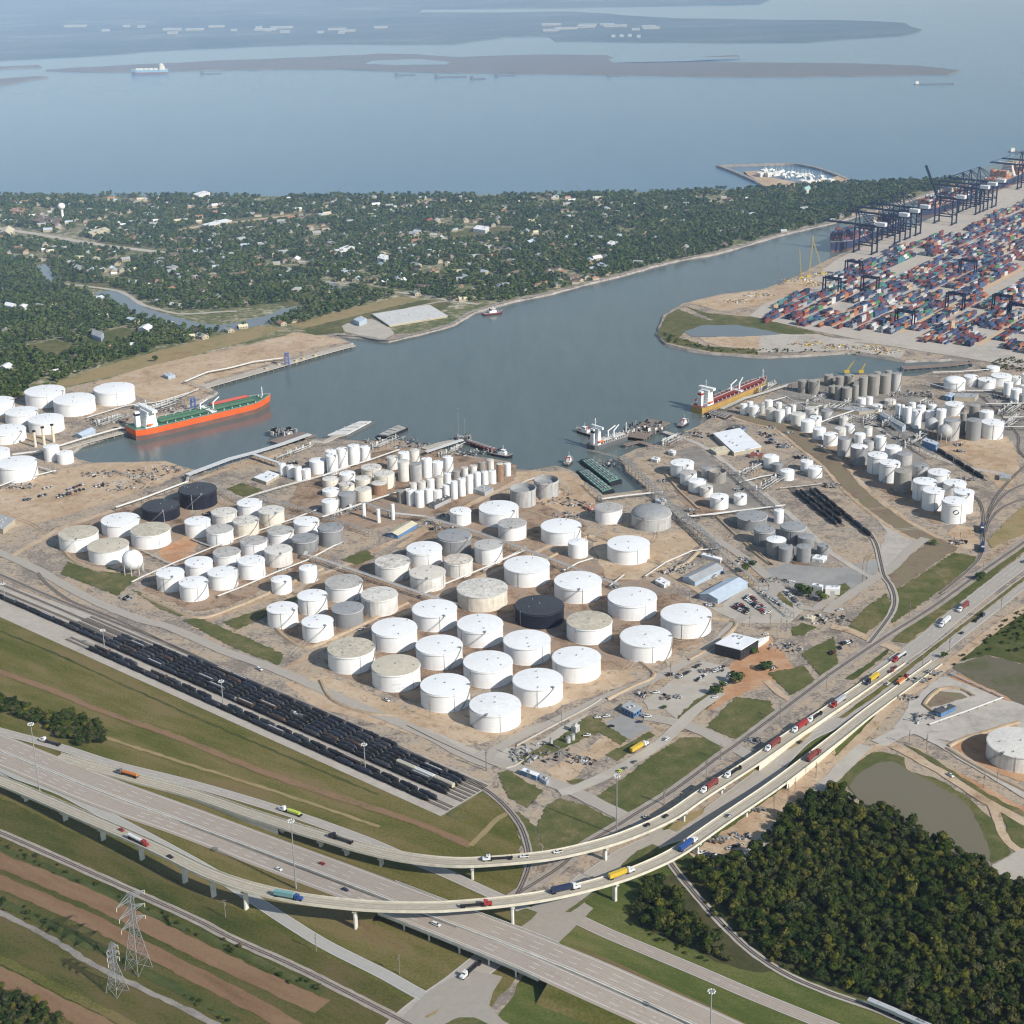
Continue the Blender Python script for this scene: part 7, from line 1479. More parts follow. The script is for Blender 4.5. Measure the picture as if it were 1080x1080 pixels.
for t, x, y, w, d, h, lab in (('O', 880, 285, 50, 9, 7, 'long pipework frame before the silos'), ('Q', 60, 320, 44, 12, 6, 'pipework frame between silos and ditch tanks'), ('O', 950, 345, 24, 12, 9, 'upper pipework frame behind the ditch tanks'), ('Q', 70, 405, 26, 14, 8, 'middle pipework frame behind the ditch tanks'), ('Q', 200, 400, 24, 10, 7, 'right pipework frame behind the ditch tanks'), ('Q', 320, 420, 34, 10, 8, 'pipework frame along the loading shed'), ('Q', 460, 530, 40, 10, 9, 'pipework frame under the loading rack'), ('Q', 520, 320, 20, 12, 10, 'pipework frame behind the two spheres'), ('Q', 1000, 340, 50, 16, 6, 'pipework frame beneath the racks at right'), ('Q', 1010, 420, 46, 14, 6, 'lower pipework frame at the right edge'),
                           ('O', 500, 690, 40, 12, 6, 'pipework frame below the skylit warehouse'), ('O', 600, 770, 44, 12, 6, 'pipework frame beside the grey rack'), ('O', 60, 520, 40, 14, 8, 'pipework frame on the shore by the tall grey rack'), ('O', 600, 215, 40, 8, 6, 'pipework frame along the tanker berth'), ('A', 640, 405, 40, 14, 6, 'pipework frame on the north quay'), ('A', 930, 330, 50, 18, 7, 'pipework frame beside the orange ship'), ('B', 700, 590, 60, 8, 5, 'pipework frame south of the slip trestle'), ('H', 250, 375, 44, 10, 6, 'pipework frame behind the grey barge'), ('M', 140, 440, 40, 8, 6, 'pipework frame by the white columns'), ('H', 640, 415, 44, 8, 5, 'pipework frame along the central waterfront')):
    trellis(t, x, y, w, d, h, lab)
q = random.Random(31)
for (x0, y0, x1, y1), nn, wh in (((455, 590, 720, 735), 10, 'between the front tanks'), ((90, 530, 320, 640), 8, 'between the left tanks'), ((300, 480, 530, 560), 8, 'in the central cluster'), ((790, 440, 900, 500), 9, 'behind the ditch tanks'), ((930, 420, 1040, 480), 9, 'in the process block'), ((690, 490, 800, 560), 6, 'in the small east field')):
    k = 0
    while k < nn:
        px, py = q.uniform(x0, x1), q.uniform(y0, y1); p = P(px, py)
        if any((t[0].xy - p.xy).length < t[1] + 4 for t in TANKS): continue
        heap(px, py, 5, 3.5, f'{("small", "low", "dark", "grey")[k % 4]} pump and valve skid {wh}', 14, ('galvanised', 'rack steel', 'under black', 'pipe grey'), 2.4, 'pump_skid'); k += 1
q = random.Random(12)
for px, py, lab in ((885, 366, 'row of pale goods on the spit beside the inlet'), (850, 363, 'white crates on the spit'), (915, 367, 'dark goods along the spit'), (935, 371, 'grey shed goods at the spit end'), (860, 300, 'yellow machines by the water at the terminal corner'), (840, 296, 'rusty scrap by the terminal corner'), (872, 290, 'timber rows by the quay end'), (800, 312, 'blue sheets stacked at the terminal corner'), (780, 318, 'brown mounds at the terminal corner')):
    heap(px, py, 22, 12, lab, 70, ('galvanised', 'wall tan', 'pipe white', 'roof rust', 'paint yellow'))

# ------------------------------------------------------------------ poles, masts, pylons
def pole(px, py, h, label, kind='utility_pole'):
    p = P(px, py); o = thing(kind, label, {'utility_pole': 'pole', 'light_pole': 'light pole'}[kind], p, rnd.uniform(0, 3)); mb = MB(); mb.tube((0, 0, -.2), (0, 0, h), .24, 7, .15); mb.build('shaft', M['sleeper' if kind == 'utility_pole' else 'galvanised'], o)
    mb = MB()
    if kind == 'utility_pole':
        for z in (h - .8, h - 2.2): mb.bar((-1.5, 0, z), (1.5, 0, z), .18)
        mb.tube((.5, .3, h - 4.5), (.5, .3, h - 3.3), .35, 8); mb.build('crossarm', M['sleeper'], o)
    else: mb.bar((-1.6, 0, h), (1.6, 0, h), .2); [mb.box((x, 0, h + .05), (.8, .5, .25)) for x in (-1.6, 1.6)]; mb.build('lamp_arm', M['galvanised'], o)
UP_ = [('T', 185, 210, 12), ('T', 15, 285, 15), ('Z', 935, 395, 18), ('F', 615, 800, 15), ('I', 445, 725, 12), ('I', 1065, 450, 12), ('K', 148, 450, 12), ('K', 598, 170, 12), ('K', 715, 170, 12), ('K', 775, 195, 12), ('K', 808, 190, 12), ('K', 1035, 520, 13), ('K', 770, 720, 13), ('U', 432, 335, 13), ('U', 350, 430, 13), ('U', 110, 590, 13), ('U', 770, 105, 13), ('U', 815, 570, 13), ('U', 735, 635, 13), ('U', 855, 525, 12), ('U', 975, 435, 12), ('L', 425, 140, 12), ('L', 525, 165, 12), ('L', 850, 385, 12), ('L', 925, 355, 12),
       ('S', 500, 350, 12), ('S', 655, 255, 12), ('S', 428, 50, 12), ('R', 680, 420, 12), ('R', 715, 400, 14), ('R', 950, 770, 12), ('R', 425, 830, 12), ('R', 845, 570, 12), ('W', 313, 800, 13), ('d', 830, 400, 13), ('X', 440, 905, 13), ('T', 1030, 480, 12), ('J', 155, 700, 10), ('J', 255, 740, 12), ('J', 395, 405, 14), ('Q', 330, 310, 22), ('Q', 675, 650, 12), ('a', 30, 180, 20)]
for i, (t, x, y, h) in enumerate(UP_):
    px, py = g(t, x, y); pole(px, py, h, 'thin dark utility pole', 'utility_pole')
for t, x, y, h, lab in (('Q', 420, 300, 14, ''), ('H', 705, 360, 26, ''), ('H', 668, 318, 30, ''), ('N', 790, 320, 16, '')):
    px, py = g(t, x, y); pole(px, py, h, 'grey light pole', 'light_pole')
def mast(px, py, top, lab):
    s, sd = scl(px, py); h = (py - top) / (s * math.sqrt(1 - sd * sd)); p = P(px, py); o = thing('high_mast_light', lab, 'light mast', p)
    mb = MB(); mb.tube((0, 0, -.2), (0, 0, h), .48, 10, .24); mb.build('mast', M['galvanised'], o, True)
    mb = MB(); n = 18; R_ = 1.7
    for i in range(n): a, b = 2 * math.pi * i / n, 2 * math.pi * (i + 1) / n; mb.bar((R_ * math.cos(a), R_ * math.sin(a), h - .4), (R_ * math.cos(b), R_ * math.sin(b), h - .4), .25)
    for i in range(4): a = math.pi * i / 2; mb.bar((0, 0, h - .4), (R_ * math.cos(a), R_ * math.sin(a), h - .4), .14)
    mb.build('lamp_ring', M['pale steel'], o)
    for i in range(8): a = 2 * math.pi * i / 8; mb = MB(); mb.tube((R_ * 1.12 * math.cos(a), R_ * 1.12 * math.sin(a), h - .8), (R_ * 1.12 * math.cos(a), R_ * 1.12 * math.sin(a), h - .1), .42, 8, .25); mb.build('lamp', M['crane white'], o)
for px, py, top, lab in ((42.2, 836, 764, 'tall light mast with ring of lamps between highway and flyover at left'), (312.4, 938.5, 867.5, 'tall light mast with ring of lamps behind the front flyover'), (650.4, 881.3, 819.5, 'tall light mast with ring of lamps by the second flyover at centre'), (749, 1097, 1047.5, 'tall light mast with ring of lamps at the bottom right of the highway'),
                         (235.5, 744, 718, 'light mast at the grass edge of the rail yard, middle one'), (385.4, 813.5, 785, 'light mast near the right end of the rail yard'), (110.6, 685.5, 664, 'light mast at the left part of the rail yard'), (5.5, 634, 615, 'light mast of the rail yard at the left edge')):
    mast(px, py, top, lab)
plain('pylon steel', (.27, .28, .28), .5, .08, .3)
def pylon(px, py, top, wb, arms, lab):
    s, sd = scl(px, py); h = (py - top) / (s * math.sqrt(1 - sd * sd)); p = P(px, py); ang = BAND + math.pi / 2; o = thing('transmission_tower', lab, 'transmission tower', p, ang); k = wb / 2; wa = .62
    lv = [0, .16, .3, .42, .52, .62, .72, .82, .92, 1.0]; wd = [k * (1 - t / wa * .78) if t < wa else k * .22 for t in lv]
    for sx in (-1, 1):
        for sy in (-1, 1):
            mb = MB()
            for i in range(len(lv) - 1): mb.bar((sx * wd[i], sy * wd[i], h * lv[i]), (sx * wd[i + 1], sy * wd[i + 1], h * lv[i + 1]), .26)
            mb.build('leg', M['pylon steel'], o)
    mb = MB()
    for i in range(len(lv) - 1):
        for a, b in (((-1, -1), (1, -1)), ((1, -1), (1, 1)), ((1, 1), (-1, 1)), ((-1, 1), (-1, -1))):
            q = lambda c, j: (c[0] * wd[j], c[1] * wd[j], h * lv[j])
            mb.bar(q(a, i), q(b, i + 1), .13); mb.bar(q(b, i), q(a, i + 1), .13); mb.bar(q(a, i + 1), q(b, i + 1), .13)
    mb.build('lattice', M['pylon steel'], o)
    for z, r in arms:
        for sd_ in (-1, 1):
            mb = MB(); tip = (sd_ * r, 0, h * z - .3)
            for sy in (-1, 1): mb.bar((sd_ * k * .22, sy * k * .22, h * z), tip, .26); mb.bar((sd_ * k * .22, sy * k * .22, h * (z + .055)), tip, .22)
            for t in (.3, .6): mb.bar((sd_ * r * t, 0, h * z - .2), (sd_ * r * t, 0, h * z + h * .05 * (1 - t)), .16)
            mb.build('cross_arm', M['pylon steel'], o)
            mb = MB(); mb.tube(tip, (tip[0], 0, tip[2] - 2.6), .2, 6); mb.build('insulator', M['stack beige'], o)
pylon(146.3, 1022, 945, 11, [(.62, 9), (.77, 9.5), (.93, 10.5)], 'tall steel lattice transmission tower with three pairs of long arms')
pylon(124, 1046, 996.5, 9, [(.66, 4), (.78, 4.2), (.9, 4)], 'shorter steel lattice transmission tower with short arms')
# water tower of the town
p = P(66.3, 231); s, sd = scl(66.3, 231); h = 17.5 / s; o = thing('water_tower', 'white ball shaped water tower rising over the town trees at left', 'water tower', p)
mb = MB(); mb.lathe([(5.5, -.2), (3.4, 3), (2.2, 7), (2.0, h - 6)], 18); mb.build('stem', M['white shell'], o, True)
mb = MB(); r = 6.4; mb.lathe([(max(.01, r * math.sin(math.pi * i / 12)) if 0 < i < 12 else 0, h - r - r * .9 * math.cos(math.pi * i / 12)) for i in range(13)], 22); mb.build('ball', M['white shell'], o, True)
# cranes with lattice booms seen against the water
for bx, by, tx, ty, lab in ((353, 203, 367, 193.5, 'lattice boom crane rising beyond the town trees at left of centre'), (613, 203, 606, 192.5, 'lattice boom crane rising beyond the town trees at centre'), (825, 300, 815, 252, 'tall thin grey crane boom at the terminal corner'), (845, 294, 842, 262, 'yellow crane boom, left of the terminal corner'), (853, 292, 856, 248, 'yellow crane boom, tallest at the terminal corner'), (868, 289, 855, 250, 'yellow crane boom leaning left at the terminal corner'), (893, 393, 900, 380, 'short yellow crane boom behind the silos'), (908, 393, 912, 383, 'second short yellow crane boom behind the silos')):
    b = P(bx, by); s, sd = scl(bx, by); o = thing('boom_crane', lab, 'crane', b); mb = MB(); mb.box((0, 0, 1.4), (6, 4, 2.8)); mb.build('carriage', M['crane yellow' if 'yellow' in lab else 'rack steel'], o)
    mb = MB(); e = RT * ((tx - bx) / s) + Vector((0, 0, (by - ty) / s)); [mb.bar(Vector((x, y, 2)), e + Vector((x * .4, y * .4, 0)), .28) for x in (-.8, .8) for y in (-.8, .8)]; mb.build('lattice_boom', M['crane yellow' if 'yellow' in lab else 'rack steel'], o)

# ------------------------------------------------------------------ docks, dolphins, marina
def dock(pp, w, z, label, mk='concrete yard', name='dock', post=10):
    L = line(pp, z, 8); mid = L[len(L) // 2]; off = Vector((mid.x, mid.y, 0)); o = thing(name, label, 'dock', off); Q = [q_ - off for q_ in L]; N, D = offs(Q); mb = MB()
    for i in range(len(Q) - 1):
        q_ = [Q[i] + N[i] * (-w / 2), Q[i] + N[i] * (w / 2), Q[i + 1] + N[i + 1] * (w / 2), Q[i + 1] + N[i + 1] * (-w / 2)]; lo = [e - Vector((0, 0, .8)) for e in q_]
        mb.faces(q_ + lo, [(3, 2, 1, 0), (0, 1, 5, 4), (1, 2, 6, 5), (2, 3, 7, 6), (3, 0, 4, 7)])
    mb.build('deck', M[mk], o); mb = MB()
    for i in range(len(Q)):
        for sd_ in (-1, 1): e = Q[i] + N[i] * (sd_ * (w / 2 - .5)); mb.tube((e.x, e.y, -4.5), (e.x, e.y, e.z - .8), .45, 7)
    mb.build('piles', M['sleeper'], o)
dock([(214, 408), (290, 386.5), (340, 372), (372, 363.5)], 12, 1.0, 'long concrete jetty on the upper side of the slip mouth')
dock(G('A', [(345, 558), (500, 515), (640, 478), (720, 458)]), 8, 1.0, 'concrete quay apron beside the orange ship stern')
dock(G('B', [(590, 520), (650, 500), (740, 475), (800, 490)]), 16, 1.4, 'dark pile dock with tan platform at the trestle end', 'deck rust')
dock(G('B', [(800, 515), (870, 520), (930, 490), (1000, 470)]), 7, 1.2, 'pale pile dock linking to the white decked barge')
dock(G('N', [(690, 330), (760, 280), (840, 235)]), 26, 1.6, 'wide weathered pile dock carrying pipework by the grey tanker', 'deck rust')
dock(G('N', [(640, 375), (720, 355), (790, 375)]), 7, 1.2, 'narrow dock from the weathered pile dock to land', 'deck rust')
dock(G('Q', [(385, 95), (500, 88), (640, 78), (760, 62)]), 11, 1.2, 'dark pile pier across the inlet at upper right', 'deck rust')
dock(G('H', [(470, 395), (560, 365), (690, 340)]), 7, 1.5, 'pile jetty under the covered conveyor')
mb_cols = ('galvanised', 'rack steel', 'pipe white', 'under black')
for t, x, y, rx, ry, lab in (('N', 765, 280, 20, 20, 'dense grey pipework on the weathered pile dock'), ('N', 680, 300, 7, 7, 'grey tower block at the weathered pile dock'), ('B', 640, 470, 16, 9, 'tan steel loading platform on the trestle end dock'), ('H', 690, 345, 9, 9, 'dark hose tower at the covered jetty')):
    px, py = g(t, x, y); heap(px, py, rx, ry, lab, 70, mb_cols, 5.5, 'dock_pipework')
plain('dolphin tan', (.50, .44, .28), .8, .15, .4)
for i, (x, y) in enumerate(((45, 845), (97, 828), (136, 822), (170, 812), (200, 803), (250, 790))):
    px, py = 270 + x / 4, 180 + y / 4; p = P(px, py + .6, -2.5); o = thing('mooring_dolphin', 'tan capped mooring dolphin beside the long jetty', 'dolphin', p); mb = MB(); [mb.tube((2 * math.cos(a), 2 * math.sin(a), -3), (1.2 * math.cos(a), 1.2 * math.sin(a), 3.2), .5, 7) for a in np.linspace(0, 5.2, 6)]; mb.build('piles', M['sleeper'], o); mb = MB(); mb.lathe([(2.3, 3.1), (2.3, 5.2), (0, 5.4)], 14); mb.build('cap', M['dolphin tan'], o)
plain('tower blue', (.10, .16, .38), .6, .1, .2)
o = thing('loading_arm_tower', 'blue loading arm tower on the long jetty', 'loading tower', P(303, 385.5)); mb = MB(); [mb.bar((x, y, 0), (x * .8, y * .8, 15), .7) for x in (-2.5, 2.5) for y in (-2.5, 2.5)]; [mb.bar((-2.5, y, z), (2.5, y, z), .5) for z in (4, 8, 12, 15) for y in (-2.4, 2.4)]; mb.build('tower', M['tower blue'], o); mb = MB(); mb.box((0, 0, 15.4), (6, 6, .5)); [mb.bar((x, 0, 15), (x, 5, 9), .5) for x in (-2, 0, 2)]; mb.build('arms', M['tower blue'], o)
o = thing('loading_arm_tower', 'dark blue loading arm tower beside the orange ship manifold', 'loading tower', P(*g('B', 130, 330))); mb = MB(); [mb.bar((x, y, 0), (x * .8, y * .8, 13), .7) for x in (-2.5, 2.5) for y in (-2.5, 2.5)]; [mb.bar((-2.5, y, z), (2.5, y, z), .5) for z in (4, 8, 12) for y in (-2.4, 2.4)]; mb.build('tower', M['tower blue'], o); mb = MB(); [mb.bar((x, 0, 13), (x + 3, -7, 10), .5) for x in (-2, 0, 2)]; mb.build('arms', M['tower blue'], o)
# shore platform on the far bank
building((393, 333), (411, 345), (472, 335), 2.2, 'wall tan', 'wall white', 'broad pale concrete building slab on the far grassy shore')
building((373, 341.5), (379, 344.5), (387, 341), 6, 'wall pale blue', 'roof sky', 'small blue shed at the left of the pale shore slab')
patch('concrete_pad', [(360, 344), (372, 338), (392, 336), (412, 346), (416, 352), (404, 358.5), (382, 354), (364, 350)], M['concrete yard'], .3, 6, .6)
# marina
land('marina_ground', [(785, 181), (800, 180), (806, 186), (818, 188), (840, 192), (872, 189), (884, 185), (895, 190), (880, 196), (830, 200), (805, 196)], [], M['bare dirt'], .3, 14, 2)
for pp in ([(757, 175.5), (790, 174.5), (833, 173.5), (858, 177), (880, 184), (894, 190)], [(757, 175.5), (775, 182), (800, 193)]):
    L = line(pp, -1.2, 10); mb = MB()
    for i in range(len(L) - 1): mb.bar(L[i], L[i + 1], 7, 5)
    o = mb.build('breakwater', M['rock']); tag(o, ['long curved outer rock breakwater of the marina', 'short left rock breakwater of the marina'][0 if len(pp) > 4 else 1], 'breakwater')
q = random.Random(4)
for i in range(48):
    t = q.random(); x = 812 + 60 * t + q.uniform(-6, 6); y = 180.5 + 9.5 * t + q.uniform(-3.2, 3.2)
    if i == 0:
        mb = MB(); mb.prism([(-6, -1.6), (3, -1.9), (7, 0), (3, 1.9), (-6, 1.6)], -.6, 1.3, 0); mb.prism([(-3, -1.2), (2, -1.2), (2, 1.2), (-3, 1.2)], 1.3, 2.8, 0); mb.bar((0, 0, 2.8), (0, 0, 11), .2); o = mb.build('moored_boat', M['ship white']); bm_ = o.data
    else: o = bpy.data.objects.new('moored_boat', bm_); COL.objects.link(o)
    o.location = P(x, y, -1.9 if False else .6); o.rotation_euler.z = q.choice((.3, 1.9)) + q.uniform(-.2, .2); tag(o, 'white boat in the crowded marina beyond the town', 'boat', 'boats moored in the marina', True)
for i, (x, y) in enumerate(((806, 183), (810, 186), (802, 186), (846, 194), (852, 195), (876, 193))):
    building((x - 4, y), (x, y + 1.2), (x + 4, y), 7, 'wall white', 'roof white', ['leftmost white marina hall', 'white marina hall beside the leftmost one', 'low white hall at the marina root', 'white hall right of the marina boats', 'second white hall right of the marina boats', 'white hall at the right end of the marina'][i])
# far white works across the bay
q = random.Random(9)
for i in range(30):
    x = [q.uniform(250, 440), q.uniform(570, 700), q.uniform(20, 250)][i % 3]; y = {0: 32, 1: 30, 2: 32}[i % 3] + q.uniform(-4, 4); p = P(x, y); L_ = q.uniform(20, 80); o = thing('far_warehouse', 'pale distant warehouse on the far shore of the bay', 'warehouse', p, 0, 'pale buildings on the far shore', True); mb = MB(); mb.box((0, 0, 3), (L_, 20, 6)); mb.build('wall', M['roof grey'], o); mb = MB(); mb.box((0, 0, 6.4), (L_ + 2, 22, .8)); mb.build('roof', M['wall pale blue'], o)
o = thing('far_factory', 'bright white works on the far shore right of centre', 'factory', P(660, 42.5)); mb = MB(); [mb.box((x, q.uniform(-20, 20), 14), (12, 16, q.uniform(6, 12))) for x in np.linspace(-40, 40, 4)]; mb.build('hall', M['wall pale blue'], o)
# ------------------------------------------------------------------ trees
def leaf_mat(name, cols, objrand):
    m, nt, b = nodes_of(name, .85, .12)
    if objrand: fac = nd(nt, 'ShaderNodeObjectInfo').outputs['Random']
    else: fac = nd(nt, 'ShaderNodeAttribute', attribute_name='tint').outputs['Fac']
    r = ramp(nt, [(i / (len(cols) - 1), c) for i, c in enumerate(cols)]); nt.links.new(fac, r.inputs[0])
    n = noise(nt, coords(nt, 'world'), .35, 3, .6); r2 = ramp(nt, [(.3, (.54, .64, .50)), (.7, (.98, 1.12, .88))]); nt.links.new(n, r2.inputs[0])
    nt.links.new(mix(nt, 1.0, r.outputs[0], r2.outputs[0], 'MULTIPLY'), b.inputs['Base Color'])
    b.inputs['Subsurface Weight'].default_value = 0; M[name] = m; return m
WOODC = [(.020, .034, .007), (.030, .046, .009), (.046, .062, .011), (.066, .076, .014), (.034, .050, .010), (.120, .098, .038), (.160, .135, .018), (.058, .068, .014), (.030, .048, .010), (.105, .088, .050), (.042, .056, .012)]
TOWNC = [(.046, .070, .026), (.062, .090, .031), (.086, .114, .037), (.122, .136, .052), (.072, .098, .038)]
leaf_mat('wood leaves', WOODC, True); leaf_mat('wood leaves mass', WOODC, False); leaf_mat('town leaves', TOWNC, False); leaf_mat('lone leaves', TOWNC[:4], True)
plain('bark', (.10, .08, .06), .9, .2, 1.0)
def crown_np(q, n, lobes, leaf):
    """leaf quads (n,4,3) spread through several lobes of a unit crown (radius about 1, base at z=.35)"""
    c = []
    for k in range(lobes):
        a = q.uniform(0, 6.28); r = q.uniform(.15, .62) if k else 0; c.append((r * math.cos(a), r * math.sin(a), q.uniform(.75, 1.45), q.uniform(.40, .66)))
    ctr = np.zeros((n, 3)); nrm = np.zeros((n, 3))
    for i in range(n):
        x, y, z, rr = c[q.randrange(lobes)]
        v = np.array([q.gauss(0, 1), q.gauss(0, 1), q.gauss(.25, 1)]); v /= np.linalg.norm(v) + 1e-9; t = rr * q.uniform(.7, 1.05)
        ctr[i] = (x + v[0] * t, y + v[1] * t, max(.3, z + v[2] * t * .8)); w = v + np.array([q.gauss(0, .3), q.gauss(0, .3), q.gauss(.15, .3)]); nrm[i] = w / (np.linalg.norm(w) + 1e-9)
    ref = np.where(np.abs(nrm[:, 2:3]) < .9, np.array([[0, 0, 1.0]]), np.array([[1.0, 0, 0]])); u = np.cross(nrm, ref); u /= np.linalg.norm(u, axis=1, keepdims=True); v = np.cross(nrm, u)
    s = np.array([[leaf * q.uniform(.6, 1.3)] for _ in range(n)]); u, v = u * s, v * s * .8
    return np.stack([ctr - u - v, ctr + u - v * .6, ctr + u * .7 + v, ctr - u * .8 + v * .7], axis=1)
def mesh_from_quads(name, Q, material, tint=None):
    n = len(Q); me = bpy.data.meshes.new(name); me.vertices.add(n * 4); me.vertices.foreach_set('co', Q.reshape(-1).astype(np.float32)); me.loops.add(n * 4); me.loops.foreach_set('vertex_index', np.arange(n * 4, dtype=np.int32))
    me.polygons.add(n); me.polygons.foreach_set('loop_start', np.arange(0, n * 4, 4, dtype=np.int32)); me.polygons.foreach_set('loop_total', np.full(n, 4, dtype=np.int32))
    me.materials.append(material)
    if tint is not None: at = me.attributes.new('tint', 'FLOAT', 'FACE'); at.data.foreach_set('value', tint.astype(np.float32))
    me.update(calc_edges=True); return me
q = random.Random(21); NPR = np.random.default_rng(3)
NEARC = [crown_np(q, 420, q.randint(5, 9), .125) for _ in range(6)]
MIDC = [crown_np(q, 110, q.randint(4, 7), .21) for _ in range(8)]
FARC = [crown_np(q, 34, q.randint(3, 5), .36) for _ in range(8)]
core = MB(); core.lathe([(0, .42), (.42, .62), (.60, 1.0), (.48, 1.35), (0, 1.6)], 8)
def mass(name, pts, crowns, material, label):
    """pts: (x, y, radius, height factor, tint); one mesh"""
    out = np.zeros((sum(len(crowns[i % len(crowns)]) for i in range(len(pts))), 4, 3), dtype=np.float32); tn = np.zeros(len(out), dtype=np.float32); k = 0
    for i, (x, y, r, hf, t) in enumerate(pts):
        c = crowns[i % len(crowns)]; a = NPR.uniform(0, 6.28); ca, sa = math.cos(a), math.sin(a); R_ = np.array([[ca, -sa, 0], [sa, ca, 0], [0, 0, hf]]) * r
        m = len(c); out[k:k + m] = c @ R_.T + np.array([x, y, 0]); tn[k:k + m] = np.clip(t + NPR.normal(0, .06, m), 0, 1); k += m
    me = mesh_from_quads(name, out, material, tn); o = bpy.data.objects.new(name, me); COL.objects.link(o); o['kind'] = 'stuff'; o['label'] = label; return o
# the woods at lower right
WOOD = [(668, 950), (700, 925), (724, 915), (735, 910), (762, 908), (790, 905), (812, 880), (838, 850), (862, 838), (884, 832), (902, 846), (926, 856), (944, 862), (950, 868), (972, 880), (1004, 897), (1030, 908), (1046, 918), (1062, 930), (1085, 935), (1120, 945), (1150, 1010), (1100, 1120), (1010, 1097), (960, 1074), (880, 1044), (830, 1022), (805, 1026), (770, 1018), (735, 1003), (690, 984), (664, 970)]
RDL = [pix(p) for p in RD]
def near_rail(x, y, d=9):
    return any((x - a) ** 2 + ((y - b) * 1.5) ** 2 < d * d for a, b in RDL)
def scatter(poly, spacing, jitter=.5, seed=1, ok=None):
    q = random.Random(seed); W = [P(*p) for p in poly]; x0, x1 = min(p.x for p in W), max(p.x for p in W); y0, y1 = min(p.y for p in W), max(p.y for p in W); out = []; y = y0; r = 0
    while y < y1:
        x = x0 + (spacing / 2 if r % 2 else 0)
        while x < x1:
            p = Vector((x + q.uniform(-jitter, jitter) * spacing, y + q.uniform(-jitter, jitter) * spacing, 0)); px, py = pix(p)
            if inside(px, py, poly) and (ok is None or ok(px, py, p)): out.append(p)
            x += spacing
        y += spacing * .87; r += 1
    return out
wp = scatter(WOOD, 4.4, .45, 3, lambda x, y, p: not near_rail(x, y, 10) and not near_rail(x + 5, y - 9, 11))
wp.sort(key=lambda p: p.length)
protos = []
def make_tree(i):
    o = thing('tree', 'tree of the dense mixed autumn wood at lower right', 'tree', (0, 0, 0), 0, 'trees of the wood at lower right', True)
    me = mesh_from_quads('crown', np.array(NEARC[i]).astype(np.float32), M['wood leaves']); c = bpy.data.objects.new('crown', me); COL.objects.link(c); c.parent = o
    mb = MB(); mb.tube((0, 0, -.05), (.03, .02, .62), .05, 7, .035); [mb.tube((.02, .02, .45), (.4 * math.cos(a), .4 * math.sin(a), .95), .03, 5, .012) for a in (0, 1.6, 3.1, 4.7)]; mb.build('trunk', M['bark'], o); CHILD[o.name] = list(o.children); return o
ind = [p for p in wp if pix(p)[0] < 1090 and pix(p)[1] < 1088]; NT = 298
indset = sorted(ind, key=lambda p: p.y)[:NT]; ids = {id(p) for p in indset}
for i, p in enumerate(indset):
    r = rnd.choice((1.4, 2.0, 2.5, 2.9, 3.4, 4.3)) * rnd.uniform(.9, 1.1); hf = rnd.uniform(.85, 1.35) if r > 2.6 else rnd.uniform(1.2, 1.9); rz = rnd.uniform(0, 6.28)
    if i < 6: o = make_tree(i); o.location = p; o.scale = (r, r, r * hf); o.rotation_euler.z = rz; protos.append(o)
    else: dup(protos[i % 6], p, rz, None, None, (r, r, r * hf), share=True)
def tint_at(p, s=.02): return min(1, max(0, .42 + .42 * mnoise.noise(Vector((p.x * s, p.y * s, 2))) + rnd.uniform(-.42, .42)))
mass('woodland', [(p.x, p.y, rnd.choice((1.4, 2.0, 2.5, 2.9, 3.4, 4.3)) * rnd.uniform(.9, 1.1), rnd.uniform(.9, 1.45), tint_at(p)) for p in wp if id(p) not in ids], NEARC, M['wood leaves mass'], 'rest of the mixed autumn wood at lower right')
patch('wood_floor', WOOD, M['wood floor'], .2, 6, 2.0)
# thickets at the left and right edges
def lone(px, py, r, hf, label, group=None):
    p = P(px, py); o = thing('tree', label, 'tree', p, rnd.uniform(0, 6.28), group); o.scale = (r, r, r * hf)
    me = mesh_from_quads('crown', np.array(rnd.choice(NEARC)).astype(np.float32), M['lone leaves']); c = bpy.data.objects.new('crown', me); COL.objects.link(c); c.parent = o
    mb = MB(); mb.tube((0, 0, -.05), (.02, .02, .7), .06, 7, .04); mb.build('trunk', M['bark'], o)
bush = []
for poly, sp, seed in (([(46, 757), (70, 752), (98, 762), (114, 775), (108, 786), (86, 787), (60, 778), (46, 768)], 4.2, 5), ([(-20, 740), (0, 735), (24, 744), (46, 757), (44, 766), (20, 757), (0, 752), (-20, 752)], 4.2, 6), ([(-20, 1048), (0, 1046), (20, 1050), (44, 1062), (66, 1078), (60, 1100), (-20, 1100)], 4.6, 7)):
    for p in scatter(poly, sp, .4, seed): bush.append(p)
for i, p in enumerate(bush):
    r = rnd.uniform(2.2, 3.6); x, y = pix(p); w = 'dark thicket beside the highway at left' if y < 900 else 'bushes at the bottom left corner'
    o = dup(protos[i % 6], p, rnd.uniform(0, 6.28), 'green shrub of the ' + w, 'shrubs of the ' + w, (r, r, r * rnd.uniform(.8, 1.2)), share=True); o.name = 'shrub'
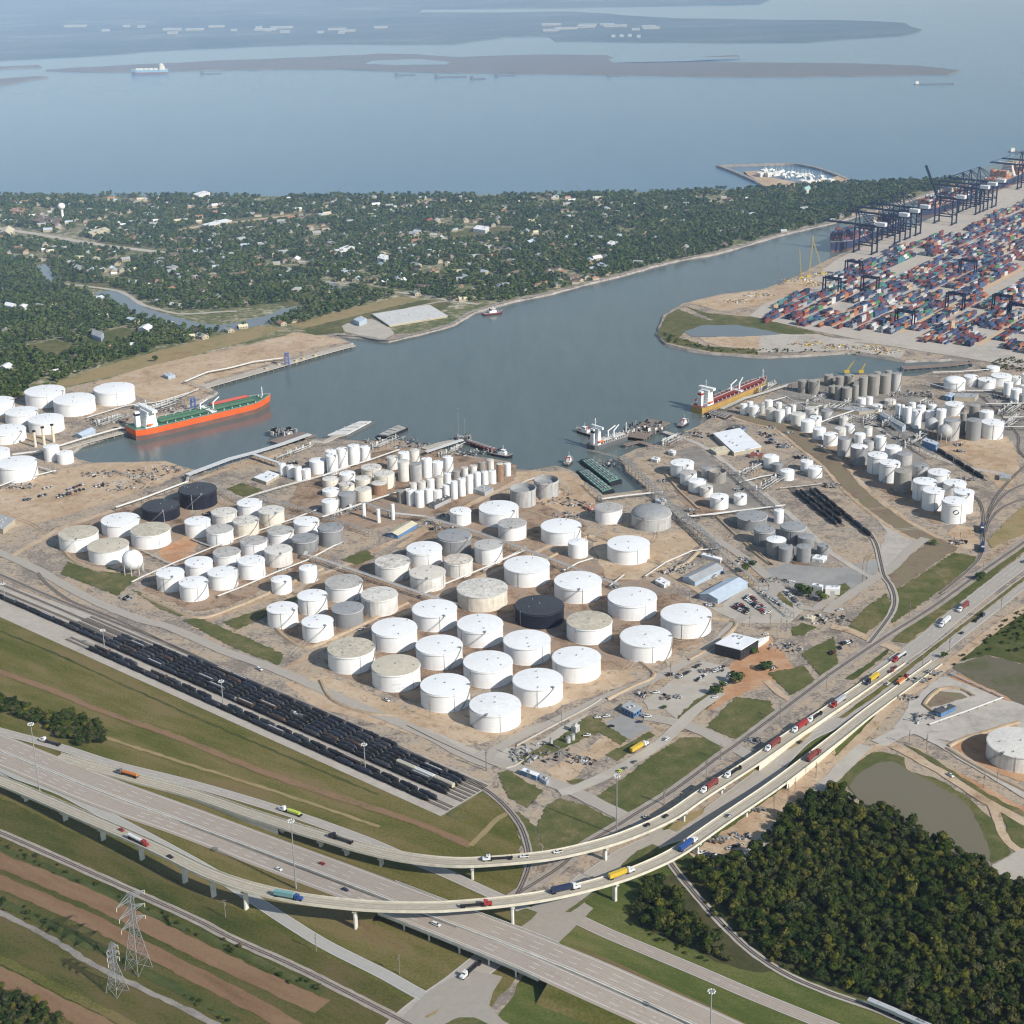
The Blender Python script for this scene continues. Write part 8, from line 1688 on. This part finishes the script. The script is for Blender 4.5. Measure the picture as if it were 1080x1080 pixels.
for c_, (x, y, r, hf, lab) in enumerate(((164, 381.5, 4, 1.2, 'lone small tree on the olive levee'), (853, 629, 6.5, .9, 'dark round tree left of the tall white shed'), (866, 634, 6, .8, 'dark tree between the two white sheds'), (843, 624, 5, .9, 'leftmost dark tree by the white sheds'), (787, 603, 5, .8, 'green shrub under the office pipe rack'), (793, 598, 4, .8, 'second shrub under the office pipe rack'), (755, 733, 5.5, .8, 'shrubby tree by the site car park'), (776, 720, 6, .9, 'shrubby tree right of the site car park'), (1034, 612, 5, .8, 'round shrub between railway and boulevard'), (995, 694, 3.5, .8, 'shrub beside the lower boulevard lanes'), (808, 706, 6, .7, 'olive shrub on the cleared soil'), (795, 690, 4, .8, 'small shrub on the cleared soil'), (700, 748, 2.5, .6, 'clipped shrub island at the street bend'), (762, 725, 3.5, .8, 'small dark tree beside the white trailer'), (985, 575, 4, .7, 'dark shrub by the ditch corner'))):
    lone(x, y, r, hf, lab)
mass('brush', [(p.x, p.y, rnd.uniform(1.0, 2.3), rnd.uniform(.45, .9), rnd.uniform(.1, .6)) for poly, sp, seed in
     ((([(-20, 938), (0, 945), (40, 962), (90, 990), (140, 1014), (200, 1046), (250, 1076), (240, 1080), (180, 1044), (120, 1014), (60, 984), (0, 958)]), 4.6, 8), ([(-20, 880), (60, 912), (130, 944), (200, 975), (290, 1017), (340, 1044), (330, 1050), (200, 985), (130, 955), (60, 924), (-20, 890)], 5.5, 9), ([(1004, 704), (1022, 686), (1080, 640), (1150, 590), (1150, 690), (1082, 688), (1040, 688)], 5.2, 10),
      ([(700, 352), (704, 362), (752, 371), (800, 374), (880, 371), (935, 376), (935, 373), (850, 369), (760, 368)], 6, 11), ([(1038, 384), (1060, 378), (1110, 380), (1110, 394), (1064, 392)], 5, 12), ([(664, 968), (690, 985), (735, 1006), (800, 1030), (805, 1034), (735, 1012), (690, 992), (660, 975)], 4, 13), ([(735, 940), (750, 955), (800, 1000), (860, 1032), (870, 1038), (800, 1012), (755, 972)], 4, 14)) for p in scatter(poly, sp, .5, seed, lambda x, y, p: rnd.random() < .55)], MIDC, M['wood leaves mass'], 'rough brush and shrubs along ditches and banks')
# the wooded town on the far shore
EXC = [[(62, 402), (100, 388), (170, 368), (270, 343), (303, 345), (420, 312), (448, 312), (480, 318), (520, 318), (540, 330), (480, 345), (300, 372), (100, 420), (60, 430)],
       [(-30, 232), (40, 243), (80, 250), (120, 257), (180, 264), (178, 270), (120, 264), (60, 256), (-30, 246)], [(38, 278), (48, 278), (62, 297), (56, 300), (42, 290)], [(62, 297), (104, 300), (130, 305), (150, 317), (170, 324), (192, 328), (250, 325), (318, 318), (322, 324), (290, 340), (230, 350), (190, 345), (140, 330), (104, 310), (62, 302)],
       [(340, 294), (356, 298), (374, 297), (374, 301), (360, 308), (344, 302)], [(470, 246), (500, 239), (546, 239), (536, 248), (490, 253)], [(80, 357), (130, 344), (152, 351), (110, 367)], [(20, 364), (60, 357), (86, 366), (60, 377)], [(186, 242), (250, 231), (320, 224), (322, 229), (250, 238), (190, 246)], [(372, 297), (440, 308), (420, 313), (372, 302)]]
DENSE = [[(0, 270), (40, 275), (80, 305), (140, 335), (210, 350), (190, 362), (100, 385), (0, 412)], [(296, 336), (312, 322), (350, 308), (420, 300), (424, 311), (330, 336), (300, 342)], [(640, 265), (720, 225), (860, 200), (985, 190), (1010, 190), (950, 208), (820, 243), (690, 275), (640, 285)], [(180, 310), (240, 296), (270, 300), (262, 322), (200, 324)]]
def town_ok(x, y, p):
    if any(inside(x, y, e) for e in EXC): return False
    if any(inside(x, y, e) for e in DENSE): return rnd.random() < .92
    return mnoise.noise(Vector((p.x / 70, p.y / 90, 5))) + .6 * mnoise.noise(Vector((p.x / 25, p.y / 30, 1))) > -.32 and rnd.random() < .9
tp = scatter(TOWN, 7.0, .5, 31, lambda x, y, p: -8 < x < 1030 and town_ok(x, y, p))
mass('town_trees', [(p.x, p.y, rnd.uniform(2.1, 4.6), rnd.uniform(.8, 1.2), min(1, max(0, .45 + .5 * mnoise.noise(Vector((p.x / 60, p.y / 60, 8))) + rnd.uniform(-.25, .25)))) for p in tp], MIDC if len(tp) < 4000 else FARC, M['town leaves'], 'wooded mass of the town on the far shore')
print('town trees', len(tp), 'wood', len(wp), 'bush', len(bush))
# houses among the trees
HR = [('roof white', 'white', .07), ('roof grey', 'grey', .30), ('roof brown', 'brown', .27), ('roof rust', 'rust coloured', .13), ('roof sky', 'pale blue', .12), ('roof cream', 'cream', .08)]
HP = {}
def house_mesh(rk):
    o = thing('house', '', 'house', (0, 0, 0)); w, d, h, r = 5.5, 8, 3.4, 2.4
    mb = MB(); mb.prism([(-w, -d), (w, -d), (w, d), (-w, d)], -.1, h); mb.faces([(-w, -d, h), (w, -d, h), (0, -d, h + r)], [(0, 1, 2)]); mb.faces([(-w, d, h), (w, d, h), (0, d, h + r)], [(2, 1, 0)]); mb.build('wall', M['wall tan'], o)
    mb = MB(); e = .6; mb.face([(-w - e, -d - e, h - .3), (0, -d - e, h + r), (0, d + e, h + r), (-w - e, d + e, h - .3)]); mb.face([(w + e, -d - e, h - .3), (w + e, d + e, h - .3), (0, d + e, h + r), (0, -d - e, h + r)]); mb.build('roof', M[rk], o)
    mb = MB(); [mb.box((x, s * (d + .03), 1.8), (1.4, .08, 1.3)) for x in (-2.8, 2.8) for s in (-1, 1)]; [mb.box((s * (w + .03), y, 1.8), (.08, 1.6, 1.3)) for y in (-4.5, 0, 4.5) for s in (-1, 1)]; mb.build('window_row', M['glass'], o); CHILD[o.name] = list(o.children); return o
hp = scatter(TOWN, 36, .5, 77, lambda x, y, p: 0 < x < 990 and y > 209 and not any(inside(x, y, e) for e in EXC) and (rnd.random() < (.16 if any(inside(x, y, e) for e in DENSE) else .75)))
hp.sort(key=lambda p: p.y); rest = hp[296:] + scatter(TOWN, 40, .5, 78, lambda x, y, p: rnd.random() < .6 and 0 < x < 990 and y > 207 and not any(inside(x, y, e) for e in EXC + DENSE)); hp = hp[:296]
vs, fs, ms = [], [], []
for p in rest:
    a = rnd.choice((.2, 1.77)) + rnd.uniform(-.15, .15); k = rnd.uniform(.55, 1.0); w_, d_, h_, r_ = 4.6 * k, 7.5 * k, 4.2 * k, 7.0 * k; b = len(vs)
    for z, x, y in ((0, -w_, -d_), (0, w_, -d_), (0, w_, d_), (0, -w_, d_), (h_, -w_, -d_), (h_, w_, -d_), (h_, w_, d_), (h_, -w_, d_), (r_, 0, -d_), (r_, 0, d_)): vs.append((p.x + x * math.cos(a) - y * math.sin(a), p.y + x * math.sin(a) + y * math.cos(a), z))
    fs += [(b, b + 1, b + 5, b + 4), (b + 1, b + 2, b + 6, b + 5), (b + 2, b + 3, b + 7, b + 6), (b + 3, b, b + 4, b + 7), (b + 4, b + 5, b + 8), (b + 6, b + 7, b + 9), (b + 4, b + 8, b + 9, b + 7), (b + 5, b + 6, b + 9, b + 8)]; m_ = rnd.choices(range(6), [h[2] for h in HR])[0]; ms += [6] * 6 + [m_] * 2
me = bpy.data.meshes.new('town_houses'); me.from_pydata(vs, [], fs); [me.materials.append(M[h[0]]) for h in HR]; me.materials.append(M['wall tan']); me.polygons.foreach_set('material_index', ms); o = bpy.data.objects.new('town_houses', me); COL.objects.link(o); o['kind'] = 'stuff'; o['label'] = 'farther small houses scattered through the wooded town'
print('houses', len(hp), len(rest))
from collections import Counter
for p in hp:
    x, y = pix(p); rk, word, _ = rnd.choices(HR, [h[2] for h in HR])[0]; sc_ = rnd.uniform(.5, .95); zone = ('near the bay' if y < 228 else 'in mid town' if y < 265 else 'by the creek' if x < 330 else 'near the channel')
    if rk not in HP: o = HP[rk] = house_mesh(rk); o.location = p; o.rotation_euler.z = rnd.uniform(0, 3.14); o.scale = (sc_, sc_, 1.3 * sc_); THINGS[-1] = (o, False, None); o['label'] = f'{word} roofed house among trees {zone}'; o['group'] = 'houses of the wooded town'
    else: dup(HP[rk], p, rnd.uniform(0, 3.14), f'{word} roofed house among trees {zone}', 'houses of the wooded town', (sc_, sc_, 1.3 * sc_))
for A, B, C, h, w, r, lab in (((204, 210), (210, 212), (222, 208.5), 9, 'wall white', 'roof white', 'big white hall by the bay shore left of centre'), ((93, 250), (98, 252.5), (116, 247), 8, 'wall tan', 'roof cream', 'cream commercial block beside the town highway'), ((10, 226), (24, 228), (30, 224), 6, 'brick', 'roof rust', 'brown low school block left of the water tower'), ((30, 236), (58, 240), (66, 234), 6, 'brick', 'roof brown', 'long brown low block below the water tower'), ((0, 250), (12, 252), (16, 246), 7, 'wall tan', 'roof cream', 'cream warehouse at the left edge by the town highway'),
                              ((146, 351), (156, 353), (162, 349), 6, 'wall white', 'roof white', 'large white house in the left woods'), ((97, 357), (107, 361), (110, 356), 6, 'wall pale blue', 'roof grey', 'blue grey house in the left woods'), ((5, 326), (14, 328), (18, 325), 6, 'wall white', 'roof white', 'white house at the far left, left of a pair'), ((20, 326.5), (26, 328), (30, 325), 5, 'wall white', 'roof white', 'white house at the far left, right of a pair'), ((0, 391), (8, 393), (14, 389), 5, 'wall white', 'roof white', 'white house at the left edge above the tank field'),
                              ((352, 268), (360, 270), (375, 264.5), 6, 'wall white', 'roof white', 'long pale hall in the middle of the town'), ((398, 278), (406, 280), (410, 276), 9, 'wall white', 'roof white', 'tall white building in the middle of the town'), ((499, 245), (512, 247), (516, 243.5), 6, 'wall white', 'roof white', 'white flat hall beside the open green'), ((640, 262), (645, 263.5), (649, 260.5), 8, 'wall white', 'roof white', 'white round roofed hall near the channel'), ((628, 284), (637, 286), (642, 283), 6, 'wall white', 'roof sky', 'pale blue roofed hall close to the channel shore'), ((175, 286), (182, 288), (188, 285), 6, 'wall tan', 'roof grey', 'grey hall in the western trees'), ((78, 286), (84, 288), (90, 285.5), 6, 'wall tan', 'roof grey', 'large grey house by the upper creek'), ((846, 204), (850, 206), (855, 203.5), 9, 'wall white', 'roof teal', 'pale teal domed house near the marina'), ((448, 236), (452, 237.5), (457, 235.5), 6, 'brick', 'roof red', 'orange brick house above the open green') , ((213, 240), (220, 242), (245, 236), 5, 'wall tan', 'roof white', 'row of pale sheds on the sandy street')):
    building(A, B, C, h, w, r, lab, 'gable' if 'house' in lab else 'flat')

# ------------------------------------------------------------------ labels: single out every look-alike
LM = {'w': 1}
def finish_labels():
    for o, share, zone in THINGS:
        if zone and not o.get('label'):
            z, word, size = zone; o['label'] = f'{size} {word} tank {z}'; o['group'] = f'storage tanks {z}'
    by = {}
    for o, share, zone in THINGS:
        if share: continue
        by.setdefault(o['label'], []).append(o)
    for lab, obs in by.items():
        if len(obs) < 2: continue
        obs.sort(key=lambda o: pix(o.location)[0])
        for i, o in enumerate(obs): o['label'] = f"{lab}, {ordn(i) if i else 'first'} from the left"
finish_labels()


# ------------------------------------------------------------------ haze, light, camera
w = bpy.data.worlds.new('World'); S.world = w; w.use_nodes = True; nt = w.node_tree
SUN_EL, SUN_AZ = rad(33), rad(129)     # sun behind the right shoulder: shadows fall to the left and away
sky = nt.nodes.new('ShaderNodeTexSky'); sky.sky_type = 'NISHITA'; sky.sun_disc = False; sky.sun_elevation = SUN_EL; sky.sun_rotation = SUN_AZ; sky.air_density = 1.2; sky.dust_density = .4; sky.ozone_density = 1.3
bgn = nt.nodes['Background']; nt.links.new(sky.outputs[0], bgn.inputs[0]); bgn.inputs[1].default_value = .115
ld = bpy.data.lights.new('sun', 'SUN'); ld.energy = 5.0; ld.angle = rad(.55); ld.color = (1.0, .96, .90); lo = bpy.data.objects.new('sun', ld); COL.objects.link(lo)
sd_ = Vector((math.sin(SUN_AZ) * math.cos(SUN_EL), math.cos(SUN_AZ) * math.cos(SUN_EL), math.sin(SUN_EL))); lo.rotation_euler = sd_.to_track_quat('Z', 'Y').to_euler()
def haze(y0, y1, top, dens, c):
    hm = bpy.data.materials.new('haze air'); hm.use_nodes = True; nt = hm.node_tree; nt.nodes.clear(); out = nt.nodes.new('ShaderNodeOutputMaterial'); v = nt.nodes.new('ShaderNodeVolumeScatter')
    v.inputs['Color'].default_value = (*c, 1); v.inputs['Density'].default_value = dens; v.inputs['Anisotropy'].default_value = -.3; nt.links.new(v.outputs[0], out.inputs['Volume'])
    mb = MB(); mb.box((0, (y0 + y1) / 2, top / 2 - 10), (90000, y1 - y0, top + 20)); struct(mb.build('haze', hm))
haze(-6000, 1900, 900, HAZE, (.5, .7, 1.0)); haze(1902, 3200, 320, HAZE * 7, (.42, .62, 1.0)); haze(3202, 52000, 320, HAZE * 17, (.33, .54, 1.0))     # thin air over the land, thicker sea haze over the bay
cd = bpy.data.cameras.new('camera'); co = bpy.data.objects.new('camera', cd); COL.objects.link(co); S.camera = co
cd.sensor_width = 36; cd.sensor_fit = 'HORIZONTAL'; cd.lens = F / 1080 * 36; cd.clip_start = 1; cd.clip_end = 90000
from mathutils import Matrix
Z = -FW; co.matrix_world = Matrix(((RT.x, UP.x, Z.x, 0), (RT.y, UP.y, Z.y, 0), (RT.z, UP.z, Z.z, CAMH), (0, 0, 0, 1)))
S.render.engine = 'CYCLES'; S.view_settings.view_transform = 'Standard'; S.view_settings.look = 'None'; S.view_settings.exposure = 0; S.view_settings.gamma = 1
S.cycles.filter_width = 1.2; S.cycles.max_bounces = 5; S.cycles.diffuse_bounces = 2; S.cycles.glossy_bounces = 2; S.cycles.volume_bounces = 0; S.cycles.transparent_max_bounces = 4; S.cycles.use_denoising = True
try: S.cycles.denoiser = 'OPENIMAGEDENOISE'
except Exception: pass
S.cycles.use_adaptive_sampling = True; S.cycles.adaptive_threshold = .015
S.render.resolution_x = S.render.resolution_y = 1024
print('objects', len(S.objects), 'things', len(THINGS))
